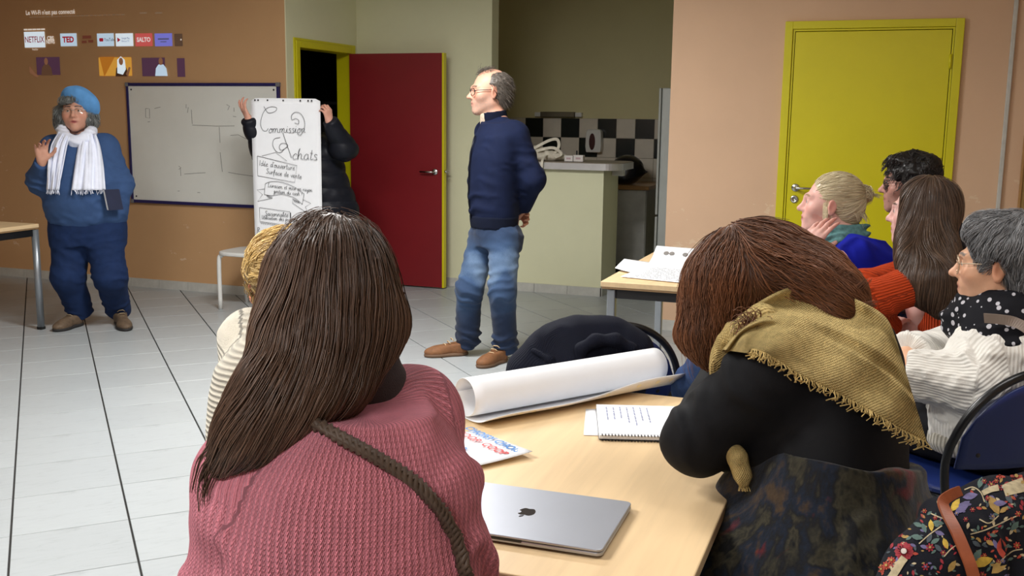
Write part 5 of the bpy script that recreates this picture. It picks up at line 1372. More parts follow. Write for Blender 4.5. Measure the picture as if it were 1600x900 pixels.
    panel([(126, 214), (121, 236), (116, 268), (112, 297)], [(149, 208), (156, 228), (162, 262), (165, 297)], seed=5)
    # beret
    B = Frame(W(125, 160, 7.03), np.eye(3)); Rb = np.stack([nrm(RH * .92 - ZU * .38), nrm(FH * .72 + RH * .25 + ZU * .55), [0, 0, 1]], 1); Rb[:, 1] = nrm(Rb[:, 1] - Rb[:, 0] * (Rb[:, 0] @ Rb[:, 1])); Rb[:, 2] = np.cross(Rb[:, 0], Rb[:, 1])
    S = Solid(); S.ell(B.o, (.137, .060, .128), Rb, .02); S.ell(B.o + Rb[:, 1] * .03, (.11, .05, .10), Rb, .04); S.cone(B.o + Rb[:, 1] * .075, B.o + Rb[:, 1] * .105, .007, .005, .01)
    garment('beret', S, M['beret'], root, .006, 2, rump=(.004, 14, 2))
    # grey curls
    S = Solid(); S.ell(F.p(0, -.03, .0), (.098, .10, .10), F, .02); S.ell(F.p(-.088, .0, -.045), (.048, .06, .085), F, .03); S.ell(F.p(.092, .0, -.04), (.052, .06, .09), F, .03)
    S.ell(F.p(.02, .082, .075), (.06, .026, .026), F, .03); S.ell(F.p(0, .12, -.035), (.068, .09, .088), F, .02, '-'); S.cut(F.p(0, 0, -.125), F.d(0, 0, -1), .01)
    V, Q = S.mesh(.007, 1); V = rumple(V, vnormals(V, Q), .010, 26, 6)
    col = [('e', F.p(0, .01, 0), (.074 * sc, .098 * sc, .105 * sc), F.R), ('e', F.p(0, .06, -.05), (.062, .05, .07), F.R)]
    def comb(P): q = F.inv(P); return nrm(P - F.p(0, -.02, .12)) - .3 * ZU + .5 * vnoise(P, 22, 4)[:, None] * RH
    curls = skin_strands(V, Q, 1500, comb, (.03, .08), 9, (.0016, .0006), (.001, .014), (.45, .25), .1, .008, wave=.6)
    n = 900; th = RNG.uniform(-2.5, 2.5, n); el = RNG.uniform(.15, 1.1, n)
    roots = np.array([F.p(.092 * math.sin(t) * math.cos(e), -.02 + .09 * math.cos(t) * math.cos(e), .045 + .085 * math.sin(e)) for t, e in zip(th, el)])
    out = nrm(roots - F.p(0, -.02, 0)); keep = ~((np.abs(th) < .55) & (el < .5)); roots, out = roots[keep], out[keep]
    st = grow(roots, out + ZU * -.3, RNG.uniform(.07, .16, len(roots)), 14, lambda P, t: np.tile(-ZU, (len(P), 1)) + .5 * nrm(P - F.p(0, -.02, 0)) * (1 if t < .5 else -.6), col, RNG.uniform(.01, .03, len(roots)), (90, .6), .010, 1.3, .7)
    hair_object('hair', root, hair_mat('grey_curls', (52, 54, 54), (148, 150, 146)), (V, Q), [curls], .3)
    # notebook under her arm
    o = empty('pocket_notebook', tuple(W(176, 312, 6.93)), 0, 'dark blue notebook with white page edges under the arm of the woman with the beret', 'notebook')
    R = np.stack([heading(.55, -.5), nrm(ZU * .98 + RH * -.15), heading(.6, .7)], 1)
    MB().box((0, 0, 0), (.02, .135, .10), R).build('page_block', M['paper'], o); c = plain('navy_cover', (22, 30, 58), .5)
    for s in (-1, 1): MB().box(R @ V3(s * .0115, 0, .003), (.003, .14, .105), R).build('cover', c, o)
    MB().box(R @ V3(0, 0, .055), (.025, .14, .003), R).build('spine', c, o)
speaker()

# ================================================================== the standing man
M['navy_knit'] = cloth('navy_knit', (14, 24, 52), 'plain', var=.08, strength=.45, sheen=.12)
M['navy_rib'] = cloth('navy_rib', (12, 20, 42), 'rib', 240, .5, sheen=.1)
def jeans_mat():
    t = NT('washed_jeans'); v = t.obj(); f = t.noise(5, 5, .6, v); a = t.n('ShaderNodeAttribute', attribute_name='tone'); sp = t.n('ShaderNodeSeparateXYZ'); t.l(a.outputs['Vector'], sp.inputs[0])
    m = t.math('ADD', t.math('MULTIPLY', f, .35), t.math('MULTIPLY', sp.outputs[0], .65)); g = t.noise(260, 2, .6, t.obj((1, 1, .25)))
    c = t.ramp(t.math('ADD', m, t.math('MULTIPLY_ADD', g, .12, -.06)), [(.15, s2l((34, 46, 70))), (.5, s2l((56, 78, 110))), (.85, s2l((122, 145, 172)))]); t.set(c, .85, spec=.2, sheen=.1); t.bump(g, .25, .002); return t.m
M['jeans'] = jeans_mat()
M['tan_shoe'] = plain('tan_suede', (124, 82, 50), .75, var=.1, scale=40); M['tan_sole'] = plain('brown_sole', (104, 78, 58), .7); M['cream_lace'] = plain('cream_laces', (196, 170, 132), .8)
def man():
    D = 6.30; root = person(Gz(738, 562), 'balding man in navy zip sweater and jeans standing with hands behind his back')
    F = frame(W(765, 143, 6.27), heading(-1, -.22)).tilt(pitch=.02); sc = 1.14; fwd = heading(-.92, -.42)
    hR, tR = Gz(731, 554), Gz(664, 558); hL, tL = Gz(790, 563), Gz(748, 576)
    J = dict(neck=W(774, 190, D), chest=W(775, 235, D), pelvis=W(774, 345, D), shL=W(806, 212, 6.16), shR=W(762, 208, 6.45), elL=W(834, 280, 6.18), wrL=W(817, 326, 6.36), elR=W(800, 285, 6.56), wrR=W(812, 328, 6.50))
    J.update(hipR=W(756, 374, 6.38), hipL=W(788, 374, 6.24), knR=W(733, 452, 6.34), knL=W(785, 455, 6.18), anR=hR + V3(0, 0, .10), anL=hL + V3(0, 0, .10), toeR=tR + V3(0, 0, .04), toeL=tL + V3(0, 0, .04))
    hl = hframe(J['wrL'], heading(-.35, .9, -.6), heading(.9, .3, -.1)); hr = hframe(J['wrR'], heading(.5, -.6, -.5), heading(.2, .8, .2))
    body_mesh(root, F, sc, J, [(hl, dict(curl=((.5, .6, .4),) * 4, side=1)), (hr, dict(curl=((.5, .6, .4),) * 4, side=-1))], (212, 160, 136), .005, dict(nose=1.12), dict(lips=(176, 108, 98), brow=(96, 78, 66), beard=((158, 140, 128), .62), flush=.5))
    add_eyes(F, sc, root, (90, 100, 104)); glasses(root, F, sc, plain('dark_rims', (40, 34, 36), .35), .0022, (.025, .019))
    T = frame(W(772, 340, D), fwd)
    S = Solid(); S.loft(T, [(-.02, .165, .135), (.0, .172, .142), (.05, .178, .15, 0, .005), (.2, .185, .152, 0, .008), (.38, .20, .148, 0, .0), (.50, .195, .125, 0, -.01), (.575, .125, .09, 0, -.015)], .04)
    for s in 'LR': S.cone(J['neck'] + V3(0, 0, -.02), J['sh' + s], .06, .07, .06); S.limb([J['sh' + s], J['el' + s], J['wr' + s]], [.078, .067, .05], .05)
    body = garment('sweater', S, M['navy_knit'], root, .008, 2, fold=[(J['elL'], (.1, .2, 1), .014, .06, .15), (T.p(0, .1, .10), (.2, 0, 1), .010, .09, .22), (T.p(-.15, 0, .42), (.5, .2, 1), .008, .08, .16)], rump=(.003, 8, 1))
    S = Solid(); S.loft(T, [(-.06, .168, .14), (-.02, .172, .146), (.018, .176, .148)], .01); V, Q = S.mesh(.008, 2); wparent(link_mesh('waistband', V, Q, M['navy_rib'], None, attrs={'yarn': yarn(V, T, .16)}), body)
    # stand collar, zip, shirt
    C = frame(J['neck'] + V3(0, 0, -.02), fwd).tilt(pitch=.12)
    S = Solid(); S.loft(C, [(-.02, .095, .095, 0, .0), (.03, .082, .085, 0, .004), (.085, .078, .084, 0, .008)], .01); S.loft(C, [(-.04, .066, .07, 0, .006), (.12, .064, .072, 0, .016)], .004, '-'); S.cone(C.p(.012, .08, .10), C.p(.004, .11, -.08), .040, .014, .01, '-')
    V, Q = S.mesh(.006, 2); wparent(link_mesh('collar', V, Q, M['navy_rib'], None, attrs={'yarn': yarn(V, C, .08)}), body)
    zp = [T.p(.008, .0, 0) + T.d(0, y, z) for z, y in ((.0, .150), (.1, .166), (.2, .168), (.32, .164), (.42, .150), (.50, .125))]; MB().tube(zp, .0045, 6).build('zip', plain('dark_zip', (16, 18, 30), .4, .5), body, smooth=True, world=True)
    S = Solid(); S.loft(C, [(-.05, .06, .064, 0, .012), (.06, .058, .062, 0, .018)], .01); S.cone(C.p(.02, .07, .0), C.p(.01, .075, .07), .022, .014, .02); S.cone(C.p(-.02, .07, .0), C.p(-.022, .07, .07), .018, .014, .02); S.cut(C.p(0, 0, .07), C.d(0, -.3, 1), .004)
    garment('shirt', S, plain('beige_check_shirt', (196, 178, 156), .8, var=.12, scale=60), root, .006, 1)
    # jeans
    S = Solid(); S.loft(T, [(-.17, .165, .135, 0, -.01), (-.06, .160, .134), (-.03, .155, .13)], .05)
    for s in 'LR': S.limb([J['hip' + s], J['kn' + s], J['an' + s] + V3(0, 0, -.03)], [.096, .080, .074], .04)
    S.ell(T.p(-.06, -.085, -.13), (.085, .07, .08), T, .05); S.ell(T.p(.06, -.085, -.13), (.085, .07, .08), T, .05)
    V, Q = S.mesh(.007, 2); N = vnormals(V, Q); V = rumple(V, N, .004, 10, 2)
    fl = [(J['anR'] + V3(0, 0, .05), (.2, 0, 1), .018, .055, .15), (J['anL'] + V3(0, 0, .05), (-.2, 0, 1), .018, .055, .15), (J['knR'] + V3(0, 0, .0), (.3, 0, 1), .013, .06, .15), (J['knL'], (-.3, 0, 1), .013, .06, .15), (T.p(.02, .1, -.12), (.2, .5, 1), .010, .06, .18), (T.p(-.1, -.05, -.16), (.2, .5, 1), .008, .07, .16)]
    for i, f in enumerate(fl): V = folds(V, N, *f, seed=30 + i)
    wear = np.zeros(len(V))
    for a, b in (('hipR', 'knR'), ('hipL', 'knL')):
        d, t, L = seg_dist(V, J[a], J[b]); o = (V - J[a]) @ fwd; wear = np.maximum(wear, np.exp(-((d - .085) / .06) ** 2) * (o > -.06) * (.55 + .45 * np.sin(t * PI)) * .85)
    wear = np.clip(wear * (.75 + .4 * vnoise(V, 11, 4)), 0, 1)
    link_mesh('jeans', V, Q, M['jeans'], root, cols=np.stack([wear] * 3, 1))
    shoe(root, hR, tR, M['tan_shoe'], M['tan_sole'], h=.09, w=.05, lace=M['cream_lace']); shoe(root, hL, tL, M['tan_shoe'], M['tan_sole'], h=.09, w=.05, lace=M['cream_lace'])
    # thin hair around the sides and back
    S = Solid(); S.ell(F.p(0, -.030 * sc, .030 * sc), (.082 * sc, .093 * sc, .086 * sc), F, .01); S.ell(F.p(0, -.06 * sc, -.03 * sc), (.066 * sc, .055 * sc, .06 * sc), F, .03); S.ell(F.p(0, .10 * sc, .02 * sc), (.12 * sc, .098 * sc, .2 * sc), F, .01, '-'); S.ell(F.p(0, .02 * sc, .125 * sc), (.06 * sc, .095 * sc, .05 * sc), F, .02, '-')
    for s in (-1, 1): S.ell(F.p(s * .085 * sc, -.004 * sc, -.005 * sc), (.03 * sc, .028 * sc, .042 * sc), F, .006, '-')
    S.cut(F.p(0, 0, -.085 * sc), F.d(0, .4, -1), .01)
    V, Q = S.mesh(.005, 1); V = rumple(V, vnormals(V, Q), .004, 60, 3)
    n = 1400; vi = RNG.integers(0, len(V), n); N = vnormals(V, Q); r = V[vi]; d = nrm(N[vi] * .5 + F.d(0, -.6, -.55))
    st = grow(r, d, RNG.uniform(.018, .04, n), 5, lambda P, t: np.tile(F.d(0, -.4, -1), (len(P), 1)), [], np.zeros(n), None, 0, 1, .85)
    n2 = 160; a = RNG.uniform(-1, 1, n2); b = RNG.uniform(-.3, 1, n2); rt = np.array([F.p(.05 * x * sc, (.015 + .055 * y) * sc, (.119 - .02 * x * x - .018 * max(y, 0) ** 2) * sc) for x, y in zip(a, b)])
    s2 = grow(rt, np.tile(F.d(.1, -.5, .45), (n2, 1)) + RNG.normal(0, .3, (n2, 3)), RNG.uniform(.03, .055, n2), 6, lambda P, t: np.tile(F.d(.2, -.8, -.1), (len(P), 1)), [], np.zeros(n2), None, .003, 1, .8)
    hair_object('hair', root, hair_mat('greying_brown_hair', (34, 29, 26), (128, 118, 108), .5), (V, Q), [tubes(st, .0011, .0004, RNG.uniform(.0, .9, n)), tubes(s2, .0008, .0004, RNG.uniform(.1, .6, n2))], .35)
man()

# ================================================================== the person hidden behind the sheet
M['puffer'] = cloth('black_quilted_nylon', (24, 26, 34), 'plain', strength=.2, rough=.45, sheen=0, var=.1)
def holder():
    D = 8.05; base = W(490,300,D); root = person(W(490, 300, D), 'person in a black quilted coat hidden behind the flip chart sheet they hold up')
    F = frame(W(470, 192, D), heading(-.1, -1)); fwd = heading(.1, -1); f0 = W(490, 300, D)
    fl = np.array([f0[0], f0[1], 0])
    J = dict(neck=W(472, 216, D), chest=W(480, 255, D), pelvis=W(492, 335, D), shR=W(438, 226, D), shL=W(520, 228, D), elR=W(412, 238, 7.80), wrR=W(389, 187, 7.64), elL=W(538, 232, 7.80), wrL=W(515, 190, 7.64))
    for s, k in (('R', -1), ('L', 1)):
        J['hip' + s] = J['pelvis'] + RH * k * .09; J['kn' + s] = np.array([*(fl + RH * k * .1)[:2], .47]); J['an' + s] = np.array([*(fl + RH * k * .1)[:2], .09]); J['toe' + s] = J['an' + s] + fwd * .12 - V3(0, 0, .05)
    hR = hframe(J['wrR'], heading(-.45, -.1, .9), heading(-.7, -.5, -.2)); hL = hframe(J['wrL'], heading(-.12, -.2, 1), heading(.75, -.6, .1))
    body_mesh(root, F, .95, J, [(hR, dict(curl=((.1, .3, .3), (.35, .4, .3), (.5, .5, .3), (.2, .4, .3)), spread=.2, side=-1, thumb=(.9, .3))), (hL, dict(curl=((.75, .9, .4), (.8, .9, .4), (.85, .9, .4), (.9, .9, .4)), side=1, thumb=(.9, .5)))], (214, 160, 140), .005)
    T = frame(W(494, 360, D), fwd)
    S = Solid(); S.loft(T, [(-.02, .28, .18, -.03), (.05, .31, .19, -.03), (.2, .30, .18, -.02), (.4, .27, .17, .02), (.58, .25, .14, .05), (.70, .19, .12, .08), (.76, .09, .08, .1)], .05)
    for s in 'LR': S.cone(J['neck'] + V3(0, 0, -.03), J['sh' + s], .08, .09, .06); S.limb([J['sh' + s], J['el' + s], J['wr' + s]], [.095, .085, .050], .05)
    def quilt(V, N, Q): h = (V[:, 2] - T.o[2]); return V + N * (.012 * np.abs(np.sin(h / .115 * PI + .8 * vnoise(V, 3, 2))) ** .6)[:, None]
    cm = garment('coat', S, M['puffer'], root, .009, 2, rump=(.006, 9, 4), post=quilt)
    p = T.p(-.25, .17, .05); MB().box(p, (.05, .02, .016)).build('logo_tag', plain('grey_tag', (190, 192, 200), .6), cm, world=True)
    S = Solid()
    for s in 'LR': S.limb([J['hip' + s], J['kn' + s], J['an' + s]], [.11, .08, .07], .03)
    garment('trousers', S, plain('black_trousers', (22, 22, 28), .8), root, .011, 2, rump=(.005, 10, 1))
    for s in 'LR': a = np.array([*J['an' + s][:2], 0]); shoe(root, a - fwd * .07, a + fwd * .19, M['black'], M['rubber'])
    S = Solid(); S.ell(F.p(0, -.03, .03), (.088, .095, .09), F); S.ell(F.p(0, .1, -.02), (.08, .09, .1), F, .01, '-'); V, Q = S.mesh(.007, 1)
    hair_object('hair', root, hair_mat('dark_hair', (30, 24, 22), (70, 58, 50)), (V, Q), [], .3)
holder()
# ================================================================== seated audience
def long_hair(F, sc, n, length, col, margin, field, steps=18, crown=(0, -.02, .10), th=(-3.14, 3.14), part=0.0, clump=None, wave=.004, wf=1.2, stiff=.72, lift=.25, rr=(.079, .099, .092)):
    """strands from the whole scalp, combed away from a parting"""
    t = RNG.uniform(th[0], th[1], n); e = np.arcsin(RNG.uniform(.0, 1, n)) ; e = np.where(RNG.uniform(size=n) < .35, RNG.uniform(.9, 1.5, n), e)
    c = np.stack([rr[0] * np.sin(t) * np.cos(e), -.018 + rr[1] * np.cos(t) * np.cos(e), .036 + rr[2] * np.sin(e)], 1) * sc
    r = F.o + c @ F.R.T; nn = nrm(c / np.array(rr)[None] ** 2 - np.array([0, -.018, .036]) * 0) @ F.R.T
    side = np.sign(c[:, 0] - part * sc)[:, None]; d = side * F.R[:, 0] * .8 - F.R[:, 2] * .45 - F.R[:, 1] * .1; d = d - nn * (d * nn).sum(1, keepdims=True); d = nrm(nrm(d) + nn * lift)
    L = RNG.uniform(length[0], length[1], n); return grow(r, d, L, steps, field, col, RNG.uniform(margin[0], margin[1], n), clump, wave, wf, stiff)

# ---------------------------------------------------------------- woman in the pink sweater (nearest, seen from behind)
M['pink'] = cloth('dusty_pink_wool', (242, 146, 162), 'knit', 84, .9, sheen=.3, var=.08, con=.2)
M['hair_brown'] = hair_mat('dark_brown_hair', (40, 27, 23), (122, 94, 76), .42)
M['charcoal'] = cloth('charcoal_jersey', (52, 44, 46), 'plain', var=.08)
M['strap_brown'] = plain('dark_brown_strap', (72, 56, 44), .6, var=.12, scale=60)
def pink():
    D = 1.42; fwd = heading(-.42, 1); root = person(W(520, 900, 1.42), 'woman with long brown hair and dusty pink wool sweater seen from behind, nearest the camera')
    F = frame(W(511, 478, 1.41), heading(-.45, 1, -.12)).tilt(roll=.04); sc = 1.0
    pel = W(545, 1330, 1.45); pel[2] = .56
    J = dict(neck=W(545, 612, 1.43), chest=W(535, 760, 1.43), pelvis=pel, shL=W(398, 742, 1.36), shR=W(645, 655, 1.49), elL=W(372, 930, 1.40), elR=W(668, 900, 1.50), wrL=W(440, 980, 1.70), wrR=W(620, 960, 1.72))
    J.update(sitting(root, pel, fwd, .07, cloth('dark_trousers', (34, 34, 44)), M['black']))
    hands = [(hframe(J['wrL'], heading(.25, .9, -.2), ZU), dict(curl=((.3, .4, .3),) * 4, side=1)), (hframe(J['wrR'], heading(-.4, .8, -.2), ZU), dict(curl=((.3, .4, .3),) * 4, side=-1))]
    body_mesh(root, F, sc, J, hands, (214, 164, 140), .006, slim=.75)
    T = frame(pel, fwd, nrm(J['neck'] - pel)); H = float(np.linalg.norm(J['neck'] - pel))
    S = Solid(); S.loft(T, [(-.06, .18, .16), (.1, .185, .15), (.25, .19, .145), (.36, .185, .14, 0, -.005), (H - .09, .165, .12, 0, -.02), (H - .03, .115, .09, 0, -.02), (H - .005, .085, .075, 0, -.01)], .04)
    for s, d in (('L', .062), ('R', .064)):
        S.cone(J['neck'] + V3(0, 0, -.055), J['sh' + s], .060, d, .07); S.limb([J['sh' + s], J['el' + s], J['wr' + s]], [d + .004, .066, .045], .06)
    limbs = [[J['sh' + s], J['el' + s], J['wr' + s]] for s in 'LR']
    sw = garment('sweater', S, M['pink'], root, .006, 3, F=T, yr=.19, limbs=limbs, lr=.105, fold=[(W(360, 880, 1.33), (.3, .2, 1), .010, .13, .16), (W(700, 800, 1.46), (-.5, .2, 1), .016, .12, .15), (W(600, 840, 1.30), (.7, 0, 1), .010, .2, .2)], rump=(.005, 8, 3))
    # shoulder seam: a thick raised rib
    C = frame(J['neck'] + V3(0, 0, -.015), fwd, nrm(F.o - J['neck'])); S = Solid(); S.loft(C, [(-.05, .098, .092), (.0, .090, .086), (.06, .080, .080), (.12, .074, .078)], .01); garment('turtleneck', S, M['charcoal'], root, .006, 2, fold=[(C.p(0, -.06, .01), C.d(.2, 0, 1), .010, .03, .12)])
    # bag strap across the back, laid on the sweater surface
    from mathutils.bvhtree import BVHTree
    bv = BVHTree.FromPolygons([tuple(v.co + sw.location * 0) for v in sw.data.vertices], [tuple(p.vertices) for p in sw.data.polygons])
    eye = Vector((0, 0, CAM_H)); pts = []
    for u, v in catmull([(452, 652), (490, 662), (545, 690), (600, 722), (650, 757), (688, 797), (708, 836), (722, 880), (728, 920)], 6):
        d = Vector(W(u, v, 1.0)) - eye; h, n_, _, _ = bv.ray_cast(eye, d)
        if h is not None: pts.append(np.array(h) + np.array(n_) * .004)
    if len(pts) > 3:
        m = MB(); m.tube(pts, .0095, 10, flat=.55); o = m.build('shoulder_strap', M['strap_brown'], None, smooth=True); tag(o, 'dark brown cord strap running across the back of the pink sweater', 'bag strap')
        tw = MB()
        P = np.array(pts); T_ = nrm(np.gradient(P, axis=0)); s_ = np.concatenate([[0], np.cumsum(np.linalg.norm(np.diff(P, axis=0), axis=1))])
        for k in range(3):
            q = []
            for i in range(len(P)):
                x = nrm(np.cross(T_[i], FH)); a = s_[i] * 240 + k * 2 * PI / 3; q.append(P[i] + x * .0075 * math.cos(a) - FH * (.004 + .003 * math.sin(a)))
            tw.tube(q, .0042, 6)
        tw.build('twisted_strand', M['strap_brown'], o, smooth=True)
    # hair: falls back over the left shoulder
    hd = ('e', F.p(0, -.016, .03), (.077 * sc, .097 * sc, .092 * sc), F.R); nk = ('c', F.p(0, -.02, -.05), J['neck'], .062, .068)
    tors = [nk, ('c', J['neck'] + V3(0, 0, -.05), J['shL'], .078, .080), ('c', J['neck'] + V3(0, 0, -.05), J['shR'], .078, .080), ('c', J['neck'] + V3(0, 0, -.08), J['chest'], .12, .15), ('c', J['shL'], J['elL'], .08, .075)]
    tgt = W(330, 720, 1.30)
    def field(P, t):
        q = F.inv(P) / sc; back = np.clip(-q[:, 2:3] * 7 + .1, 0, 1)
        pull = nrm(tgt - P) * .9 + np.array([0, 0, -.55]); g = np.tile(-F.R[:, 2] * .9 + F.R[:, 1] * -.12, (len(P), 1)); return nrm(g * (1 - back * .75) + pull * back * .95)
    S = Solid(); S.ell(F.p(0, -.018 * sc, .030 * sc), (.086 * sc, .104 * sc, .100 * sc), F, .02); S.ell(F.p(.060, .035, -.055), (.038, .045, .075), F, .04); S.ell(F.p(.004, -.04 * sc, -.022 * sc), (.094 * sc, .078 * sc, .066 * sc), F, .04)
    S.chain([F.p(-.03, -.06, -.05), W(486, 582, 1.335), W(436, 632, 1.305), W(384, 684, 1.285), W(340, 728, 1.28)], [.070, .060, .045, .026, .009], .05); S.ell(F.p(0, .115, -.03), (.072, .075, .12), F, .02, '-')
    V, Q = S.mesh(.006, 2); V = rumple(V, vnormals(V, Q), .005, 14, 3)
    cr = F.p(.010, -.035, .14)
    def comb(P):
        q = F.inv(P); b = np.clip((.01 - q[:, 2:3]) / .10, 0, 1); b = b * b * (3 - 2 * b); return nrm(nrm(P - cr) - F.R[:, 2] * .6) * (1 - b) + b * nrm(nrm(tgt - P) * 1.0 - ZU * (.55 + 0 * q[:, :1]))
    st = skin_strands(V, Q, 5200, comb, (.10, .26), 15, (.0011, .0005), (.0006, .007), (.34, .14), .16, .003, lock=30, wave=.10)
    n2 = 46; tip = np.array([W(345 + RNG.normal(0, 12), 700 + RNG.normal(0, 12), 1.275) for _ in range(n2)]); s2 = grow(tip, np.tile(heading(-1, -.1, -.5), (n2, 1)) + RNG.normal(0, .15, (n2, 3)), RNG.uniform(.04, .085, n2), 10, lambda P, t: np.tile(heading(-.55 + .7 * t, -.1, -1), (len(P), 1)), [], np.zeros(n2), (8, .6), .003, 1, .7)
    n3 = 140; fl = long_hair(F, sc, n3, (.06, .16), [hd] + tors, (.010, .016), field, 16, part=.012, wave=.006, wf=1.0, stiff=.5, lift=.15)
    hair_object('hair', root, M['hair_brown'], (V, Q), [st, tubes(s2, .0011, .0004, RNG.uniform(.2, .5, n2)), tubes(fl, .0004, .0003, RNG.uniform(.4, .8, n3))], .25)
pink()

# ---------------------------------------------------------------- blond person in the cream ribbed sweater
M['cream_rib'] = cloth('cream_ribbed_wool', (226, 218, 200), 'rib', 74, .9, sheen=.4, var=.05)
M['hair_blond'] = hair_mat('blond_hair', (92, 70, 44), (226, 192, 124), .4)
def blond():
    D = 2.6; fwd = heading(-.25, 1); root = person(W(450, 900, 2.6), 'blond short haired person in a cream ribbed sweater half hidden behind the pink sweater')
    F = frame(W(442, 443, D), heading(-.30, 1, -.1)).tilt(roll=-.06); sc = 1.02
    pel = W(455, 800, 2.55); pel[2] = .56
    J = dict(neck=W(455, 504, 2.58), chest=W(460, 590, 2.58), pelvis=pel, shL=W(392, 532, 2.56), shR=W(535, 530, 2.64), elL=W(382, 625, 2.62), elR=W(545, 630, 2.7), wrL=W(425, 650, 2.9), wrR=W(500, 650, 2.95))
    J.update(sitting(root, pel, fwd, .07, cloth('dark_blue_trousers', (36, 44, 66)), M['black']))
    body_mesh(root, F, sc, J, [(hframe(J['wrL'], fwd, ZU), dict(curl=((.4, .5, .3),) * 4, side=1)), (hframe(J['wrR'], fwd, ZU), dict(curl=((.4, .5, .3),) * 4, side=-1))], (224, 158, 132), .006)
    T = frame(pel, fwd, nrm(J['neck'] - pel)); H = float(np.linalg.norm(J['neck'] - pel))
    S = Solid(); S.loft(T, [(-.08, .18, .15), (.0, .195, .15), (.2, .20, .135), (H - .10, .185, .115, 0, -.02), (H - .03, .12, .085, 0, -.02), (H + .0, .065, .06)], .04)
    for s in 'LR': S.cone(J['neck'] + V3(0, 0, -.05), J['sh' + s], .06, .068, .06); S.limb([J['sh' + s], J['el' + s], J['wr' + s]], [.074, .068, .048], .05)
    sw = garment('sweater', S, M['cream_rib'], root, .007, 2, F=T, yr=.17, limbs=[[J['sh' + s], J['el' + s], J['wr' + s]] for s in 'LR'], lr=.1, swap=True, fold=[(J['elL'], (.2, 0, 1), .012, .08, .14)], rump=(.005, 8, 3))
    for pts in ([(398, 542), (378, 568), (364, 596), (358, 640)], [(398, 560), (376, 590), (366, 620), (362, 650)]):
        m = MB(); m.tube(catmull([W(u, v, 2.5) for u, v in pts], 5), .006, 8, flat=.5); o = m.build('shoulder_strap', M['black'], None, smooth=True); tag(o, 'thin black strap over the cream ribbed sweater' + (', inner one' if pts[0][1] > 550 else ', outer one'), 'bag strap', 'black straps on the cream sweater')
    C = frame(J['neck'] + V3(0, 0, .0), fwd, nrm(F.o - J['neck'])); S = Solid(); S.loft(C, [(-.02, .074, .074), (.05, .066, .07)], .01); S.cone(C.p(-.05, -.05, .03), C.p(-.075, .02, .045), .02, .018, .02)
    t = NT('blue_white_print'); f = t.n('ShaderNodeTexWave'); f.inputs['Scale'].default_value = 26; f.inputs['Distortion'].default_value = 9; t.l(t.obj(), f.inputs[0]); t.set(t.ramp(f.outputs['Fac'], [(.35, s2l((40, 44, 140))), (.5, s2l((210, 206, 226))), (.62, s2l((60, 52, 150)))]), .7)
    garment('neck_scarf', S, t.m, root, .006, 2, fold=[(C.p(-.05, -.04, .03), C.d(.4, 0, 1), .012, .03, .12)])
    glasses(root, F, sc, plain('orange_rims', (150, 52, 40), .4), .002)
    S = Solid(); S.ell(F.p(0, -.022, .034), (.084 * sc, .104 * sc, .096 * sc), F, .02); S.ell(F.p(0, -.07, -.04), (.062, .05, .06), F, .03); S.ell(F.p(0, .12, -.03), (.08, .09, .1), F, .02, '-')
    for s in (-1, 1): S.ell(F.p(s * .085, .0, -.012), (.03, .03, .045), F, .006, '-')
    V, Q = S.mesh(.006, 2); V = rumple(V, vnormals(V, Q), .004, 30, 3); N = vnormals(V, Q)
    n = 2600; vi = RNG.integers(0, len(V), n); r = V[vi]; q = F.inv(r)
    top = q[:, 2] > .02
    d = nrm(N[vi] * .35 + np.where(top[:, None], F.d(.75, .15, .1), F.d(0, -.35, -.8)) + RNG.normal(0, .12, (n, 3)))
    L = np.where(top, RNG.uniform(.05, .10, n), RNG.uniform(.015, .035, n)); hc = [('e', F.p(0, -.018, .034), (.080 * sc, .100 * sc, .092 * sc), F.R)]
    st = grow(r, d, L, 9, lambda P, t: np.tile(F.d(.6, -.1, -.5), (len(P), 1)), hc, RNG.uniform(.003, .02, n), (140, .6), .004, 1, .8)
    tn = np.where(top, RNG.uniform(.55, 1, n), RNG.uniform(.0, .45, n)); hair_object('hair', root, M['hair_blond'], (V, Q), [tubes(st, .0012, .0005, tn)], .22)
blond()

# ---------------------------------------------------------------- woman with the mustard scarf, head down on her arm
def dress_mat():
    t = NT('dark_patterned_dress'); v = t.obj((1, 1, .42)); a = t.noise(13, 4, .6, v, .25); b = t.noise(10, 3, .5, t.obj((1.2, 1, .6)), .8)
    c1 = t.ramp(a, [(.36, s2l((12, 13, 16))), (.43, s2l((56, 53, 40))), (.49, s2l((20, 20, 22))), (.55, s2l((18, 28, 44))), (.63, s2l((62, 48, 34)))])
    m = t.math('MULTIPLY_ADD', b, 14.0, -8.6); m.node.use_clamp = True; n = t.noise(34, 5, .75, t.obj()); m2 = t.math('MULTIPLY', m, t.math('MULTIPLY', n, 1.1)); c = t.mix(m2, c1, s2l((112, 26, 26)))
    g = t.noise(90, 3, .7, t.obj()); hs = t.n('ShaderNodeHueSaturation'); t.l(c, hs.inputs['Color']); t.l(t.math('MULTIPLY_ADD', g, 1.2, .35), hs.inputs['Value'])
    t.set(hs.outputs[0], .8, spec=.2, sheen=.12); t.bump(g, .4, .003); return t.m
M['mustard'] = cloth('mustard_tweed', (212, 186, 124), 'weave', 130, .9, sheen=.12, var=.16, vscale=60)
M['black_jersey'] = cloth('black_jersey', (13, 14, 18), 'plain', var=.06, strength=.12, sheen=.02, rough=.75)
M['hair_auburn'] = hair_mat('auburn_brown_hair', (44, 28, 22), (150, 98, 66), .5)
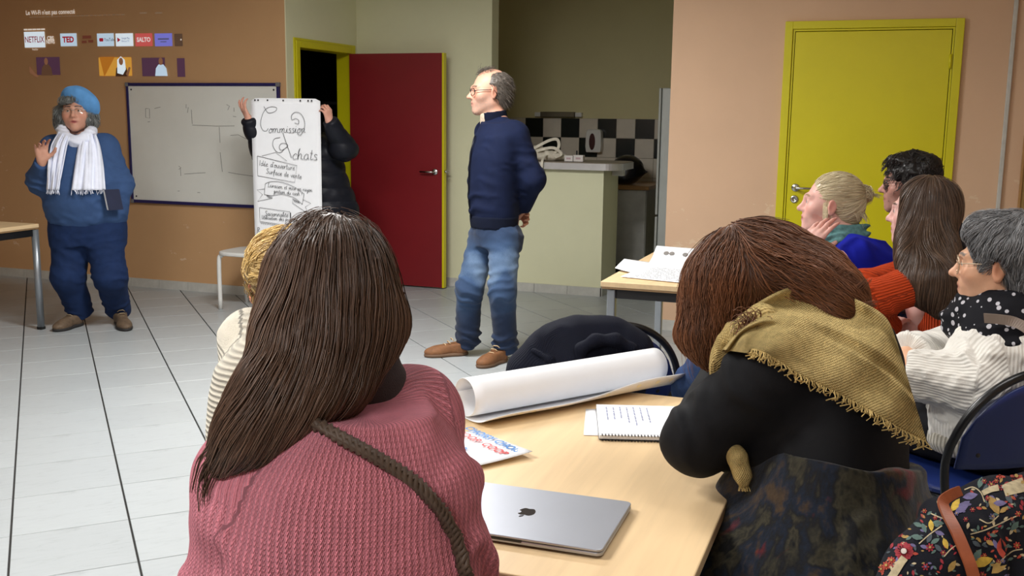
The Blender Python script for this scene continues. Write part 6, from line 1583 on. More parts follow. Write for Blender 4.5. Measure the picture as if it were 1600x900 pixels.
def scarf_woman():
    fwd = heading(-.86, .42); root = person(W(1290, 900, 2.08), 'woman in a mustard scarf leaning on the front table, head bent down')
    F = frame(W(1168, 462, 2.20), heading(-.80, .32, -.62), nrm(ZU + RH * -.1)).tilt(roll=-.12); sc = 1.08
    pel = W(1305, 880, 2.06); pel[2] = .60
    J = dict(neck=W(1222, 515, 2.16), chest=W(1262, 640, 2.12), pelvis=pel, shL=W(1208, 580, 2.03), shR=W(1268, 545, 2.34), elL=W(1092, 688, 2.10), elR=W(1180, 640, 2.52), wrL=W(1128, 590, 2.28), wrR=W(1120, 600, 2.42))
    J['elL'][2] = max(J['elL'][2], .80)
    J.update(sitting(root, pel, fwd, .06, None, M['black'], r=(.1, .08, .07)))
    hL = hframe(J['wrL'], heading(.15, .3, 1), heading(-.6, -.6, 0)); hR = hframe(J['wrR'], heading(.25, .2, 1), heading(-.8, .3, 0))
    body_mesh(root, F, sc, J, [(hL, dict(curl=((.5, .6, .4),) * 4, side=1)), (hR, dict(curl=((.5, .6, .4),) * 4, side=-1))], (206, 156, 132), .006)
    T = frame(pel, fwd, nrm(J['neck'] - pel)); H = float(np.linalg.norm(J['neck'] - pel))
    S = Solid(); S.loft(T, [(.10, .195, .145), (.2, .185, .135, 0, .01), (H - .16, .165, .115, 0, .01), (H - .06, .13, .095, 0, .0), (H, .07, .065)], .04); S.cone(J['chest'], J['chest'] + fwd * .13 - V3(0, 0, .05), .14, .11, .08)
    for s in 'LR': S.cone(J['neck'] + V3(0, 0, -.06), J['sh' + s], .07, .076, .06); S.limb([J['sh' + s], J['el' + s], J['wr' + s]], [.084, .064, .05], .05)
    def flat(V, N, Q): V = V.copy(); m = (np.abs(V[:, 0] + .42) < .25); V[:, 2] = np.where((V[:, 0] < -.262) & (V[:, 1] > 1.55), np.maximum(V[:, 2], .744), V[:, 2]); return V
    garment('black_top', S, M['black_jersey'], root, .007, 2, post=flat, fold=[(J['elL'] * .55 + J['shL'] * .45, nrm(J['elL'] - J['shL']), .012, .08, .12), (J['shL'], (.6, .2, .6), .010, .09, .14)], rump=(.004, 7, 3))
    # dress: skirt over thighs and lap, down towards the floor
    S = Solid(); S.loft(T, [(-.10, .262, .215, 0, .0), (.0, .25, .205), (.12, .220, .165), (.215, .208, .150), (.235, .204, .146)], .03); S.cone(T.p(0, .06, .12), T.p(0, .17, .12), .13, .09, .08)
    for s in 'LR': S.chain([J['hip' + s], J['kn' + s]], [.15, .12], .08); S.limb([J['kn' + s], J['an' + s] + V3(0, 0, .12)], [.12, .12], .05)
    S.cone(pel, pel - V3(0, 0, .12) - fwd * .06, .21, .2, .08)
    garment('patterned_dress', S, dress_mat(), root, .009, 2, fold=[(T.p(-.15, -.1, .05), (.8, .4, .3), .014, .14, .25), (T.p(.05, -.15, .0), (.9, .2, .2), .014, .14, .25)], rump=(.008, 6, 2))
    # shawl: one cloth laid over shoulders and back, its point hanging low on the right
    from mathutils.bvhtree import BVHTree
    S = Solid(); S.loft(T, [(.0, .222, .178), (.2, .208, .175), (H - .16, .192, .16, 0, -.012), (H - .06, .16, .13, 0, -.015), (H + .01, .10, .095)], .05)
    for s in 'LR': S.cone(J['neck'] + V3(0, 0, -.05), J['sh' + s], .09, .104, .07)
    S.cone(J['neck'] + V3(0, 0, -.02), F.p(0, -.03, -.05), .088, .098, .05); S.limb([J['shR'], J['elR']], [.10, .095], .05)
    up = [(1118, 545), (1150, 500), (1195, 466), (1245, 447), (1300, 455), (1352, 474), (1386, 498), (1402, 536)]
    low = [(1168, 552), (1178, 545), (1205, 556), (1250, 585), (1310, 614), (1362, 642), (1412, 672), (1448, 690)]
    up, low = catmull(up, 8), catmull(low, 8); eye = np.array([0, 0, CAM_H])
    Vb, Qb = S.mesh(.012, 3); bv = BVHTree.FromPolygons([tuple(v) for v in Vb], [tuple(q) for q in Qb])
    nu, nv = 90, 40; g = np.zeros((nv, nu, 3)); hitd = np.zeros((nv, nu))
    tu = np.linspace(0, 1, len(up))
    for j in range(nv):
        for i in range(nu):
            a = i / (nu - 1); b = j / (nv - 1); p = np.array([np.interp(a, tu, up[:, k]) for k in (0, 1)]) * (1 - b) + np.array([np.interp(a, tu, low[:, k]) for k in (0, 1)]) * b
            d = W(p[0], p[1], 1.0) - eye; h, n_, _, dist = bv.ray_cast(Vector(eye), Vector(d)); hitd[j, i] = np.nan if h is None else (np.array(h) - eye) @ FW; g[j, i, :2] = p
    # fill misses from their neighbours, then relax so that it hangs like cloth
    for _ in range(200):
        m = np.isnan(hitd)
        if not m.any(): break
        pad = np.pad(hitd, 1, constant_values=np.nan); nb_ = np.stack([pad[:-2, 1:-1], pad[2:, 1:-1], pad[1:-1, :-2], pad[1:-1, 2:]]); mean = np.nanmean(nb_, 0); hitd[m] = mean[m]
    for _ in range(14):
        pad = np.pad(hitd, 1, 'edge'); sm = (pad[:-2, 1:-1] + pad[2:, 1:-1] + pad[1:-1, :-2] + pad[1:-1, 2:]) / 4; hitd = np.minimum(hitd, sm) * .6 + sm * .4
    aa, bb = np.meshgrid(np.linspace(0, 1, nu), np.linspace(0, 1, nv))
    fold_h = 1.5 * (.016 * np.exp(-((bb - .30 - .12 * aa) / .075) ** 2) * np.clip(aa * 5, 0, 1) * np.clip((1.0 - aa) * 3, 0, 1) + .012 * np.exp(-((bb - .62 + .30 * (1 - aa)) / .06) ** 2) + .010 * np.exp(-((bb - .04) / .06) ** 2) - .010 * np.exp(-((bb - .42 - .1 * aa) / .06) ** 2) + .004 * np.sin(aa * 23 + bb * 9))
    P = np.array([[W(g[j, i, 0], g[j, i, 1], hitd[j, i] - .016 - fold_h[j, i]) for i in range(nu)] for j in range(nv)])
    inner = np.array([[W(g[j, i, 0], g[j, i, 1], hitd[j, i] + .0) for i in range(nu)] for j in range(nv)])
    V = np.concatenate([P.reshape(-1, 3), inner.reshape(-1, 3)]); q = []; o_ = nu * nv
    for j in range(nv - 1):
        for i in range(nu - 1):
            a = j * nu + i; q += [(a, a + nu, a + nu + 1, a + 1), (o_ + a, o_ + a + 1, o_ + a + nu + 1, o_ + a + nu)]
    edge = [(0, i) for i in range(nu)] + [(j, nu - 1) for j in range(1, nv)] + [(nv - 1, i) for i in range(nu - 2, -1, -1)] + [(j, 0) for j in range(nv - 2, 0, -1)]
    for k in range(len(edge)):
        a = edge[k][0] * nu + edge[k][1]; b = edge[(k + 1) % len(edge)]; b = b[0] * nu + b[1]; q.append((a, b, o_ + b, o_ + a))
    yr = np.stack([aa * .62, bb * .30, 0 * aa], -1).reshape(-1, 3)
    sh = link_mesh('scarf', V, np.array(q), M['mustard'], root, attrs={'yarn': np.concatenate([yr, yr])})
    fr = MB(); rg = np.random.default_rng(5)
    for i in range(10, nu - 1):
        for k in range(2):
            e = P[nv - 1, i] * (1 - k * .5) + P[nv - 1, i + 1] * k * .5; a = rg.uniform(.008, .022); fr.tube([e, e + np.array([rg.normal(0, .004), rg.normal(0, .004), -a * .6]) - FH * .003, e + RH * rg.normal(0, .008) - ZU * a], .0011, 4)
    fr.build('fringe', M['mustard'], sh, world=True)
    S = Solid(); S.chain([W(1190, 500, 2.06), W(1150, 528, 2.08), W(1128, 560, 2.10), W(1118, 592, 2.12)], [.035, .026, .018, .012], .03); garment('scarf_front', S, M['mustard'], root, .006, 2, F=frame(W(1140, 540, 2.1), ZU, FH), yr=.05, fold=[(W(1140, 540, 2.08), RH, .010, .03, .1)])
    S = Solid(); S.chain([W(1140, 688, 2.04), W(1152, 715, 2.03), W(1160, 742, 2.03), W(1164, 756, 2.03)], [.011, .017, .015, .008], .02); e = garment('scarf_tail', S, M['mustard'], root, .006, 2, F=frame(W(1150, 720, 2.03), FH, ZU), yr=.05, fold=[(W(1150, 720, 2.02), RH, .010, .03, .1)])
    fr = MB()
    for i in range(16): p = W(1156 + i * .9, 757, 2.025 + rg.uniform(0, .01)); fr.tube([p, p + V3(rg.normal(0, .003), 0, -.014)], .001, 4)
    fr.build('fringe', M['mustard'], e, world=True)
    # hair
    hd = ('e', F.p(0, -.016, .03), (.080 * sc, .100 * sc, .095 * sc), F.R); cols = [hd, ('c', F.p(0, -.02, -.05), J['neck'], .088, .098), ('c', J['neck'] + V3(0, 0, -.02), J['shL'], .10, .10), ('c', J['neck'] + V3(0, 0, -.02), J['shR'], .11, .10), ('c', J['neck'] + V3(0, 0, -.05), J['chest'], .14, .17)]
    tR = W(1352, 515, 2.09); tL = W(1112, 572, 2.17); part0 = W(1165, 380, 2.2)
    S = Solid(); S.ell(F.p(0, -.02, .032), (.096 * sc, .114 * sc, .110 * sc), F, .02); S.chain([W(1118, 470, 2.2), W(1104, 520, 2.19), W(1112, 556, 2.18)], [.062, .042, .012], .05); S.chain([W(1210, 420, 2.17), W(1268, 440, 2.13), W(1312, 472, 2.10), W(1346, 508, 2.085)], [.075, .055, .035, .010], .06); S.chain([W(1300, 470, 2.1), W(1320, 520, 2.07)], [.03, .008], .03)
    V, Q = S.mesh(.006, 2); V = rumple(V, vnormals(V, Q), .006, 15, 3)
    def comb(P):
        x = (P - part0) @ RH; z = (P - part0) @ ZU; b = np.clip((x + .02 + .35 * z) / .05 + .5, 0, 1)[:, None]; return b * nrm(nrm(tR - P) + RH * .3) + (1 - b) * nrm(nrm(tL - P) * .6 - ZU * .8)
    st = skin_strands(V, Q, 5400, comb, (.08, .22), 14, (.0011, .0005), (.0008, .010), (.36, .16), .22, .006, lock=24, wave=.42)
    n3 = 420; k = RNG.integers(0, len(V), n3); nn = vnormals(V, Q)[k]; fl = grow(V[k], comb(V[k]) + nn * .4 + RNG.normal(0, .2, (n3, 3)), RNG.uniform(.04, .13, n3), 12, lambda P, t: comb(P) + ZU * (.25 * t), [], np.zeros(n3), (70, .5), .010, 1, .8)
    curl = np.array([W(1168 + RNG.normal(0, 8), 528 + RNG.normal(0, 6), 2.03) for _ in range(90)]); cu = grow(curl, np.tile(heading(.9, -.2, .45), (90, 1)) + RNG.normal(0, .2, (90, 3)), RNG.uniform(.05, .08, 90), 8, lambda P, t: np.tile(heading(-.1, 0, -1 if t > .4 else .2), (len(P), 1)), [], np.zeros(90), None, .004, 1, .65)
    lk = []; bvh_ = BVHTree.FromPolygons([tuple(p_) for p_ in V], [tuple(q_) for q_ in Q])
    for (u, v, dd, ang) in [(1268, 428, 2.10, .5), (1296, 446, 2.08, .55), (1318, 470, 2.065, .2), (1332, 490, 2.055, -.1), (1344, 504, 2.05, -.5), (1305, 486, 2.04, -.6), (1322, 512, 2.04, -.8), (1282, 440, 2.09, .2)]:
        k_ = 34; hb = bvh_.ray_cast(Vector(eye), Vector(W(u, v, 1.0) - eye))[0]; dd = dd - .1 if hb is None else (np.array(hb) - eye) @ FW - .006; b0 = np.array([W(u + RNG.normal(0, 5), v + RNG.normal(0, 5), dd) for _ in range(k_)]); lk.append(grow(b0, np.tile(heading(1, -.1, -.35), (k_, 1)) + RNG.normal(0, .10, (k_, 3)), RNG.uniform(.05, .095, k_), 12, lambda P, t, a=ang: np.tile(heading(.8, 0, (-.7 if t < .4 else a * 2.2)), (len(P), 1)), [], np.zeros(k_), (5, .75), .003, 1, .72))
    lk = np.concatenate(lk)
    hair_object('hair', root, M['hair_auburn'], (V, Q), [st, tubes(lk, .0012, .0004, RNG.uniform(.25, .8, len(lk))), tubes(fl, .0006, .0003, RNG.uniform(.3, .8, n3)), tubes(cu, .0011, .0005, RNG.uniform(.2, .7, 90))], .22)
scarf_woman()

# ---------------------------------------------------------------- blonde woman with a bun, hand at her jaw
M['royal_blue'] = cloth('royal_blue_wool', (20, 30, 160), 'plain', var=.06, strength=.5, sheen=.15)
M['teal_wool'] = cloth('teal_melange_wool', (92, 134, 134), 'plain', var=.2, strength=.6, sheen=.4, vscale=70)
M['hair_pale'] = hair_mat('pale_blond_hair', (150, 128, 90), (246, 234, 200), .36)
def bun_woman():
    D = 4.5; fwd = heading(-1, .12); root = person(W(1320, 700, 4.5), 'blonde woman with a bun and royal blue sweater resting her jaw on her hand')
    F = frame(W(1297, 318, D), heading(-1, .31, .06)); sc = 1.12
    pel = W(1335, 560, 4.5); pel[2] = .56
    J = dict(neck=W(1318, 374, D), chest=W(1325, 440, D), pelvis=pel, shL=W(1340, 398, 4.33), shR=W(1310, 392, 4.66), elL=W(1222, 440, 4.30), wrL=W(1257, 390, 4.33), elR=W(1250, 470, 4.7), wrR=W(1200, 470, 4.6))
    J.update(sitting(root, pel, fwd, .06, cloth('grey_trousers', (60, 62, 70)), M['black']))
    hL = hframe(J['wrL'], heading(.62, .05, .9), heading(-.55, -.75, .35)); hR = hframe(J['wrR'], heading(-1, .2, -.1), ZU)
    body_mesh(root, F, sc, J, [(hL, dict(curl=((.15, .3, .2), (.2, .35, .25), (.25, .4, .3), (.3, .45, .3)), side=1, sc=1.08, spread=.05)), (hR, dict(curl=((.3, .4, .3),) * 4, side=-1))], (220, 172, 160), .005, dict(nose=1.0), dict(lips=(180, 106, 104), brow=(140, 112, 82), flush=.5))
    add_eyes(F, sc, root, (84, 92, 92))
    T = frame(pel, fwd, nrm(J['neck'] - pel)); H = float(np.linalg.norm(J['neck'] - pel))
    S = Solid(); S.loft(T, [(-.06, .20, .17), (.1, .20, .165), (H - .18, .21, .165, 0, -.02), (H - .08, .19, .145, 0, -.03), (H - .005, .11, .10, 0, -.01)], .04)
    for s in 'LR': S.cone(J['neck'] + V3(0, 0, -.05), J['sh' + s], .065, .072, .06); S.limb([J['sh' + s], J['el' + s], J['wr' + s]], [.078, .064, .048], .05)
    garment('sweater', S, M['royal_blue'], root, .008, 2, fold=[(J['shL'] * .6 + J['elL'] * .4, (.8, .2, .6), .014, .08, .16), (W(1360, 410, 4.4), (.5, .2, -.6), .008, .09, .14)], rump=(.005, 7, 3))
    C = frame(J['neck'] + V3(0, 0, .0), fwd, nrm(F.o - J['neck'] + V3(0, 0, .06))); S = Solid(); S.loft(C, [(-.03, .105, .11), (.02, .098, .105), (.065, .082, .088, 0, -.004)], .02); S.chain([C.p(-.09, .03, .0), C.p(-.04, .10, -.03), C.p(.0, .10, -.08)], [.03, .03, .025], .03)
    garment('scarf', S, M['teal_wool'], root, .006, 2, fold=[(C.p(-.08, 0, .02), C.d(.25, .2, 1), .016, .035, .16), (C.p(0, -.09, .02), C.d(.2, .2, 1), .014, .035, .12)], rump=(.004, 18, 1))
    S = Solid(); S.ell(F.p(0, -.024 * sc, .036 * sc), (.080 * sc, .102 * sc, .090 * sc), F, .02); S.ell(F.p(0, -.075 * sc, -.02 * sc), (.062 * sc, .052 * sc, .062 * sc), F, .04); S.ell(F.p(0, .118 * sc, -.02 * sc), (.1 * sc, .068 * sc, .125 * sc), F, .015, '-')
    for s in (-1, 1): S.ell(F.p(s * .082 * sc, -.002, -.02), (.03, .026, .036), F, .008, '-')
    S.cut(F.p(0, 0, -.085 * sc), F.d(0, .35, -1), .01)
    V, Q = S.mesh(.005, 2); N = vnormals(V, Q); bun = W(1349, 303, D)
    n = 1700; vi = RNG.integers(0, len(V), n); keep = V[vi] @ RT < 1e9; r = V[vi]; dirb = nrm(bun - r); L = np.linalg.norm(bun - r, axis=1) * .98
    hc = [('e', F.p(0, -.022 * sc, .036 * sc), (.079 * sc, .100 * sc, .089 * sc), F.R)]
    st = skin_strands(V, Q, 2200, lambda P: nrm(bun - P), (.04, .10), 9, (.0012, .0007), (.0005, .005), (.6, .2), .1, 0, wave=.06)
    S2 = Solid(); S2.ell(bun + RH * .002, (.034, .034, .034), None, .02); V2, Q2 = S2.mesh(.005, 1); V2 = rumple(V2, vnormals(V2, Q2), .004, 60, 2)
    loops = []
    for k in range(240):
        a = RNG.uniform(0, 2 * PI); b = RNG.uniform(0, PI); ax = nrm(RNG.normal(size=3)); x = nrm(np.cross(ax, [.3, .2, 1])); y = np.cross(ax, x); rr_ = RNG.uniform(.030, .040); t = np.linspace(0, PI * 1.2, 11) + a; loops.append(bun[None] + ax * RNG.normal(0, .012) + rr_ * (np.cos(t)[:, None] * x + np.sin(t)[:, None] * y))
    wis = grow(np.tile(bun, (40, 1)) + RH * .03, np.tile(RH, (40, 1)) + RNG.normal(0, .35, (40, 3)), RNG.uniform(.03, .06, 40), 10, lambda P, t: np.tile(heading(.7, 0, -.3), (len(P), 1)), [], np.zeros(40), None, .004, 1, .8)
    nap = np.array([F.p(RNG.uniform(-.05, .05), -.085 + RNG.normal(0, .012), -.035 + RNG.normal(0, .012)) for _ in range(120)]); nps = grow(nap, np.tile(heading(.4, 0, -1), (120, 1)) + RNG.normal(0, .25, (120, 3)), RNG.uniform(.04, .09, 120), 10, lambda P, t: np.tile(heading(.35, 0, -.8), (len(P), 1)), [('c', C.p(0, 0, -.02), C.p(0, 0, .06), .11, .095)], RNG.uniform(0, .01, 120), (20, .6), .006, 1.3, .8)
    nf = 60; fr_ = np.array([F.p(-.070 * sc + RNG.normal(0, .004), .015 + RNG.normal(0, .008), .0 + RNG.normal(0, .012)) for _ in range(nf)]); frs = grow(fr_, np.tile(F.d(-.1, -.15, -1), (nf, 1)) + RNG.normal(0, .12, (nf, 3)), RNG.uniform(.05, .09, nf), 10, lambda P, t: np.tile(F.d(0, -.2 if t < .6 else .3, -1), (len(P), 1)), [('e', F.p(0, .0, -.03), (.075 * sc, .08, .09), F.R)], np.full(nf, .004), (8, .6), .004, 1, .8)
    V = np.concatenate([V, V2]); Q = np.concatenate([Q, Q2 + len(V) - len(V2)])
    hair_object('hair', root, M['hair_pale'], (V, Q), [st, tubes(np.array(loops), .0013, .0012, RNG.uniform(.3, 1, 240)), tubes(wis, .0008, .0004, RNG.uniform(.6, 1, 40)), tubes(nps, .0011, .0005, RNG.uniform(.3, .9, 120)), tubes(frs, .0009, .0005, RNG.uniform(.5, 1, nf))], .42)
    tie = MB(); c = bun - RH * .030 - ZU * .003; tie.tube([c + .021 * (math.cos(a) * ZU + math.sin(a) * FH) for a in np.linspace(0, 2 * PI, 16, endpoint=False)], .006, 8, closed=True); tie.build('hair_tie', M['black'], root, smooth=True, world=True)
bun_woman()

# ---------------------------------------------------------------- dark haired man with glasses
M['hair_black'] = hair_mat('black_curly_hair', (10, 9, 10), (52, 44, 42), .4)
def dark_man():
    D = 4.8; fwd = heading(-.45, .9); root = person(W(1455, 700, D), 'dark curly haired man with thin glasses looking left before the yellow door')
    F = frame(W(1421, 287, D), heading(-1, .32, -.02)); sc = 1.10
    pel = W(1470, 520, D); pel[2] = .58
    J = dict(neck=W(1440, 345, D), chest=W(1455, 410, D), pelvis=pel, shL=W(1455, 385, 4.58), shR=W(1450, 378, 4.92), elL=W(1465, 460, 4.55), wrL=W(1420, 480, 4.6), elR=W(1460, 460, 4.95), wrR=W(1418, 478, 4.8))
    J.update(sitting(root, pel, fwd, .07, cloth('charcoal_trousers', (44, 44, 50)), M['black']))
    body_mesh(root, F, sc, J, [(hframe(J['wrL'], heading(-1, .2, -.2), ZU), dict(curl=((.3, .4, .3),) * 4, side=1)), (hframe(J['wrR'], heading(-1, .1, -.2), ZU), dict(curl=((.3, .4, .3),) * 4, side=-1))], (196, 146, 132), .005, dict(nose=1.1), dict(lips=(158, 92, 88), brow=(34, 28, 26), beard=((92, 74, 70), .35), brow_w=1.2))
    add_eyes(F, sc, root); glasses(root, F, sc, plain('thin_dark_wire', (70, 62, 60), .3, .7), .0013, (.025, .021))
    T = frame(pel, fwd, nrm(J['neck'] - pel)); H = float(np.linalg.norm(J['neck'] - pel))
    S = Solid(); S.loft(T, [(-.06, .18, .14), (.1, .18, .135), (H - .18, .195, .13), (H - .08, .17, .11, 0, -.02), (H, .07, .07)], .04)
    for s in 'LR': S.cone(J['neck'] + V3(0, 0, -.05), J['sh' + s], .06, .07, .06); S.limb([J['sh' + s], J['el' + s], J['wr' + s]], [.074, .06, .045], .05)
    garment('sweater', S, cloth('charcoal_sweater', (42, 42, 48)), root, .01, 2, rump=(.005, 7, 3))
    S = Solid(); S.ell(F.p(0, -.022 * sc, .046 * sc), (.092 * sc, .112 * sc, .094 * sc), F, .02); S.ell(F.p(0, .055, .095 * sc), (.065, .05, .035), F, .03); S.ell(F.p(0, -.075 * sc, -.03 * sc), (.07 * sc, .05 * sc, .065 * sc), F, .04); S.ell(F.p(0, .115 * sc, -.03 * sc), (.1 * sc, .085 * sc, .095 * sc), F, .01, '-')
    for s in (-1, 1): S.ell(F.p(s * .085 * sc, -.0, -.02), (.03, .03, .036), F, .008, '-')
    V, Q = S.mesh(.006, 1); V = rumple(V, vnormals(V, Q), .010, 30, 7); N = vnormals(V, Q)
    n = 1500; vi = RNG.integers(0, len(V), n); q = F.inv(V[vi]); st = grow(V[vi], nrm(N[vi] * .5 + RNG.normal(0, .6, (n, 3)) + F.d(0, .4, -.3)), RNG.uniform(.02, .055, n), 9, lambda P, t: np.tile(F.d(0, .35, -.8), (len(P), 1)), [('e', F.p(0, -.018 * sc, .036 * sc), (.08 * sc, .1 * sc, .09 * sc), F.R)], RNG.uniform(.004, .02, n), (140, .65), .009, 1.4, .7)
    hair_object('hair', root, M['hair_black'], (V, Q), [tubes(st, .0015, .0006, RNG.uniform(0, .9, n))], .15)
dark_man()

# ---------------------------------------------------------------- woman in the orange sweater
M['orange_rib'] = cloth('orange_ribbed_wool', (206, 72, 28), 'rib', 88, .8, sheen=.35, var=.06)
M['hair_chestnut'] = hair_mat('long_chestnut_hair', (38, 28, 23), (128, 100, 80), .4)
def orange_woman():
    D = 3.9; fwd = heading(-1, .25); root = person(W(1440, 800, D), 'woman with long straight brown hair and an orange ribbed sweater')
    F = frame(W(1441, 331, D), heading(-1, .62, -.02)); sc = 1.08
    pel = W(1475, 600, 3.95); pel[2] = .58
    J = dict(neck=W(1452, 398, D), chest=W(1458, 480, D), pelvis=pel, shL=W(1452, 440, 3.72), shR=W(1432, 428, 4.08), elL=W(1352, 470, 3.66), wrL=W(1392, 512, 3.82), elR=W(1345, 450, 4.0), wrR=W(1395, 515, 3.95))
    J.update(sitting(root, pel, fwd, .06, cloth('black_trousers_wool', (30, 30, 36)), M['black']))
    hL = hframe(J['wrL'], heading(.5, .8, .2), heading(-.5, -.2, .9)); hR = hframe(J['wrR'], heading(.55, -.8, .1), heading(-.4, -.5, .6))
    body_mesh(root, F, sc, J, [(hL, dict(curl=((.4, .6, .4),) * 4, side=-1)), (hR, dict(curl=((.4, .6, .4),) * 4, side=1))], (222, 176, 166), .005, dict(nose=.95), dict(lips=(186, 112, 110), brow=(90, 70, 60)))
    add_eyes(F, sc, root)
    T = frame(pel, fwd, nrm(J['neck'] - pel)); H = float(np.linalg.norm(J['neck'] - pel))
    S = Solid(); S.loft(T, [(-.08, .18, .15), (.08, .175, .14), (H - .2, .185, .138), (H - .08, .165, .11, 0, -.02), (H, .07, .07)], .04)
    for s in 'LR': S.cone(J['neck'] + V3(0, 0, -.05), J['sh' + s], .062, .072, .06); S.limb([J['sh' + s], J['el' + s], J['wr' + s]], [.078, .066, .046], .05)
    garment('sweater', S, M['orange_rib'], root, .007, 2, F=T, yr=.16, limbs=[[J['sh' + s], J['el' + s], J['wr' + s]] for s in 'LR'], lr=.105, fold=[(J['elL'], (.7, .2, .6), .012, .07, .15), (J['shL'] * .5 + J['elL'] * .5, (.8, .2, .2), .008, .09, .14)], rump=(.005, 7, 3))
    hd = ('e', F.p(0, -.016, .03), (.078 * sc, .098 * sc, .093 * sc), F.R); cols = [hd, ('c', F.p(0, -.02, -.05), J['neck'], .062, .07), ('c', J['neck'] + V3(0, 0, -.05), J['shL'], .075, .085), ('c', J['neck'] + V3(0, 0, -.05), J['shR'], .075, .085), ('c', J['neck'] + V3(0, 0, -.08), J['chest'], .12, .15)]
    def field(P, t): q = F.inv(P); return np.tile(-ZU, (len(P), 1)) + RH * .10 * (np.clip(-q[:, 1:2] * 10, -.6, 1)) - FH * .1
    S = Solid(); S.ell(F.p(0, -.020 * sc, .030 * sc), (.088 * sc, .106 * sc, .100 * sc), F, .02); S.chain([F.p(0, -.02, -.02), W(1450, 400, D - .08), W(1453, 445, D - .22), W(1468, 486, D - .25)], [.100, .098, .080, .022], .06); S.chain([F.p(-.06, .02, -.06), W(1424, 408, D - .18), W(1408, 440, D - .25)], [.045, .04, .010], .05); S.ell(F.p(0, .125, -.03), (.12, .072, .15), F, .02, '-')
    V, Q = S.mesh(.007, 2); V = rumple(V, vnormals(V, Q), .005, 12, 3); cr = F.p(0, -.03, .14)
    def comb(P): q = F.inv(P); b = np.clip((.03 - q[:, 2:3]) / .10, 0, 1); return nrm(P - cr) * (1 - b) + b * np.tile(-ZU, (len(P), 1)) + .12 * vnoise(P, 12, 3)[:, None] * RH * b
    st = skin_strands(V, Q, 3600, comb, (.10, .26), 13, (.0013, .0006), (.0008, .007), (.30, .13), .22, .002, lock=26, wave=.08)
    hair_object('hair', root, M['hair_chestnut'], (V, Q), [st], .2)
orange_woman()

